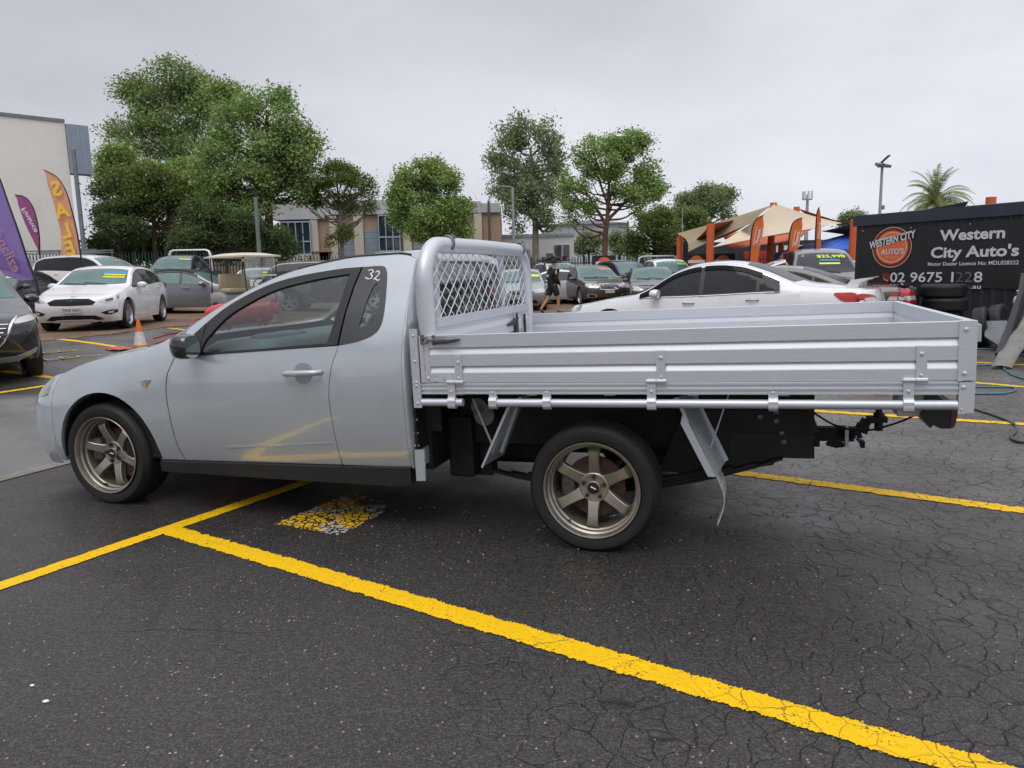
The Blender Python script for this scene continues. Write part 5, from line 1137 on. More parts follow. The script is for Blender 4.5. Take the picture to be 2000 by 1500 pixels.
SILG = paint('silver_green_paint', (.30, .335, .33), .4, .35); TAUPE = paint('taupe_paint', (.085, .078, .072), .35, .35); NAVY = paint('navy_paint', (.012, .02, .065), .2, .3); STEELG = paint('steel_paint', (.19, .195, .21), .4, .35); LSILV = paint('light_silver_paint', (.50, .51, .53), .3, .35); GUN = paint('gunmetal_paint', (.055, .058, .064), .35, .32)
K = {}
K['sedan'] = dict(L=4.75, W=1.82, H=1.46, wb=2.75, fo=.92, R=.33, uc=.40, ur=4.40,
    top=[(.40, .80), (.9, .905), (1.3, .975), (1.5, 1.05), (2.1, 1.36), (2.45, 1.445), (2.8, 1.46), (3.25, 1.42), (3.6, 1.32), (4.05, 1.12), (4.40, 1.075)],
    belt=[(.40, .70), (1.2, .86), (2.5, .92), (4.0, .985), (4.4, .96)], nose=[(.2, .18), (.35, .34), (.55, .40), (.66, .38), (.74, .28), (.78, .12), (.80, 0)], tail=[(.25, .22), (.5, .32), (.8, .33), (.98, .27), (1.05, .1), (1.076, 0)], win=(1.36, 4.02, 2.42, 3.42), ws=(1.28, 2.12), rw=(3.30, 4.02))
K['camry'] = dict(K['sedan'], L=5.05, wb=2.78, fo=.98, ur=4.74, top=[(.40, .80), (.9, .895), (1.38, .965), (1.58, 1.05), (2.1, 1.36), (2.42, 1.445), (2.75, 1.465), (3.05, 1.44), (3.4, 1.34), (4.05, 1.10), (4.74, 1.05)], belt=[(.40, .70), (1.2, .83), (1.5, .865), (2.5, .90), (3.8, .955), (4.74, .95)], tail=[(.25, .22), (.5, .30), (.8, .31), (.98, .25), (1.03, .1), (1.052, 0)], win=(1.44, 3.72, 2.50, 3.36), ws=(1.36, 2.12), rw=(3.12, 3.9))
K['hatch'] = dict(K['sedan'], L=4.45, wb=2.65, fo=.88, ur=4.12, top=[(.40, .82), (.9, .93), (1.22, 1.0), (1.42, 1.09), (2.0, 1.38), (2.35, 1.46), (2.7, 1.475), (3.2, 1.43), (3.65, 1.30), (3.95, 1.14), (4.12, 1.08)],
    belt=[(.40, .72), (1.2, .88), (2.5, .94), (3.6, 1.0), (4.12, .98)], win=(1.30, 3.75, 2.32, 3.25), ws=(1.24, 2.02), rw=(3.4, 4.0))
K['wagon'] = dict(K['sedan'], L=4.82, W=1.86, H=1.58, wb=2.82, fo=.95, R=.35, ur=4.52, top=[(.40, .88), (.9, .99), (1.28, 1.05), (1.5, 1.13), (2.1, 1.47), (2.45, 1.56), (2.9, 1.58), (4.0, 1.54), (4.3, 1.44), (4.52, 1.12)],
    belt=[(.40, .78), (1.2, .93), (2.5, .98), (4.2, 1.03), (4.52, 1.0)], sill=.26, nose=[(.24, .18), (.38, .32), (.6, .38), (.72, .36), (.80, .28), (.86, .10), (.88, 0)], tail=[(.25, .2), (.6, .28), (.95, .26), (1.08, .12), (1.122, 0)], win=(1.36, 4.30, 2.42, 3.42), ws=(1.28, 2.12), rw=(4.22, 4.5))
K['suv'] = dict(K['sedan'], L=4.95, W=1.95, H=1.74, wb=2.9, fo=.95, R=.38, uc=.42, ur=4.68, top=[(.42, 1.00), (.9, 1.09), (1.3, 1.16), (1.52, 1.25), (2.1, 1.60), (2.5, 1.71), (3.0, 1.74), (4.0, 1.70), (4.38, 1.58), (4.68, 1.15)],
    belt=[(.42, .88), (1.2, 1.04), (2.5, 1.09), (4.2, 1.15), (4.68, 1.08)], sill=.32, nose=[(.3, .18), (.45, .34), (.7, .40), (.82, .38), (.92, .28), (.98, .10), (1.0, 0)], tail=[(.3, .16), (.6, .26), (.95, .26), (1.1, .12), (1.153, 0)], win=(1.38, 4.45, 2.45, 3.5), ws=(1.32, 2.15), rw=(4.28, 4.64))
K['pickup'] = dict(K['suv'], L=5.3, W=1.86, H=1.80, wb=3.2, fo=.92, R=.39, uc=.42, ur=5.05, top=[(.42, 1.06), (.9, 1.13), (1.35, 1.18), (1.55, 1.27), (2.1, 1.66), (2.45, 1.77), (2.8, 1.80), (3.3, 1.77), (3.55, 1.62), (3.75, 1.20), (5.05, 1.16)],
    belt=[(.42, .92), (1.2, 1.06), (2.5, 1.09), (4.2, 1.10), (5.05, 1.08)], sill=.42, nose=[(.4, .2), (.55, .34), (.8, .38), (.92, .34), (1.0, .2), (1.04, .08), (1.06, 0)], tail=[(.4, .2), (.9, .22), (1.12, .1), (1.163, 0)], win=(1.42, 3.55, 2.42, 3.3), ws=(1.36, 2.15), rw=(3.52, 3.72))
K['van'] = dict(K['suv'], L=5.0, W=1.95, H=1.95, uc=.30, ur=4.75, fo=.8, top=[(.30, 1.05), (.75, 1.15), (1.0, 1.26), (1.7, 1.80), (2.1, 1.92), (2.6, 1.95), (4.4, 1.93), (4.65, 1.86), (4.75, 1.70)],
    belt=[(.30, .92), (.9, 1.05), (2.5, 1.10), (4.75, 1.12)], nose=[(.3, .12), (.45, .25), (.7, .29), (.9, .26), (1.0, .14), (1.05, 0)], tail=[(.3, .1), (1.0, .16), (1.6, .1), (1.705, 0)], win=(1.05, 4.6, 1.95, 3.2), ws=(.95, 1.72), rw=(4.66, 4.74))
def car(name, label, pos, head, kind, pm, cat='car', ns=5, rim='alloy', dual=False, roof=None, screen='screen_teal', side='tint', face='plain', trim=None, lamp='clearlens', scale=(1, 1, 1), group=None, doors=True, stickers=(), plate=None, mirror=None, extras=(), hatsz=1., low=None):
    k = dict(K[kind]); L, Wd, R = k['L'], k['W'], k['R']; sh = -L / 2; hw = Wd / 2
    T = empty(name, (pos[0], pos[1], gz(*pos[:2]) if len(pos) < 3 else pos[2]), radians(head) + pi, label, cat, group); T.scale = scale
    sl = k.get('sill', .20)
    B = Body(plan=[(k['uc'], hw * .94), (k['uc'] + .4, hw * .985), (L * .3, hw), (L * .7, hw), (k['ur'] - .3, hw * .975), (k['ur'], hw * .93)], belt=k['belt'], top=k['top'], sill=[(k['uc'], sl + .02), (1.2, sl), (k['ur'] - .4, sl + .01), (k['ur'], sl + .08)], uc=k['uc'], ur=k['ur'], nose=k['nose'], tail=k['tail'],
             crown=[(k['uc'], .035), (k['ws'][0], .03), (k['ws'][1] - .3, .045), (L * .6, .05), (k['ur'], .03)], tumble=.44 if kind not in ('van', 'suv', 'pickup') else .36, nexp=2.5, rexp=3.)
    ax = (k['fo'], k['fo'] + k['wb']); AR = R + .055; az = R + .01
    SN, SF, OV, FR, RR = B.side(-1), B.side(1), B.over(), B.front(), B.rear()
    def loc(o): o.location = (sh, 0, 0); return o
    def mk(nm, vfs, m, par=None, sm=45):
        o = mesh_of(nm, vfs, MATS[m] if isinstance(m, str) else m, par or T, sm)
        return o if par else loc(o)
    e_ = lambda u: float(B.edge_w(u)) - .002
    bot = []
    for cx in ax:
        bot += [(cx - AR * cos(t), az + AR * sin(t)) for t in np.linspace(-.35, pi + .35, 22)]
    bot = [(k['uc'], float(B.sill(k['uc'])))] + bot + [(k['ur'], float(B.sill(k['ur'])))]
    bot = [(u, max(w, float(B.sill(u)))) for u, w in bot]
    side_ol = bot + [(k['ur'], w) for w in np.linspace(float(B.sill(k['ur'])), e_(k['ur']), 8)][1:] + [(u, e_(u)) for u in np.linspace(k['ur'], k['uc'], 60)][1:] + [(k['uc'], w) for w in np.linspace(e_(k['uc']), float(B.sill(k['uc'])), 8)][1:-1]
    vf = patch(SN, side_ol, (), .11, 0, .05); a = fixn(vf, (0, -1, 0)); b = mirror_vf(a)
    u0 = k['uc']
    mk('body', [a, b, fixn(B.over_vf(u0, k['ur'], nu=60, ns=21), (0, 0, 1)), fixn(B.cap_vf('f', n=30), (-1, 0, 0)), fixn(B.cap_vf('r', n=24), (1, 0, 0))], pm)
    m = MB(); m.box((L / 2, 0, (sl + .75) / 2 + .02), (k['ur'] - k['uc'] - .1, Wd - .56, .75 - sl)); loc(m.build('underbody', MATS['chassis'], T))
    # wheels in dark arches
    for i, cx in enumerate(ax):
        for s_ in (-1, 1):
            w_ = wheel(T, (cx + sh, s_ * (hw - .125), R), R, R * .70, .225, ns, rim, s_ > 0, dual)
    # glasshouse: black surround, panes
    ua, ub, bp, cp = k['win']
    lo = lambda u: float(B.belt(u)) + .035; hi = lambda u: e_(u) - .05
    us = [u for u in np.linspace(ua - .25, ub + .25, 60) if hi(u) - lo(u) > .03]; ua2, ub2 = us[0], min(us[-1], ub)
    us = [u for u in us if u <= ub2]
    dlo = [(u, lo(u)) for u in us] + [(u, hi(u)) for u in us[::-1]]
    for f, y0 in ((SN, -1), (SF, 1)):
        mk('window_surround', [fixn(patch(f, dlo, (), .12, .003, .008, y0 > 0), (0, y0, 0))], 'sealblack')
        for p0, p1 in ((ua2 + .02, bp - .035), (bp + .035, cp - .02), (cp + .03, ub2 - .03)):
            un = [u for u in np.linspace(p0, p1, 16) if hi(u) - lo(u) > .09]
            if len(un) < 4 or un[-1] - un[0] < .15: continue
            pane = [(u, lo(u) + .022) for u in un] + [(u, hi(u) - .022) for u in un[::-1]]
            mk('side_window', [fixn(patch(f, pane, (), .12, .006, .004, y0 > 0), (0, y0, 0))], side)
        if trim:
            P_ = f(np.array([(u, lo(u) - .012) for u in us])) + np.array([0, y0 * .008, 0]); Q_ = f(np.array([(u, hi(u) + .010) for u in us])) + np.array([0, y0 * .008, 0])
            m = MB(); m.tube([tuple(p) for p in P_] + [tuple(p) for p in Q_[::-1]], .009, 5, True); loc(m.build('window_trim', MATS[trim], T, 60))
        if doors:
            for d0, d1 in ((ax[0] + AR + .14, bp), (bp, min(cp + .12, ax[1] - AR * .15))):
                wl = sl + .09; d1 -= .007
                ol = [(d0, wl), (d1 if d1 < ax[1] - AR - .02 else ax[1] - AR - .06, wl)] + ([] if d1 < ax[1] - AR - .02 else arc(ax[1], az, AR + .06, 178, 105, 8)) + [(d1, lo(d1) - .02)] + [(u, lo(u) - .018) for u in np.linspace(d1, d0 + .05, 8)] + [(d0, lo(d0) - .1)]
                d = mk('door', [fixn(patch(f, ol, (), .14, .006, .012, y0 > 0), (0, y0, 0))], pm)
                hu, hz = d1 - .16, lo(d1) - .12; h_ = f(np.array([(hu - .10, hz), (hu + .08, hz + .004)])); n_ = np.array([0, y0, 0])
                m = MB(); m.tube([h_[0] + n_ * .01, h_[0] + n_ * .035 + [.02, 0, 0], h_[1] + n_ * .035 - [.02, 0, 0], h_[1] + n_ * .01], .013, 7); m.build('handle', MATS.get('h', pm) if not trim else MATS['silvertrim'] if trim == 'chrome' else pm, d, 60)
        # mirrors
        mu = k['ws'][0] + .42; c_ = SN(np.array([(mu, lo(mu) + .05)]))[0]; c_ = Vector((c_[0], y0 * (abs(c_[1]) + .13), c_[2]))
        m = MB(); rows = []
        for t, sc in ((0, .45), (.15, .85), (.5, 1.), (.9, .95), (1., .9)):
            rows.append([(c_.x - .07 + .14 * t, c_.y + .115 * sc * cos(q), c_.z + .072 * sc * sin(q)) for q in np.linspace(0, 2 * pi, 13)])
        m.grid(rows); m.add(rows[0][:-1], [tuple(range(12))]); m.add(rows[-1][:-1], [tuple(range(12))]); m.bar((c_.x, c_.y - y0 * .15, c_.z - .05), (c_.x, c_.y - y0 * .04, c_.z - .03), .05, .03)
        loc(m.build('door_mirror', mirror or pm, T, 50))
        # wrap-around lamps
    # screens
    w0, w1 = k['ws']; ol = [(w0 + .12 * abs(q) ** 2, q) for q in np.linspace(-.90, .90, 9)] + [(w1 - .06 * abs(q) ** 2, q) for q in np.linspace(.90, -.90, 9)]
    WS = mk('windscreen', [fixn(patch(OV, ol, (), .14, .004, .006), (0, 0, 1))], screen)
    m = MB()
    for y_ in (-.42, .12): P_ = OV(np.array([(w0 + .02, y_), (w0 + .06, y_ + .30), (w0 + .10, y_ + .62)])) + np.array([-.004, 0, .018]); m.tube([tuple(p) for p in P_], .009, 5)
    ws2 = m.build('wiper', MATS['sealblack'], WS)
    r0, r1 = k['rw']; ol = [(r0 + .05 * abs(q) ** 2, q) for q in np.linspace(-.88, .88, 9)] + [(r1 - .04 * abs(q) ** 2, q) for q in np.linspace(.86, -.86, 9)]
    mk('rear_window', [fixn(patch(OV, ol, (), .14, .004, .006), (0, 0, 1))], 'rear_tint' if face == 'tail' else 'tint')
    if roof:
        ol = [(w1 - .02 - .05 * abs(q) ** 2, q * 1.) for q in np.linspace(-.995, .995, 9)] + [(u, .995) for u in np.linspace(w1, r0, 6)] + [(r0 + .12, q) for q in np.linspace(.995, -.995, 9)] + [(u, -.995) for u in np.linspace(r0, w1, 6)]
        mk('soft_top', [fixn(patch(OV, ol, (), .14, .010, .012), (0, 0, 1))], roof)
        for f, y0 in ((SN, -1), (SF, 1)):
            us2 = [u for u in np.linspace(w1 - .2, ub2 + .2, 20)]; ol = [(u, e_(u) - .075) for u in us2] + [(u, e_(u)) for u in us2[::-1]]
            mk('soft_top_side', [fixn(patch(f, ol, (), .1, .008, .01, y0 > 0), (0, y0, 0))], roof)
    # front face
    hn = k['nose'][-1][0]; wN = hw * .94
    def fp(nm, ol, m, off=.006, th=.02, s=.06): return mk(nm, [fixn(patch(FR, ol, (), s, off, th, True), (-1, 0, 0))], m, None, 40)
    def sym(ol): return ol + [(-y, w) for y, w in ol[::-1]]
    def rp(nm, ol, m, off=.006, th=.02): return mk(nm, [fixn(patch(RR, ol, (), .06, off, th), (1, 0, 0))], m, None, 40)
    F = {'plain': dict(g=(.46, .60, .70, .40), lamp=(.56, .90, .66, .80)), 'blade': dict(g=(.50, .605, .715, .40), lamp=(.50, .93, .66, .80))}
    z = hn
    if face == 'focus':
        fp('upper_grille', sym([(0, z - .075), (-.34, z - .085), (-.48, z - .15), (-.42, z - .215), (-.0, z - .225)]), 'darkopening', .006, .02)
        fp('lower_intake', sym([(0, .37), (-.44, .355), (-.58, .27), (-.46, .255), (0, .27)]), 'darkopening', .008); fp('front_lip', sym([(0, .275), (-.38, .27), (-.46, .235), (-.4, .215), (0, .225)]), WHITE, .02, .03)
        for s_ in (-1, 1):
            fl_ = fp('fog_recess', [(s_ * .56, .42), (s_ * .74, .475), (s_ * .84, .47), (s_ * .83, .41), (s_ * .72, .365), (s_ * .62, .375)], 'blackplastic', .008); fp('fog_lamp', [(s_ * .68, .435), (s_ * .78, .455), (s_ * .77, .40), (s_ * .69, .395)], 'clearlens', .014)
            fp('headlamp', crv([(s_ * .53, z - .13), (s_ * .70, z - .055), (s_ * .83, z - .005), (s_ * .86, z - .05), (s_ * .82, z - .13), (s_ * .68, z - .165)], 3, True), 'clearlens', .008); fp('lamp_bezel', crv([(s_ * .64, z - .12), (s_ * .76, z - .08), (s_ * .77, z - .125), (s_ * .68, z - .145)], 3, True), 'blackgloss', .014)
        fp('badge', [(-.06, z - .04), (0, z - .025), (.06, z - .04), (0, z - .055)], 'chrome', .01)
    elif face == 'suvchrome':
        gm_ = [(-.0, .52), (-.34, .53), (-.50, .70), (-.57, .90), (0, .93)]; fp('grille', sym(gm_), 'blackgloss', .006)
        for j in range(6): zz = .58 + .055 * j; hw_ = .36 + .035 * j; m = MB(); P_ = FR(np.array([(y_, zz - .02 * abs(y_)) for y_ in np.linspace(-hw_, hw_, 15)])) + np.array([-.014, 0, 0]); m.tube([tuple(p) for p in P_], .010, 5); loc(m.build('grille_bar', MATS['chrome'], T, 60))
        m = MB(); P_ = FR(np.array(crv([(-.66, .94), (-.58, .86), (-.50, .68), (-.34, .52), (0, .49), (.34, .52), (.50, .68), (.58, .86), (.66, .94)], 5))) + np.array([-.014, 0, 0]); m.tube([tuple(p) for p in P_], .018, 6); loc(m.build('grille_surround', MATS['chrome'], T, 60))
        for s_ in (-1, 1):
            fp('headlamp', crv([(s_ * .58, .885), (s_ * .72, .93), (s_ * .90, .96), (s_ * .90, .90), (s_ * .78, .865), (s_ * .62, .845)], 3, True), 'clearlens', .008); fp('fog_recess', [(s_ * .66, .55), (s_ * .84, .62), (s_ * .85, .72), (s_ * .80, .72), (s_ * .70, .60)], 'blackplastic', .008)
        fp('bumper_trim', sym([(0, .37), (-.60, .40), (-.86, .50), (-.84, .44), (-.60, .33), (0, .31)]), 'silvertrim', .012); fp('lower_lip', sym([(0, .46), (-.5, .47), (-.6, .42), (0, .39)]), 'blackplastic', .008)
    elif face == 'volvo':
        fp('grille', sym([(0, z - .05), (-.33, z - .06), (-.36, z - .20), (-.28, z - .23), (0, z - .235)]), 'blackgloss', .008); m = MB(); P_ = FR(np.array(crv(sym([(0, z - .04), (-.34, z - .05), (-.375, z - .2), (-.29, z - .245), (0, z - .25)]), 3, True))) + np.array([-.012, 0, 0]); m.tube([tuple(p) for p in P_], .014, 5, True); loc(m.build('grille_surround', MATS['chrome'], T, 60))
        m = MB(); P_ = FR(np.array([(-.30, z - .22), (.30, z - .07)])) + np.array([-.02, 0, 0]); m.tube([tuple(p) for p in P_], .014, 5); loc(m.build('grille_slash', MATS['chrome'], T)); m = MB(); q_ = FR(np.array([(0, z - .145)]))[0]; m.lathe([(0, q_[0] - .045), (.045, q_[0] - .04), (.05, q_[0] - .02)], 14, (0, 0, z - .145), 0); loc(m.build('badge', MATS['stk_blue'], T))
        for s_ in (-1, 1):
            fp('headlamp', crv([(s_ * .42, z - .17), (s_ * .46, z - .07), (s_ * .70, z - .02), (s_ * .84, z - .04), (s_ * .85, z - .13), (s_ * .66, z - .20)], 3, True), lamp, .008); fp('fog_surround', crv([(s_ * .50, .34), (s_ * .50, .45), (s_ * .72, .48), (s_ * .82, .45), (s_ * .76, .34)], 3, True), 'silvertrim', .010); fp('fog_recess', crv([(s_ * .55, .365), (s_ * .55, .43), (s_ * .70, .45), (s_ * .76, .43), (s_ * .72, .365)], 3, True), 'blackplastic', .018)
        fp('bumper_skirt', sym([(0, .33), (-.48, .33), (-.84, .30), (-.84, .25), (0, .24)]), 'blackplastic', .008)
    elif face == 'pickupface':
        fp('grille', sym([(0, z - .06), (-.52, z - .07), (-.46, z - .34), (0, z - .36)]), 'blackplastic', .008)
        for j in range(3): m = MB(); P_ = FR(np.array([(y_, z - .12 - .08 * j) for y_ in np.linspace(-.48, .48, 9)])) + np.array([-.016, 0, 0]); m.tube([tuple(p) for p in P_], .020, 5); loc(m.build('grille_bar', MATS['greysteel'], T, 60))
        for s_ in (-1, 1): fp('headlamp', crv([(s_ * .50, z - .28), (s_ * .56, z - .08), (s_ * .82, z - .06), (s_ * .84, z - .22), (s_ * .70, z - .27)], 3, True), 'clearlens', .008)
        fp('bumper_skirt', sym([(0, .62), (-.84, .62), (-.84, .50), (0, .46)]), 'blackplastic', .010)
    else:
        fp('grille', sym([(0, z - .08), (-.36, z - .09), (-.42, z - .17), (-.30, z - .215), (0, z - .22)]), 'blackplastic', .006); fp('lower_intake', sym([(0, sl + .20), (-.50, sl + .19), (-.60, sl + .08), (0, sl + .05)]), 'blackplastic', .006)
        for s_ in (-1, 1): fp('headlamp', crv([(s_ * .46, z - .15), (s_ * .58, z - .06), (s_ * .80, z - .02), (s_ * .84, z - .07), (s_ * .80, z - .16), (s_ * .62, z - .185)], 3, True), lamp, .008)
    if plate:
        pz = {'focus': .475, 'volvo': z - .33}.get(face, z - .33); q_ = FR(np.array([(0, pz)]))[0]; m = MB(); m.box((q_[0] - .018, 0, pz), (.012, .372, .107)); P0 = loc(m.build('number_plate', MATS['platewhite'], T))
        if plate.strip(): text_on(plate, .095, (q_[0] - .0245, 0, pz), (0, -1, 0), (0, 0, 1), MATS['platetext'], 'plate_lettering', P0, .012, .001, width=.32)
    # tail lamps / windscreen stickers
    for s_ in (-1, 1):
        zt = k['tail'][-1][0]
        if face != 'tail': rp('tail_lamp', crv([(s_ * .50, zt - .20), (s_ * .52, zt - .08), (s_ * .80, zt - .06), (s_ * .83, zt - .20)], 3, True), 'redlens', .006)
    n = 0
    for (u, y, wd, ht, mt, txt, tm) in stickers:          # u, y (lateral) of the centre on the windscreen
        s0 = y / float(B.edge_y(u)); ds = wd / 2 / float(B.edge_y(u)); c_ = OV(np.array([(u, s0)]))[0]; uu = OV(np.array([(u + .05, s0)]))[0] - c_; uu = Vector(uu).normalized(); lx = OV(np.array([(u, s0 + .05)]))[0] - OV(np.array([(u, s0 - .05)]))[0]; lx = -Vector(lx).normalized()
        nn = lx.cross(uu).normalized(); c_ = Vector(c_) + nn * .012
        st = None
        if mt:
            m = MB(); m.add([c_ + lx * a_ * wd / 2 + uu * b_ * ht / 2 for a_, b_ in ((-1, -1), (1, -1), (1, 1), (-1, 1))], [(0, 1, 2, 3)]); st = m.build('price_sticker', MATS[mt], WS)
        if txt: text_on(txt, ht * .95, c_, lx, uu, MATS[tm], 'sticker_lettering', st or WS, .02, .004, width=wd * .92)
    return T, B, loc
YG = 'cars for sale on the gravel yard'
car('parked_car', 'white hatchback facing us with black grille and yellow price sticker, beside the traffic cone', (-9.85, 18.2), -80, 'hatch', WHITE, face='focus', plate='DHZ 55N', ns=5, dual=True, group=YG, scale=(1.02, 1., 1.), stickers=[(1.78, -.38, .50, .08, 'stk_blue', None, None), (1.70, -.40, .48, .05, 'stk_yellow', None, None), (1.64, -.40, .44, .05, 'stk_orange', None, None), (1.585, -.40, .48, .05, 'stk_yellow', None, None)])
car('parked_car', 'black sedan partly hidden by the purple flag, red and white price on its windscreen', (-13.9, 20.3), -82, 'sedan', CHAR, face='plain', ns=5, dual=True, group=YG, stickers=[(1.50, -.25, .52, .12, 'stk_pink', '$10,880', 'stk_red'), (1.62, -.42, .42, .07, 'stk_yellow', None, None), (1.82, -.46, .30, .06, 'stk_yellow', None, None)])
car('parked_car', 'charcoal sport utility cut off by the left edge, with chrome grille bars', (-8.75, 11.5, .0), -50, 'suv', paint('dark_charcoal_paint', (.014, .015, .017), .2, .3), face='suvchrome', ns=5, dual=True, group=YG, rim='alloy_dark')
car('parked_car', 'white wagon side-on behind the white hatchback', (-14.6, 26.6), -12, 'suv', WHITE2, group=YG, scale=(.98, .95, .97), stickers=[(1.9, -.3, .4, .08, 'stk_orange', None, None)])
car('parked_car', 'steel-grey coupe with black soft top between the white hatchback and the golf cart', (-10.3, 24.2), 2, 'sedan', STEELG, roof=mat('softtop', (.018, .018, .02), .85, 0, .2, 20), trim='silvertrim', side='screen_teal', group=YG, scale=(.98, 1, .97), dual=True)
T, B, L_ = car('parked_utility', 'dark utility with a white tube hoop over its tray, behind the grey coupe', (-13.7, 31.2), -88, 'pickup', CHAR, 'utility', face='pickupface', group=YG, stickers=[(2.0, -.45, .45, .07, 'stk_yellow', None, None)])
def hoop(T, x0, top, w, m_, double=False):
    for dx in ((0, .12) if double else (0,)):
        m = MB(); m.tube([(x0 + dx, -w, 1.1), (x0 + dx, -w, top - .2), (x0 + dx, -w + .06, top - .05), (x0 + dx, -w + .2, top), (x0 + dx, w - .2, top), (x0 + dx, w - .06, top - .05), (x0 + dx, w, top - .2), (x0 + dx, w, 1.1)], .035, 8); m.build('tray_hoop', m_, T, 60)
hoop(T, 1.0, 2.02, .86, MATS['whitepaint'], True)
car('parked_car', 'white small car seen through the golf cart windscreen', (-9.6, 28.6), -85, 'hatch', WHITE2, group=YG, stickers=[(1.75, -.42, .35, .08, 'stk_yellow', None, None)])
car('parked_car', 'dark grey seven-seat wagon with chrome window line, behind the cab roof', (-6.0, 25.6), 3, 'suv', GUN, trim='chrome', side='tint', group=YG, dual=True)
car('parked_car', 'dark sport utility with chrome window line, farthest left behind the plum flag', (-19.6, 29.8), -10, 'suv', CHAR, trim='chrome', group=YG)
T, B, L_ = car('parked_utility', 'white utility with a ladder rack behind the plum and orange flags', (-19.0, 33.0), -5, 'pickup', WHITE2, 'utility', face='pickupface', group=YG)
m = MB()
for z in (1.98, 2.08): m.tube([(-1.3, -.6, z), (2.3, -.6, z)], .025, 6); m.tube([(-1.3, .6, z), (2.3, .6, z)], .025, 6)
for x_ in (-1.2, .4, 2.2): m.tube([(x_, -.62, 1.6), (x_, -.62, 2.1)], .02, 6); m.tube([(x_, .62, 1.6), (x_, .62, 2.1)], .02, 6); m.tube([(x_, -.62, 1.98), (x_, .62, 1.98)], .02, 6)
m.build('ladder_rack', MATS['greysteel'], T, 60)
car('parked_car', 'silver-green sedan facing us right behind the headboard, yellow sticker on its windscreen', (.42, 28.2), -91, 'sedan', SILG, group=YG, face='plain', stickers=[(1.78, -.42, .46, .14, 'stk_yellow', None, None)], dual=True, scale=(1, 1.03, 1.03))
car('parked_car', 'light silver sedan side-on behind the walking man', (1.75, 31.8), 172, 'sedan', LSILV, group=YG)
T, B, L_ = car('parked_utility', 'white four-wheel drive with black snorkel behind the silver sedan', (2.15, 35.0), -70, 'pickup', WHITE2, 'utility', face='pickupface', group=YG)
def snorkel(T, y):
    m = MB(); m.tube([(-1.45, y, 1.05), (-1.2, y, 1.12), (-.75, y * .86, 1.60), (-.55, y * .78, 1.86), (-.60, y * .78, 1.95)], [.04, .045, .045, .05, .07], 8); m.build('snorkel', MATS['blackplastic'], T, 50)
snorkel(T, .98)
m = MB(); m.box((.2, 0, 1.86), (1.2, 1.1, .06)); m.bbox((.0, .15, 1.95), (.7, .6, .16), .06); m.build('roof_rack', MATS['blackplastic'], T)
for y_ in (-.3, .3): m = MB(); m.lathe([(0, -.42), (.1, -.42), (.1, -.34), (0, -.34)], 12, (0, y_, 1.98), 0); m.build('spot_lamp', MATS['blackplastic'], T)
car('parked_car', 'taupe raised wagon facing us with slanted bar across its grille and red price sticker', (3.35, 30.6), -79, 'wagon', TAUPE, face='volvo', plate=' ', group=YG, ns=5, lamp='clearlens', stickers=[(1.95, -.38, .46, .14, 'stk_pink', '$7,990', 'stk_red')], scale=(1, 1.02, 1.02))
T, B, L_ = car('parked_utility', 'navy blue utility with black snorkel behind the taupe wagon', (4.95, 33.4), -62, 'pickup', NAVY, 'utility', face='pickupface', group=YG); snorkel(T, -.98)
car('parked_car', 'small dark car whose windscreen shows just over the white sedan bonnet', (5.3, 28.0), -95, 'hatch', GUN, group=YG)
T, B, L_ = car('parked_utility', 'white utility with steel hoop and green-yellow sticker, left of the orange flags', (6.75, 32.2), -83, 'pickup', WHITE2, 'utility', face='pickupface', group=YG, stickers=[(1.95, -.45, .42, .16, 'stk_green', None, None)]); hoop(T, 1.05, 1.93, .88, MATS['silvertrim'], True)
car('parked_car', 'white car whose roof shows between the orange flags', (8.2, 22.3), 170, 'suv', WHITE2, group=YG, scale=(1, 1, .93))
T, B, L_ = car('parked_van', 'grey van with green 25,990 price on its windscreen, left of the dark shed', (8.7, 21.2, 0), -102, 'van', GREY, 'van', group=YG, scale=(1, 1, .95), screen='rear_tint', stickers=[(1.52, -.20, .78, .19, None, '$25,990', 'stk_neon'), (1.40, -.16, .50, .07, 'stk_blue', None, None), (1.30, -.14, .52, .07, 'stk_yellow', None, None)])
car('parked_car', 'far blue car beyond the fence left of the forked tree', (7.0, 52), 175, 'hatch', NAVY, doors=False)
car('parked_car', 'far dark red wagon beyond the fence by the white office', (2.6, 54), 10, 'wagon', paint('maroon_paint', (.07, .012, .014), .2), doors=False)
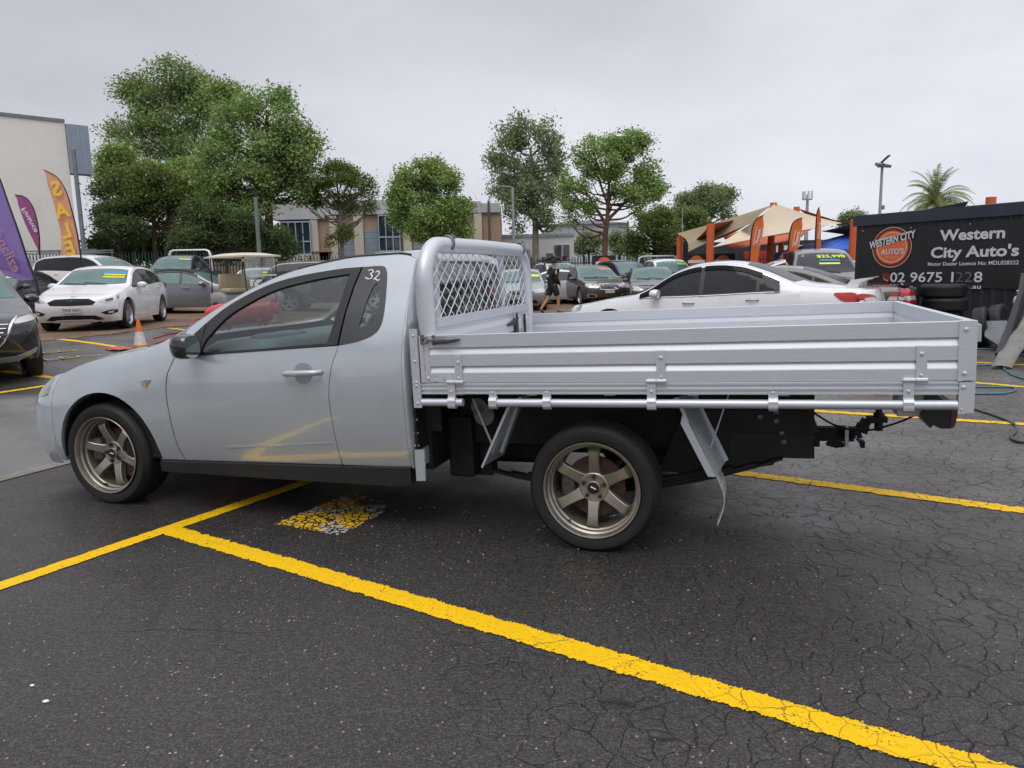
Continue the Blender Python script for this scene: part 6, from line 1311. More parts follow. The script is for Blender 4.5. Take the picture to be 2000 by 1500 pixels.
# white sedan with rear spoiler right behind the tray
T, B, L_ = car('parked_car', 'white sedan with rear spoiler and dark tinted windows, right behind the tray', (3.487, 12.55, 0), 150, 'camry', WHITE, side='tint', trim='chrome', face='tail', ns=5, dual=True, scale=(1.012, 1, 1.025), group='sedans parked behind the tray')
E_ = lambda u: float(B.edge_w(u))
for f, y0 in ((B.side(-1), -1), (B.side(1), 1)):
    for p0, p1 in ((1.50, 2.46), (2.52, 3.42)):
        us = np.linspace(p0, p1, 16); ol = [(u, E_(u) - .045 - .055) for u in us] + [(u, E_(u) - .035) for u in us[::-1]]
        L_(mesh_of('weather_shield', [fixn(patch(f, ol, (), .06, .022, .02, y0 > 0), (0, y0, 0))], MATS['tint_black'], T, 40))
    tl = crv([(4.44, .955), (4.58, .965), (4.725, .95), (4.725, .83), (4.58, .84), (4.48, .90)], 3, True); lamp_ = L_(mesh_of('tail_lamp', [fixn(patch(f, tl, (), .05, .008, .02, y0 > 0), (0, y0, 0))], MATS['redlens'], T, 40))
    o = L_(mesh_of('tail_lamp', [fixn(patch(B.rear(), crv([(y0 * .845, .94), (y0 * .70, .93), (y0 * .62, .90), (y0 * .66, .82), (y0 * .80, .80), (y0 * .845, .83)], 3, True), (), .05, .008, .02), (1, 0, 0))], MATS['redlens'], T, 40))
    L_(mesh_of('reversing_lamp', [fixn(patch(B.rear(), crv([(y0 * .80, .885), (y0 * .66, .885), (y0 * .66, .835), (y0 * .79, .825)], 3, True), (), .05, .014, .01), (1, 0, 0))], MATS['clearlens'], T, 40))
    ff = [(3.80, .945), (3.98, .95), (3.99, .80), (3.80, .80)]
    if y0 < 0 or True: L_(mesh_of('fuel_flap', [fixn(patch(f, ff, (), .06, .005, .01, y0 > 0), (0, y0, 0))], WHITE, T, 40))
sp = MB(); pr3 = [(u + .34, w - .03) for u, w in [(4.30, 1.165), (4.42, 1.185), (4.56, 1.20), (4.58, 1.190), (4.44, 1.150), (4.34, 1.135)]]
sp.prism([(u, -.70, w) for u, w in pr3], (0, 1.40, 0))
for y_ in (-.70, .70): sp.prism([(u + .34, y_ - .02, w - .03) for u, w in [(4.22, 1.06), (4.30, 1.165), (4.50, 1.19), (4.50, 1.155), (4.42, 1.135), (4.40, 1.06)]], (0, .04, 0))
L_(sp.build('rear_spoiler', WHITE, T, 30))
text_on('Altise', .07, (L_(empty('x')).location.x + 4.45, -.78, .98), (0, 1, 0), (0, 0, 1), MATS['chrome'], 'boot_badge', T) if False else None
for o in [o for o in COL.objects if o.name == 'x']: bpy.data.objects.remove(o)
# dark sedan behind it, tail towards the shed
T, B, L_ = car('parked_car', 'black sedan with large red and clear tail lamps behind the white sedan', (5.28, 14.92, -.02), 150, 'camry', BLACKP, side='tint_black', face='tail', group='sedans parked behind the tray', scale=(1.03, 1.01, .97), rim='alloy_dark')
for y0 in (-1, 1):
    L_(mesh_of('tail_lamp', [fixn(patch(B.rear(), [(y0 * .845, .72), (y0 * .835, .86), (y0 * .80, 1.0), (y0 * .68, 1.005), (y0 * .60, .86), (y0 * .56, .72)], (), .05, .008, .02), (1, 0, 0))], MATS['redlens'], T, 40))
    L_(mesh_of('reversing_lamp', [fixn(patch(B.rear(), [(y0 * .842, .79), (y0 * .838, .86), (y0 * .61, .865), (y0 * .585, .79)], (), .05, .014, .01), (1, 0, 0))], MATS['clearlens'], T, 40))
    f = B.side(-1 if y0 < 0 else 1); L_(mesh_of('tail_lamp', [fixn(patch(f, [(4.54, .72), (4.73, .72), (4.73, .95), (4.67, .95)], (), .05, .008, .02, y0 > 0), (0, y0, 0))], MATS['redlens'], T, 40))
    L_(mesh_of('reversing_lamp', [fixn(patch(f, [(4.575, .79), (4.73, .79), (4.73, .855), (4.61, .855)], (), .05, .014, .01, y0 > 0), (0, y0, 0))], MATS['clearlens'], T, 40))
m = MB(); m.box((4.80, 0, 1.05), (.16, 1.5, .025)); L_(m.build('boot_lip', BLACKP, T))
# ------------------------------------------------------------------ dark shed with the dealer's banner
mat('shed_navy', (.020, .024, .034), .5, .1, .15, 2, dirt=.1); mat('shed_trim', (.030, .038, .055), .45, .1, .1, 2); mat('banner_black', (.012, .0125, .016), .5, 0, .15, 1); mat('letter_grey', (.58, .59, .61), .5, 0, .06, 3); mat('letter_faded', (.11, .11, .115), .6, 0, .3, 9)
mat('logo_orange', (.68, .145, .04), .5, 0, .08, 3); mat('logo_brown', (.14, .022, .012), .5, 0, .1, 3); mat('logo_line', (.68, .40, .30), .5); mat('phone_orange', (.48, .10, .04), .5)
s0, s1 = Vector((8.02, 17.3, 0)), Vector((10.95, 11.9, 0)); sd_ = (s1 - s0).normalized(); sn = Vector((sd_.y, -sd_.x, 0)); SH_H = 2.41; SL = (s1 - s0).length
SH = empty('storage_shed', s0, 0, 'dark navy corrugated shed carrying the black dealer banner', 'shed')
def sp_(a, z, o=0.): return sd_ * a + Vector((0, 0, z)) + sn * o         # local to the shed empty
m = MB(); prof = []; a = 0.
while a < SL: prof += [(a, 0), (a + .13, 0), (a + .155, .03), (a + .20, .03)]; a += .225
prof = [(min(p, SL), o) for p, o in prof] + [(SL, 0)]
m.grid([[sp_(p, z, o) for p, o in prof] for z in (.02, SH_H)]); wl = m.build('wall', MATS['shed_navy'], SH)
m = MB(); m.prism([sp_(0, .0, -.06), sp_(SL, .0, -.06), sp_(SL, SH_H - .05, -.06), sp_(0, SH_H - .05, -.06)], tuple(-sn * 2.6)); m.build('body', MATS['shed_navy'], SH)
m = MB(); m.prism([sp_(-.06, SH_H - .16, .07), sp_(SL + .1, SH_H - .16, .07), sp_(SL + .1, SH_H + .05, .07), sp_(-.06, SH_H + .05, .07)], tuple(-sn * .2)); m.build('gutter', MATS['shed_trim'], SH)
m = MB(); m.prism([sp_(-.06, SH_H + .05, .0), sp_(SL + .1, SH_H + .05, .0), sp_(SL + .1, SH_H + .25, -2.7), sp_(-.06, SH_H + .25, -2.7)], (0, 0, .03)); m.build('roof', MATS['shed_trim'], SH)
m = MB(); m.prism([sp_(1.0, SH_H + .06, -.3), sp_(2.2, SH_H + .06, -.3), sp_(2.3, SH_H + .20, -.3)], tuple(-sn * .06)); m.build('roof_flashing', MATS['banner_black'], SH)
# banner: fixed to the wall, metres along the wall from its left end
BN = empty('banner', s0, 0, 'black dealer banner with round orange emblem and grey lettering on the shed', 'sign')
b0, b1, z0, z1 = .10, 3.95, .86, 2.17
rows = []
for i in range(13):
    t = i / 12; rows.append([sp_(b0 + (b1 - b0) * k / 30, z0 + (z1 - z0) * t + .012 * sin(k * .9) * (1 if i in (0, 12) else 0), .042 + .008 * sin(k * .8 + t * 2) * sin(pi * t)) for k in range(31)])
m = MB(); m.grid(rows); m.build('banner_sheet', MATS['banner_black'], BN, 60)
LX = Vector(sd_); LZ = Vector((0, 0, 1))
def ell(m, cx, cz, rx, rz, o, n=48, hole=None):
    P = [sp_(cx + rx * cos(2 * pi * k / n), cz + rz * sin(2 * pi * k / n), o) for k in range(n)]
    if hole:
        Q = [sp_(cx + hole[0] * cos(2 * pi * k / n), cz + hole[1] * sin(2 * pi * k / n), o) for k in range(n)]; m.add(P + Q, [(k, (k + 1) % n, n + (k + 1) % n, n + k) for k in range(n)])
    else: m.add(P, [tuple(range(n))])
cx, cz = .93, 1.74
EM = MB(); ell(EM, cx, cz, .46, .435, .052); em = EM.build('emblem', MATS['logo_brown'], BN)
for rx, rz, hx, hz, mt, o in ((.465, .44, .45, .425, 'logo_line', .054), (.385, .36, 0, 0, 'logo_orange', .0545), (.355, .33, .335, .31, 'logo_line', .0565)):
    m = MB(); ell(m, cx, cz, rx, rz, o, 48, (hx, hz) if hx else None); m.build('emblem_ring', MATS[mt], em)
sl = .13; ang = atan(sl)
m = MB(); m.add([sp_(cx - .50, cz - .02, .060), sp_(cx + .52, cz - .02 + .23, .060), sp_(cx + .52, cz + .19 + .02, .060) if False else sp_(cx + .50, cz + .31, .060), sp_(cx - .52, cz + .13, .060)], [(0, 1, 2, 3)]); m.build('emblem_band', MATS['banner_black'], em)
rx_ = (LX * cos(ang * 1.5) + LZ * sin(ang * 1.5)); rz_ = (LZ * cos(ang) - LX * sin(ang) * .2)
text_on('WESTERN CITY', .22, sp_(cx, cz + .155, .062), rx_, rz_, MATS['letter_grey'], 'emblem_lettering', em, .034, .002, width=1.10)
text_on("AUTO'S", .17, sp_(cx + .03, cz - .10, .060), LX, LZ, MATS['letter_grey'], 'emblem_lettering', em, .022, .002, width=.54)
text_on('PTY LTD', .07, sp_(cx + .03, cz - .22, .060), LX, LZ, MATS['logo_line'], 'emblem_lettering', em, .002, .002, width=.28)
def bt(s_, cxx, czz, ht, wd, mt='letter_grey', bold=.02): text_on(s_, ht, sp_(cxx + .17, czz - .06, .058), LX, LZ, MATS[mt], 'lettering', BN, bold, .002, width=wd)
bt('Western', 2.48, 1.985, .30, 1.28, bold=.03); bt("City Auto's", 2.52, 1.64, .30, 1.72, bold=.03); bt('Motor Dealer Licence No: MDL028322', 2.50, 1.415, .105, 1.78, bold=.015)
bt('02 9675 1', 1.50, 1.135, .29, 1.40, bold=.012); bt('2', 2.29, 1.135, .29, .14, 'letter_faded', .0); bt('28', 2.52, 1.135, .29, .32, bold=.012) if False else (bt('2', 2.47, 1.135, .29, .155, 'letter_faded', .01), bt('8', 2.66, 1.135, .29, .165, bold=.012))
bt('.com', 2.34, .955, .13, .34, 'letter_faded', .004); bt('.au', 2.63, .955, .13, .20, bold=.014)
m = MB(); ell(m, .85, 1.09, .085, .10, .053); m.build('phone_disc', MATS['logo_brown'], BN); m = MB(); m.tube(crv([sp_(.79, 1.16, .06), sp_(.78, 1.09, .06), sp_(.82, 1.03, .06), sp_(.90, 1.00, .06)], 4), [.026, .024, .014, .013, .013, .013, .013, .014, .018, .022, .024, .026, .028], 6); m.build('phone_symbol', MATS['phone_orange'], BN, 60)
for a in (.1, 1.25, 2.5, 3.7):
    m = MB(); m.lathe([(0, 0), (.018, 0), (.018, .01), (0, .012)], 10); o = m.build('eyelet', MATS['chrome'], BN); o.location = sp_(a + .1, 2.13, .05); o.rotation_euler = (pi / 2, 0, 0)
# orange post behind the shed
def opost(label, x, yt, Y, r=.10, lean=0., yb=500):
    t_ = at(x, yt, Y); m = MB(); m.tube([(0, 0, 0), (lean, 0, t_.z)], r, 14); o = m.build('sail_post', MATS['orange_steel'], None, 60); o.location = (t_.x - lean, Y, 0); return tag(o, label, 'post', 'orange shade sail posts')
opost('short orange post end showing above the right end of the shed roof', 1936, 385, 20, .125)
opost('foremost orange post at the left of the tan shade sail', 1388, 437, 27, .14)
opost('thin orange post at the far left tip of the tan shade sail', 1328, 462, 34, .14)
opost('tallest orange post at the peak of the cream shade sail', 1511, 396, 31, .14, .15)
opost('orange post end behind the cream shade sail, right of its peak', 1556, 404, 35, .14)
opost('leaning orange post against the left end of the dark shed', 1670, 428, 25, .13, .10)
opost('orange post standing between the two orange flags under the sail', 1526, 470, 36, .14)
mat('sail_khaki', (.26, .195, .115), .85, 0, .12, 1.2); mat('sail_cream', (.56, .46, .34), .85, 0, .06, 1); mat('sail_rust', (.50, .115, .04), .85, 0, .1, 1); mat('sail_salmon', (.62, .25, .14), .85, 0, .1, 1)
def sail(label, C, mt, sag=.10, bow=.10, n=14):
    P = [np.array(at(*c)) for c in C]; base = Vector((float(P[0][0]), float(P[0][1]), 0)); rows = []; cen = sum(P) / 4
    for i in range(n + 1):
        row = []
        for j in range(n + 1):
            u, v = i / n, j / n; q = P[0] * (1 - u) * (1 - v) + P[1] * u * (1 - v) + P[2] * u * v + P[3] * (1 - u) * v
            pull = bow * (4 * u * (1 - u) * (2 * v - 1) ** 2 + 4 * v * (1 - v) * (2 * u - 1) ** 2); q = q + (cen - q) * pull
            q[2] -= sag * 16 * u * (1 - u) * v * (1 - v); row.append(Vector(q) - base)
        rows.append(row)
    m = MB(); m.grid(rows); o = m.build('shade_sail', MATS[mt], None, 60); o.location = base; return tag(o, label, 'shade sail', 'shade sails over the dealer yard')
sail('large khaki shade sail at the left of the group', [(1322, 456, 34), (1512, 399, 31), (1478, 432, 25), (1344, 492, 29)], 'sail_khaki', .3, .12)
sail('large cream shade sail hanging from the highest post', [(1513, 397, 31), (1645, 436, 36), (1592, 446, 24), (1392, 483, 23.5)], 'sail_cream', .2, .10)
sail('narrow rust-orange shade sail behind the khaki one', [(1388, 438, 27.5), (1478, 419, 36), (1430, 446, 36), (1340, 484, 33)], 'sail_rust', .2, .08)
sail('wide rust-orange shade sail under the cream one', [(1420, 490, 30), (1400, 455, 37), (1608, 437, 37), (1560, 470, 30)], 'sail_rust', .2, .10)
sail('khaki shade sail at the right, next to the shed', [(1604, 452, 30), (1690, 426, 27), (1760, 440, 36), (1700, 470, 33)], 'sail_khaki', .15, .10)
sail('salmon shade sail at the right, below the khaki one', [(1600, 450, 34), (1770, 452, 38), (1740, 466, 32), (1660, 460, 31)], 'sail_salmon', .15, .10)
sail('thin rust sail showing above the cream sail at its right', [(1556, 406, 35), (1650, 436, 38), (1640, 440, 40), (1580, 425, 41)], 'sail_rust', .05, .06)
# blue pop-up gazebo and the dealership behind the sails
p = at(1676, 500, 30); T = empty('gazebo', (p.x, 30, 0), 0, 'bright blue pop-up gazebo roof left of the dark shed', 'gazebo'); mat('gazebo_blue', (.025, .11, .50), .6, 0, .1, 2)
zt, ze = at(1668, 452, 30).z, at(1600, 490, 30).z
m = MB(); R_ = 2.5; c4 = [(-R_, -R_), (R_, -R_), (R_, R_), (-R_, R_)]
for i in range(4):
    (ax_, ay_), (bx_, by_) = c4[i], c4[(i + 1) % 4]; m.add([(ax_, ay_, ze), (bx_, by_, ze), (.1, 0, zt), (-.1, 0, zt)], [(0, 1, 2, 3)]); m.add([(ax_, ay_, ze - .28), (bx_, by_, ze - .28), (bx_, by_, ze), (ax_, ay_, ze)], [(0, 1, 2, 3)])
m.build('canopy', MATS['gazebo_blue'], T)
for x_, y_ in c4: m = MB(); m.tube([(x_ * .97, y_ * .97, 0), (x_ * .97, y_ * .97, ze)], .025, 6); m.build('leg', MATS['greysteel'], T)
Yd = 46; Xd = lambda x: at(x, 500, Yd).x
B = empty('dealership', (Xd(1500), Yd, 0), 0, 'low charcoal dealership building with red panel under the shade sails', 'building')
mat('charcoal_wall', (.025, .026, .03), .7, 0, .2, 1); mat('red_panel', (.45, .02, .02), .5)
def dp(name, mt, f): m = MB(); f(m); o = m.build(name, MATS[mt], B); o.location = -B.location; return o
dp('wall', 'charcoal_wall', lambda m: bx(m, Xd(1345), Xd(1760), Yd, Yd + 10, 0, 2.9))
dp('red_wall', 'red_panel', lambda m: bx(m, Xd(1452), Xd(1512), Yd - .06, Yd, 0, 2.3)); dp('fascia', 'officewhite', lambda m: bx(m, Xd(1515), Xd(1600), Yd - .08, Yd, 1.95, 2.6))
for a in (1517, 1530): dp('window', 'darkglass', lambda m: bx(m, Xd(a), Xd(a + 11), Yd - .06, Yd, .6, 1.9))
for a in (1400, 1412): dp('window', 'darkglass', lambda m: bx(m, Xd(a), Xd(a + 9), Yd - .06, Yd, .6, 2.0))
for i, (x, y) in enumerate(((1180, 516), (1360, 513), (1412, 512))):
    p = at(x, y, 35.2); T = empty('fence_sign', (p.x, 35.2, 0), 0, ('small dark sign with orange disc on the fence behind the navy utility', 'small dark sign with orange disc on the fence right of the white utility', 'small dark sign with orange disc on the fence, nearest the orange flags')[i], 'sign', 'round orange emblem signs on the fence')
    m = MB(); m.box((0, 0, p.z), (1.1, .03, .8)); m.build('board', MATS['banner_black'], T); m = MB(); m.lathe([(0, -.02), (.33, -.02), (.33, 0)], 24, (0, 0, p.z)); o = m.build('disc', MATS['logo_orange'], T); m = MB(); m.box((0, -.03, p.z + .05), (.8, .01, .14)); m.build('band', MATS['whitepaint'], T)
    m = MB(); m.tube([(-.5, .02, 0), (-.5, .02, p.z)], .02, 6); m.tube([(.5, .02, 0), (.5, .02, p.z)], .02, 6); m.build('stake', MATS['greysteel'], T)
# ------------------------------------------------------------------ feather flags
def fabric(name, col): 
    x = NT(name); c = x.mix(x.ramp(x.noise(x.obj(), 1.5, 3), (.3, 0.), (.7, 1.)), tuple(k * .85 for k in col), col); tl = x.n('ShaderNodeBsdfTranslucent', {0: (*col, 1)}); x.set(BaseColor=c, Roughness=.7)
    ms = x.n('ShaderNodeMixShader', {0: .35, 1: x.b.outputs[0], 2: tl.outputs[0]}); x.t.links.new(ms.outputs[0], x.t.nodes['Material Output'].inputs[0]); MATS[name] = x.m
fabric('flag_purple', (.29, .20, .50)); fabric('flag_plum', (.36, .10, .26)); fabric('flag_peach', (.82, .40, .24)); fabric('flag_orange', (.78, .19, .045)); mat('flag_yellow', (.85, .55, .06), .7); mat('flag_text', (.42, .20, .28), .7); mat('flag_white', (.72, .68, .68), .7)
def feather(label, spine, edge_, Y, mt, foot, pole_side=True, group=None):
    """spine: picture points of the pole sleeve from bottom to tip; edge_: the free edge from bottom to tip."""
    A = [np.array(at(*p, Y)) for p in crv(spine, 6)]; Bq = [np.array(at(*p, Y)) for p in crv(edge_, 6)]; fz = gz(A[0][0], Y)
    base = Vector((float(at(*foot, Y).x), Y, fz)); T = empty('feather_flag', base, 0, label, 'flag', group); nA, nB = len(A), len(Bq); rows = []; b_ = np.array(base)
    for i in range(25):
        t = i / 24; a = A[min(nA - 1, int(round(t * (nA - 1))))]; c = Bq[min(nB - 1, int(round(t * (nB - 1))))]
        rows.append([tuple(a + (c - a) * j / 8 + np.array([0, .05 * sin(j * .9 + t * 7) * (j / 8), 0]) - b_) for j in range(9)])
    m = MB(); m.grid(rows); cl = m.build('flag_cloth', MATS[mt], T, 60)
    m = MB(); P = [(0, 0, 0)] + [tuple(a - b_ + np.array([0, -.01, 0])) for a in A]; m.tube(P, [.022] + [.026 * (1 - .6 * i / nA) for i in range(nA)], 6); m.build('pole', MATS['sealblack'], T, 60)
    m = MB(); m.box((0, 0, .02), (.5, .06, .03)); m.box((0, 0, .02), (.06, .5, .03)); m.build('cross_base', MATS['greysteel'], T)
    return T, cl
def ftext(T, s_, x, y, Y, size, rot, mt, mirror=False, width=None, bold=.01):
    o = at(x, y, Y) - Vector((0, .075, 0)) - T.location; r_ = radians(rot); ux = Vector((cos(r_), 0, sin(r_))); uy = Vector((-sin(r_), 0, cos(r_)))
    if mirror: ux = -ux
    text_on(s_, size, o, ux, uy, MATS[mt], 'lettering', T, bold, 0, width=width)
T, c = feather('purple feather flag cut off by the left edge, lettering seen from behind', [(70, 546), (55, 508), (38, 456), (18, 400), (-4, 340), (-40, 280), (-80, 250)], [(-60, 500), (-85, 440), (-95, 400), (-100, 360), (-100, 320), (-95, 280), (-80, 251)], 17.2, 'flag_purple', (88, 600), group='feather flags on the left')
m = MB(); q = [np.array(at(x, y, 17.2)) - np.array(T.location) for x, y in ((70, 546), (40, 548), (12, 540), (-20, 520), (-60, 500), (-30, 480), (20, 500), (55, 512))]; m.add([tuple(p + np.array([0, .02, 0])) for p in q], [tuple(range(8))]); m.build('flag_hem', MATS['flag_purple'], T)
ftext(T, 'eziland', 18, 492, 17.2, .34, -68, 'flag_text', True, .95)
T, c = feather('plum teardrop flag between the purple and orange flags', [(78, 498), (77, 460), (72, 428), (64, 403), (50, 385), (29, 380)], [(77, 498), (68, 478), (55, 448), (44, 420), (35, 398), (29, 381)], 28., 'flag_plum', (80, 520), group='feather flags on the left')
ftext(T, 'Finance', 60, 430, 28., .26, 112, 'flag_white', True, .95)
T, c = feather('orange feather flag with yellow SALE seen reversed', [(158, 498), (151, 455), (141, 412), (130, 375), (113, 347), (86, 331)], [(118, 498), (118, 462), (114, 428), (106, 395), (93, 362), (86, 332)], 23.5, 'flag_peach', (163, 540), group='feather flags on the left')
for s_, x, y in (('S', 113, 370), ('A', 123, 413), ('L', 132, 452), ('E', 139, 486)): ftext(T, s_, x, y, 23.5, .62, 12, 'flag_yellow', True, None, .03)
for i, (sp3, ed, ft, lab) in enumerate((([(1463, 512), (1466, 470), (1470, 442), (1478, 427), (1491, 420)], [(1481, 512), (1486, 478), (1490, 448), (1491, 432), (1491, 421)], (1460, 530), 'orange feather flag nearest the foremost orange post'), ([(1538, 508), (1541, 466), (1546, 441), (1554, 430), (1567, 425)], [(1556, 508), (1561, 478), (1565, 450), (1567, 436), (1567, 426)], (1536, 530), 'orange feather flag in front of the cream sail, middle one of three'), ([(1592, 492), (1593, 450), (1595, 420), (1597, 410), (1600, 404)], [(1605, 492), (1604, 450), (1602, 425), (1601, 412), (1600, 405)], (1592, 530), 'narrow orange feather flag seen edge-on by the blue gazebo'))):
    T, c = feather(lab, sp3, ed, 21.5 + i, 'flag_orange', ft, group='orange feather flags on the right')
    if i < 2:
        x_, y_ = ((1479, 462), (1555, 466))[i]; ftext(T, 'Finance', x_, y_, 21.5 + i, .14, 80, 'flag_white', False, .40, .02); o = at(x_, y_, 21.5 + i) - T.location - Vector((0, .078, 0)); r_ = radians(80); u_ = Vector((cos(r_), 0, sin(r_))); v_ = Vector((-sin(r_), 0, cos(r_))); m = MB()
        m.tube([o + u_ * a + v_ * b for a, b in ((-.25, -.09), (.25, -.09), (.25, .09), (-.25, .09))], .008, 4, True); m.build('text_frame', MATS['flag_white'], T)
    else: ftext(T, 'Finance', 1598, 450, 23.5, .10, 88, 'flag_white', False, .5)
# ------------------------------------------------------------------ golf cart
mat('cart_cream', (.62, .56, .44), .45, 0, .06, 3); mat('cart_seat', (.42, .34, .24), .6, 0, .1, 5); glass_mat('clearplastic', (.95, .97, .97), .93, .05)
T = empty('golf_cart', (-7.85, 22.0, gz(-7.85, 22)), radians(-38), 'golf cart with cream roof, clear windscreen and beige seat beside the grey coupe', 'golf cart')
T.scale = (1, 1, .965)
def gpz(name, mt, f, sm=40): m = MB(); f(m); return m.build(name, MATS[mt], T, sm)
def roof(m):
    rows = []
    for i in range(11):
        a = -1 + 2 * i / 10; rows.append([((a) * 1.02, b * .62, 1.80 + .10 * (1 - abs(a) ** 4) * (1 - abs(b) ** 4)) for b in np.linspace(-1, 1, 11)])
    m.grid(rows); m.grid([[(x, y, 1.76) for x, y, z in r_] for r_ in rows]); P = [(x, y) for x, y, z in rows[0]] + [(r_[-1][0], r_[-1][1]) for r_ in rows[1:]] + [(x, y) for x, y, z in rows[-1][::-1][1:]] + [(r_[0][0], r_[0][1]) for r_ in rows[::-1][1:-1]]; n = len(P)
    m.add([(x, y, 1.76) for x, y in P] + [(x, y, 1.805) for x, y in P], [(i, (i + 1) % n, n + (i + 1) % n, n + i) for i in range(n)])
gpz('roof', 'cart_cream', roof, 50)
for x_, y_, dx in ((.86, .52, .10), (.86, -.52, .10), (-.82, .52, -.05), (-.82, -.52, -.05)): gpz('roof_post', 'sealblack', lambda m: m.tube([(x_ + dx, y_, .62), (x_, y_, 1.77)], .02, 6))
gpz('windscreen', 'clearplastic', lambda m: m.box((.90, 0, 1.24), (.008, 1.0, 1.0)))
gpz('windscreen_bar', 'cart_cream', lambda m: (m.box((.905, 0, 1.22), (.03, 1.02, .05)), m.box((.90, 0, .73), (.03, 1.02, .03))))
gpz('body', 'steel_cart' if 'steel_cart' in MATS else 'silvertrim', lambda m: (m.bbox((.95, 0, .52), (.55, 1.1, .42), .12), m.bbox((0, 0, .30), (1.9, 1.1, .14), .05), m.bbox((-.62, 0, .52), (.8, 1.12, .42), .10)))
gpz('seat', 'cart_seat', lambda m: (m.bbox((-.25, 0, .78), (.5, 1.02, .14), .06), m.bbox((-.50, 0, 1.05), (.14, 1.02, .46), .06)))
gpz('steering_wheel', 'sealblack', lambda m: (m.tube([(.36 + .08 * sin(a) , .26 + .17 * cos(a), .98 + .15 * sin(a)) for a in np.linspace(0, 2 * pi, 17)[:-1]], .015, 6, True), m.tube([(.36, .26, .98), (.65, .26, .62)], .02, 6)))
for y_ in (-.54, .54): gpz('indicator_lamp', 'amberlens', lambda m: m.bbox((.90, y_, 1.66), (.06, .06, .10), .015))
for x_ in (.72, -.66):
    for y_ in (-.5, .5): wheel(T, (x_, y_, .22), .22, .12, .18, 5, 'alloy', y_ > 0)
# ------------------------------------------------------------------ traffic cone, red drum with hose, red cloth
def cone_at(x, y, label):
    p = gp(x, y); T = empty('traffic_cone', p, .3, label, 'traffic cone'); T.scale = (.8, .8, .8)
    m = MB(); m.bbox((0, 0, .02), (.36, .36, .04), .015); m.build('base', MATS['sealblack'], T)
    def ring(nm, za, zb, mt): m = MB(); r_ = lambda z: .135 * (1 - z / .70) + .022; m.lathe([(r_(za), za), (r_(zb), zb)], 24, ax=2); m.build(nm, MATS[mt], T, 60)
    mat('cone_orange', (.70, .15, .03), .5, 0, .15, 8, dirt=.25); mat('cone_white', (.62, .58, .54), .5, 0, .2, 12, dirt=.5)
    ring('cone_body', .04, .10, 'cone_orange'); ring('reflective_collar', .10, .40, 'cone_white'); ring('cone_top', .40, .70, 'cone_orange'); m = MB(); m.disc((0, 0, .70), .022, 2, 12); m.build('cone_tip', MATS['cone_orange'], T)
cone_at(275, 682, 'orange traffic cone with dirty white collar in front of the white hatchback')
mat('bright_red', (.50, .014, .012), .35, 0, .1, 6, coat=.4)
D_ = 13.2; p = at(470, 628, D_); q = at(415, 618, D_); e_ = at(535, 603, D_); T = empty('red_drum', (p.x, D_, gz(p.x, D_)), 0, 'bright red drum lying on a cradle behind the bonnet, seen through the cab window', 'drum'); b_ = Vector(T.location)
ax_ = (e_ - q).normalized(); rr = .205
m = MB(); L_ = (e_ - q).length; m.tube([q - b_ + ax_ * (L_ * t) for t in (-.10, -.07, .02, .15, .5, .9, .93, 1.0, 1.02, 1.10)], [.08, .14, .19, rr, rr, rr, rr * .98, rr * .93, .12, .09], 24); m.build('barrel', MATS['bright_red'], T, 50)
m = MB(); c_ = (q + e_) / 2 - b_
for t in (.2, .8): k_ = q - b_ + ax_ * L_ * t; m.bar((k_.x, k_.y - .22, 0), (k_.x, k_.y - .15, k_.z - .12), .05, .05); m.bar((k_.x, k_.y + .22, 0), (k_.x, k_.y + .15, k_.z - .12), .05, .05); m.bar((k_.x, k_.y - .24, k_.z - .2), (k_.x, k_.y + .24, k_.z - .2), .05, .05)
m.build('cradle', MATS['bright_red'], T)
m = MB(); m.lathe([(.10, -.02), (.13, 0), (.10, .02)], 16); o = m.build('drum_ring', MATS['bright_red'], T, 50); o.location = e_ - b_ + Vector((-.05, 0, .2))
pts = [gp(x, y) + Vector((0, 0, .018)) for x, y in ((300, 662), (330, 654), (365, 648), (378, 640), (388, 634), (400, 636), (396, 645), (372, 652), (330, 664), (285, 678))]
m = MB(); m.tube(crv([tuple(k + (Vector((0, 0, .12)) if 3 <= i <= 5 else Vector())) for i, k in enumerate(pts)], 6), .014, 6); o = m.build('red_hose', mat('hose_red', (.40, .015, .015), .4), None, 60); tag(o, 'thin red hose looping over the asphalt beside the traffic cone', 'hose')
p = gp(232, 684); m = MB(); rows = []
for i in range(9): rows.append([(p.x + (-.24 + .06 * i) + .03 * sin(j), p.y + (-.16 + .04 * j) * (1 - abs(i - 4) / 5), p.z + .02 + .06 * (1 - abs(i - 4) / 4.5) * (1 - abs(j - 4) / 4.6) + .012 * sin(i * 2 + j * 1.3)) for j in range(9)])
m.grid(rows); o = m.build('red_cloth', MATS['bright_red'], None, 60); tag(o, 'small crumpled red cloth lying on the yellow line', 'cloth')
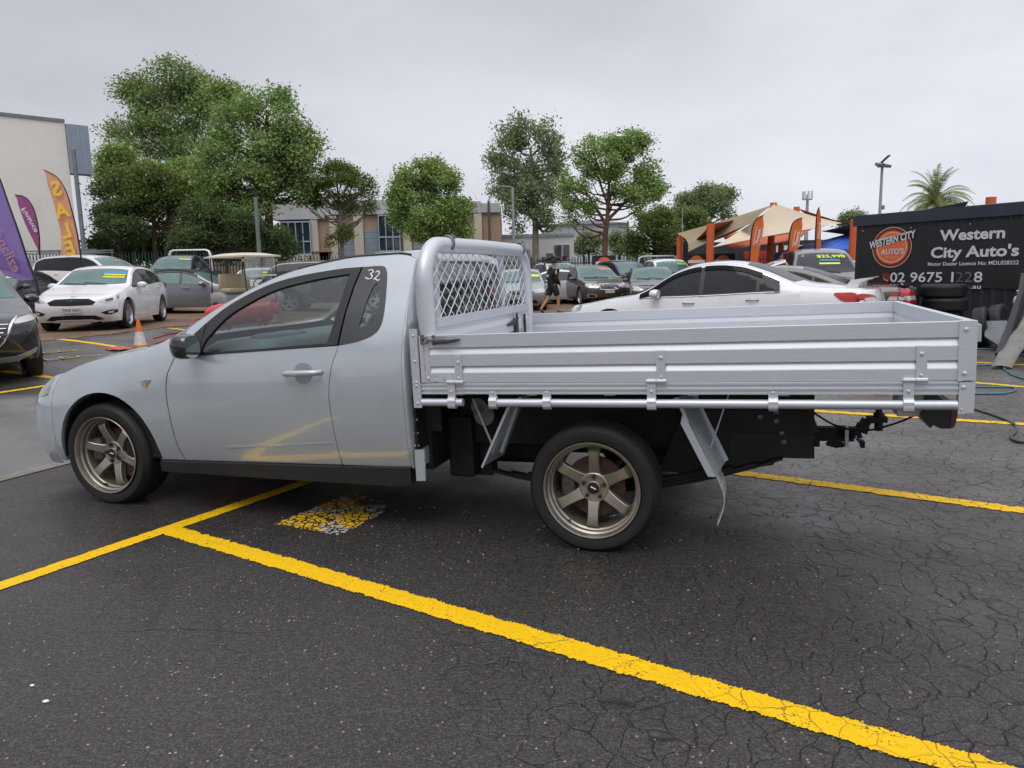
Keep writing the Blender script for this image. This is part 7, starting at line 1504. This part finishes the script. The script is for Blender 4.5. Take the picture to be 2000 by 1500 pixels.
# ------------------------------------------------------------------ clutter by the shed
TY = tyre_mesh(.385, .21, .245, 36, True)
for i in range(4):
    T = link('tyre', TY, None); T.location = (8.10 + (.02, -.03, .03, 0)[i], 13.85 + (.0, .03, -.02, .02)[i], .125 + .247 * i); T.rotation_euler = (pi / 2, 0, .3 * i)
    tag(T, ('bottom', 'second from the bottom', 'second from the top', 'top')[i] + ' worn black tyre of the stack below the banner', 'tyre', 'tyres stacked by the shed')
T = empty('loose_wheel', (8.35, 12.55, 0), 0, 'black wheel with alloy rim leaning beside the tyre stack', 'wheel', 'loose wheels')
w_ = wheel(T, (0, 0, .335), .335, .225, .21, 5, 'alloy_dark'); w_.rotation_euler = (radians(-14), 0, radians(38))
T = link('tyre', tyre_mesh(.33, .20, .21, 36, True), None); T.location = (7.75, 12.1, .325); T.rotation_euler = (radians(-10), 0, radians(50)); tag(T, 'bare black tyre standing on edge behind the tray corner', 'tyre', 'tyres stacked by the shed')
def panel(name, label, cat, P, th, mt):
    b_ = Vector((P[0][0], P[0][1], 0)); q = [Vector(p) - b_ for p in P]; n = (q[1] - q[0]).cross(q[2] - q[0]).normalized(); m = MB(); m.prism(q, tuple(n * th)); o = m.build(name, mt); o.location = b_; return tag(o, label, cat)
mat('panel_grey', (.16, .165, .185), .5, 0, .2, 4, dirt=.3); mat('carpet_grey', (.20, .195, .18), .9, 0, .2, 6, .4, 50); mat('bumper_black', (.016, .016, .018), .5, 0, .3, 6)
panel('undertray_panel', 'crumpled grey plastic panel leaning on the wheel by the shed', 'panel', [at(1924, 627, 12.0), at(1966, 626, 11.8), at(1975, 640, 11.6), at(1956, 678, 11.3), at(1923, 656, 11.7)], .03, MATS['panel_grey'])
panel('black_bumper', 'black car bumper leaning upright at the right edge', 'bumper', [at(1944, 700, 10.2), at(1962, 704, 10.1), at(2010, 570, 11.3), at(2010, 540, 11.4), at(1992, 570, 11.2), at(1968, 640, 10.7)], .10, MATS['bumper_black'])
m = MB(); a_, b_ = at(1956, 716, 9.6), at(2040, 590, 10.6); a_.z = max(.03, a_.z); rows = []
for i in range(13):
    t = i / 12; c_ = a_.lerp(b_, t); rows.append([(c_.x + .13 * cos(k * 2 * pi / 12), c_.y + .10 * sin(k * 2 * pi / 12), c_.z + .02 * sin(i * 1.7 + k)) for k in range(13)])
m.grid(rows); m.add([Vector(p) for p in rows[0][:-1]], [tuple(range(12))]); o = m.build('carpet_roll', MATS['carpet_grey'], None, 60); tag(o, 'rolled grey carpet leaning to the right of the black bumper', 'carpet roll')
panel('black_guard', 'black plastic wheel guard heaped behind the carpet roll at the right edge', 'panel', [at(1985, 690, 11.0), at(2060, 690, 10.6), at(2080, 560, 11.4), at(2005, 560, 11.7)], .3, MATS['bumper_black'])
p = at(1990, 588, 11.2); m = MB(); m.tube(crv([tuple(p + Vector(d)) for d in ((-.03, 0, .16), (.0, 0, .08), (-.04, 0, .0), (.0, 0, -.06), (.04, 0, -.1))], 3), [.02] * 4 + [.05] * 5 + [.025] * 4, 7); o = m.build('headlamp_unit', MATS['clearlens'], None, 60); tag(o, 'loose silver lamp unit resting on the black bumper', 'car lamp')
# hoses: blue-green over the asphalt, dark green in front
mat('hose_teal', (.05, .17, .21), .4, 0, .15, 6); mat('hose_green', (.035, .06, .05), .45, 0, .2, 6)
def hose(name, label, pp, r_, mt):
    m = MB(); m.tube(crv([tuple(gp(x, y) + Vector((0, 0, r_))) for x, y in pp], 6), r_, 7); o = m.build(name, MATS[mt], None, 60); return tag(o, label, 'hose', 'hoses on the wet asphalt')
hose('garden_hose', 'upper blue-green hose running towards the carpet roll', [(1890, 682), (1930, 683), (1960, 684), (1990, 686), (2060, 690)], .011, 'hose_teal')
hose('garden_hose', 'blue-green hose curving down past the carpet roll', [(1880, 716), (1920, 715), (1950, 716), (1965, 725), (1980, 735), (2010, 744), (2060, 755)], .012, 'hose_teal')
hose('garden_hose', 'blue-green hose with a long flat loop beside the tray corner', [(1880, 770), (1920, 771), (1960, 770), (1982, 764), (1976, 758), (1940, 758), (1890, 757)], .011, 'hose_teal')
hose('garden_hose', 'dark green hose with an S-bend nearest the tow bar', [(1890, 800), (1908, 803), (1940, 813), (1968, 824), (1984, 834), (1982, 846), (1974, 855), (1985, 864), (2020, 868)], .012, 'hose_green')
# ------------------------------------------------------------------ the walking man
def skinned(name, V, E, R, mt, parent, sub=2, root=0):
    me = bpy.data.meshes.new('s'); me.from_pydata(V, E, []); o = bpy.data.objects.new('s', me); COL.objects.link(o)
    sk = o.modifiers.new('k', 'SKIN'); sk.use_smooth_shade = True
    for i, r_ in enumerate(R): me.skin_vertices[0].data[i].radius = r_ if hasattr(r_, '__len__') else (r_, r_)
    me.skin_vertices[0].data[root].use_root = True
    o.modifiers.new('b', 'SUBSURF').levels = sub
    dg = bpy.context.evaluated_depsgraph_get(); dg.update(); nm = bpy.data.meshes.new_from_object(o.evaluated_get(dg)); bpy.data.objects.remove(o)
    nm.name = name; nm.materials.clear(); nm.materials.append(mt); nm.shade_smooth(); r = bpy.data.objects.new(name, nm); COL.objects.link(r)
    if parent: r.parent = parent
    return r
SKIN_ = mat('skin', (.42, .22, .13), .55, 0, .12, 9); mat('hoodie_black', (.010, .011, .014), .85, 0, .3, 8, .3, 60); mat('shorts_black', (.014, .014, .016), .85, 0, .3, 9); mat('shoe_grey', (.05, .055, .06), .7, 0, .3, 9)
p = gp(1080, 612); pz = 0.
P = empty('person', (p.x, p.y, 0), radians(28), 'man in black hoodie, black shorts and cap walking past the taupe wagon', 'person')
# x forward, y to his left
hipL, kneeL, ankL, toeL = (-.02, .10, .86), (-.12, .11, .48), (-.40, .11, .15), (-.30, .11, .05)
hipR, kneeR, ankR, toeR = (.02, -.10, .86), (.14, -.11, .48), (.16, -.11, .08), (.30, -.12, .04)
shL, elL, haL = (.02, .20, 1.40), (-.02, .27, 1.13), (.17, .17, .95); shR, elR, haR = (.02, -.20, 1.40), (-.02, -.27, 1.13), (.17, -.17, .95)
V = [(0, 0, .92), (.0, 0, 1.12), (.01, 0, 1.32), (.02, 0, 1.46), (.04, 0, 1.53), (.06, 0, 1.62), (.055, 0, 1.69), hipL, kneeL, ankL, toeL, hipR, kneeR, ankR, toeR, shL, elL, haL, shR, elR, haR]
E = [(0, 1), (1, 2), (2, 3), (3, 4), (4, 5), (5, 6), (0, 7), (7, 8), (8, 9), (9, 10), (0, 11), (11, 12), (12, 13), (13, 14), (2, 15), (15, 16), (16, 17), (2, 18), (18, 19), (19, 20)]
R = [(.10, .09), (.10, .09), (.11, .10), .06, .058, (.085, .10), (.06, .075), .095, .058, .040, (.045, .03), .095, .058, .040, (.045, .03), .045, .036, .033, .045, .036, .033]
skinned('body', V, E, R, SKIN_, P)
for sgn, h_, e2 in ((1, haL, elL), (-1, haR, elR)):
    b = Vector(h_); d = (b - Vector(e2)).normalized(); n_ = d.orthogonal().normalized(); V2 = [tuple(b), tuple(b + d * .06)]; E2 = [(0, 1)]; R2 = [.035, .036]
    for k in range(4): a = b + d * .08 + Vector((0, 0, .024 - .016 * k)); V2 += [tuple(a), tuple(a + d * .03 + Vector((0, -sgn * .015, 0))), tuple(a + d * .045 + Vector((0, -sgn * .04, 0)))]; i = len(V2) - 3; E2 += [(1, i), (i, i + 1), (i + 1, i + 2)]; R2 += [.009, .009, .008]
    V2 += [tuple(b + d * .03 + Vector((0, -sgn * .03, .03))), tuple(b + d * .07 + Vector((0, -sgn * .045, .04)))]; i = len(V2) - 2; E2 += [(0, i), (i, i + 1)]; R2 += [.011, .009]
    skinned('hand', V2, E2, R2, SKIN_, P, 1)
hv = [(0, 0, .86), (.0, 0, 1.0), (.0, 0, 1.2), (.01, 0, 1.36), (.0, 0, 1.47), shL, elL, tuple(Vector(haL) * 1.0), shR, elR, tuple(Vector(haR) * 1.0)]
skinned('hoodie', hv, [(0, 1), (1, 2), (2, 3), (3, 4), (3, 5), (5, 6), (6, 7), (3, 8), (8, 9), (9, 10)], [(.19, .15), (.19, .145), (.20, .15), (.19, .14), (.10, .09), .095, .075, .055, .095, .075, .055], MATS['hoodie_black'], P)
skinned('hood', [(-.07, 0, 1.40), (-.08, 0, 1.46), (-.03, 0, 1.52)], [(0, 1), (1, 2)], [(.11, .05), (.13, .06), (.10, .04)], MATS['hoodie_black'], P)
skinned('shorts', [(0, 0, .95), (0, 0, .84), hipL, tuple(Vector(hipL) * .2 + Vector(kneeL) * .8), hipR, tuple(Vector(hipR) * .2 + Vector(kneeR) * .8)], [(0, 1), (1, 2), (2, 3), (1, 4), (4, 5)], [(.18, .14), (.17, .14), .125, .115, .125, .115], MATS['shorts_black'], P, 1)
for a, t in ((ankL, toeL), (ankR, toeR)):
    a, t = Vector(a), Vector(t); d = (t - a).normalized(); skinned('shoe', [tuple(a - d * .03 + Vector((-.03, 0, -.03))), tuple((a + t) / 2 + Vector((0, 0, -.015))), tuple(t + d * .04)], [(0, 1), (1, 2)], [(.048, .045), (.05, .045), (.046, .03)], MATS['shoe_grey'], P, 1)
m = MB(); m.lathe([(.108, 1.645), (.106, 1.69), (.085, 1.74), (.04, 1.765), (0, 1.77)], 20, (.05, 0, 0), 2); m.build('cap', MATS['hoodie_black'], P, 60)
m = MB(); m.prism([(.14, .085, 1.648), (.22, .055, 1.640), (.245, 0, 1.638), (.22, -.055, 1.640), (.14, -.085, 1.648)], (0, 0, .012)); m.build('cap_peak', MATS['hoodie_black'], P)
for sgn in (1, -1): m = MB(); m.bbox((.045, sgn * .093, 1.60), (.035, .016, .06), .007); m.build('ear', SKIN_, P, 60)
m = MB(); m.tube([(.145, 0, 1.62), (.165, 0, 1.592), (.15, 0, 1.585)], [.008, .014, .008], 6); m.build('nose', SKIN_, P, 60)
for y_ in (.032, -.032): m = MB(); m.bbox((.140, y_, 1.622), (.012, .022, .01), .004); m.build('eye', MATS['sealblack'], P)
m = MB(); m.bbox((.142, 0, 1.558), (.012, .05, .01), .004); m.build('mouth', mat('lip', (.26, .10, .08), .6), P)
m = MB(); m.bbox((-.175, .02, 1.24), (.01, .13, .05), .004); m.build('back_print', MATS['stk_white'], P); m = MB(); m.bbox((-.176, .02, 1.19), (.01, .13, .035), .004); m.build('back_print', MATS['stk_blue'], P)
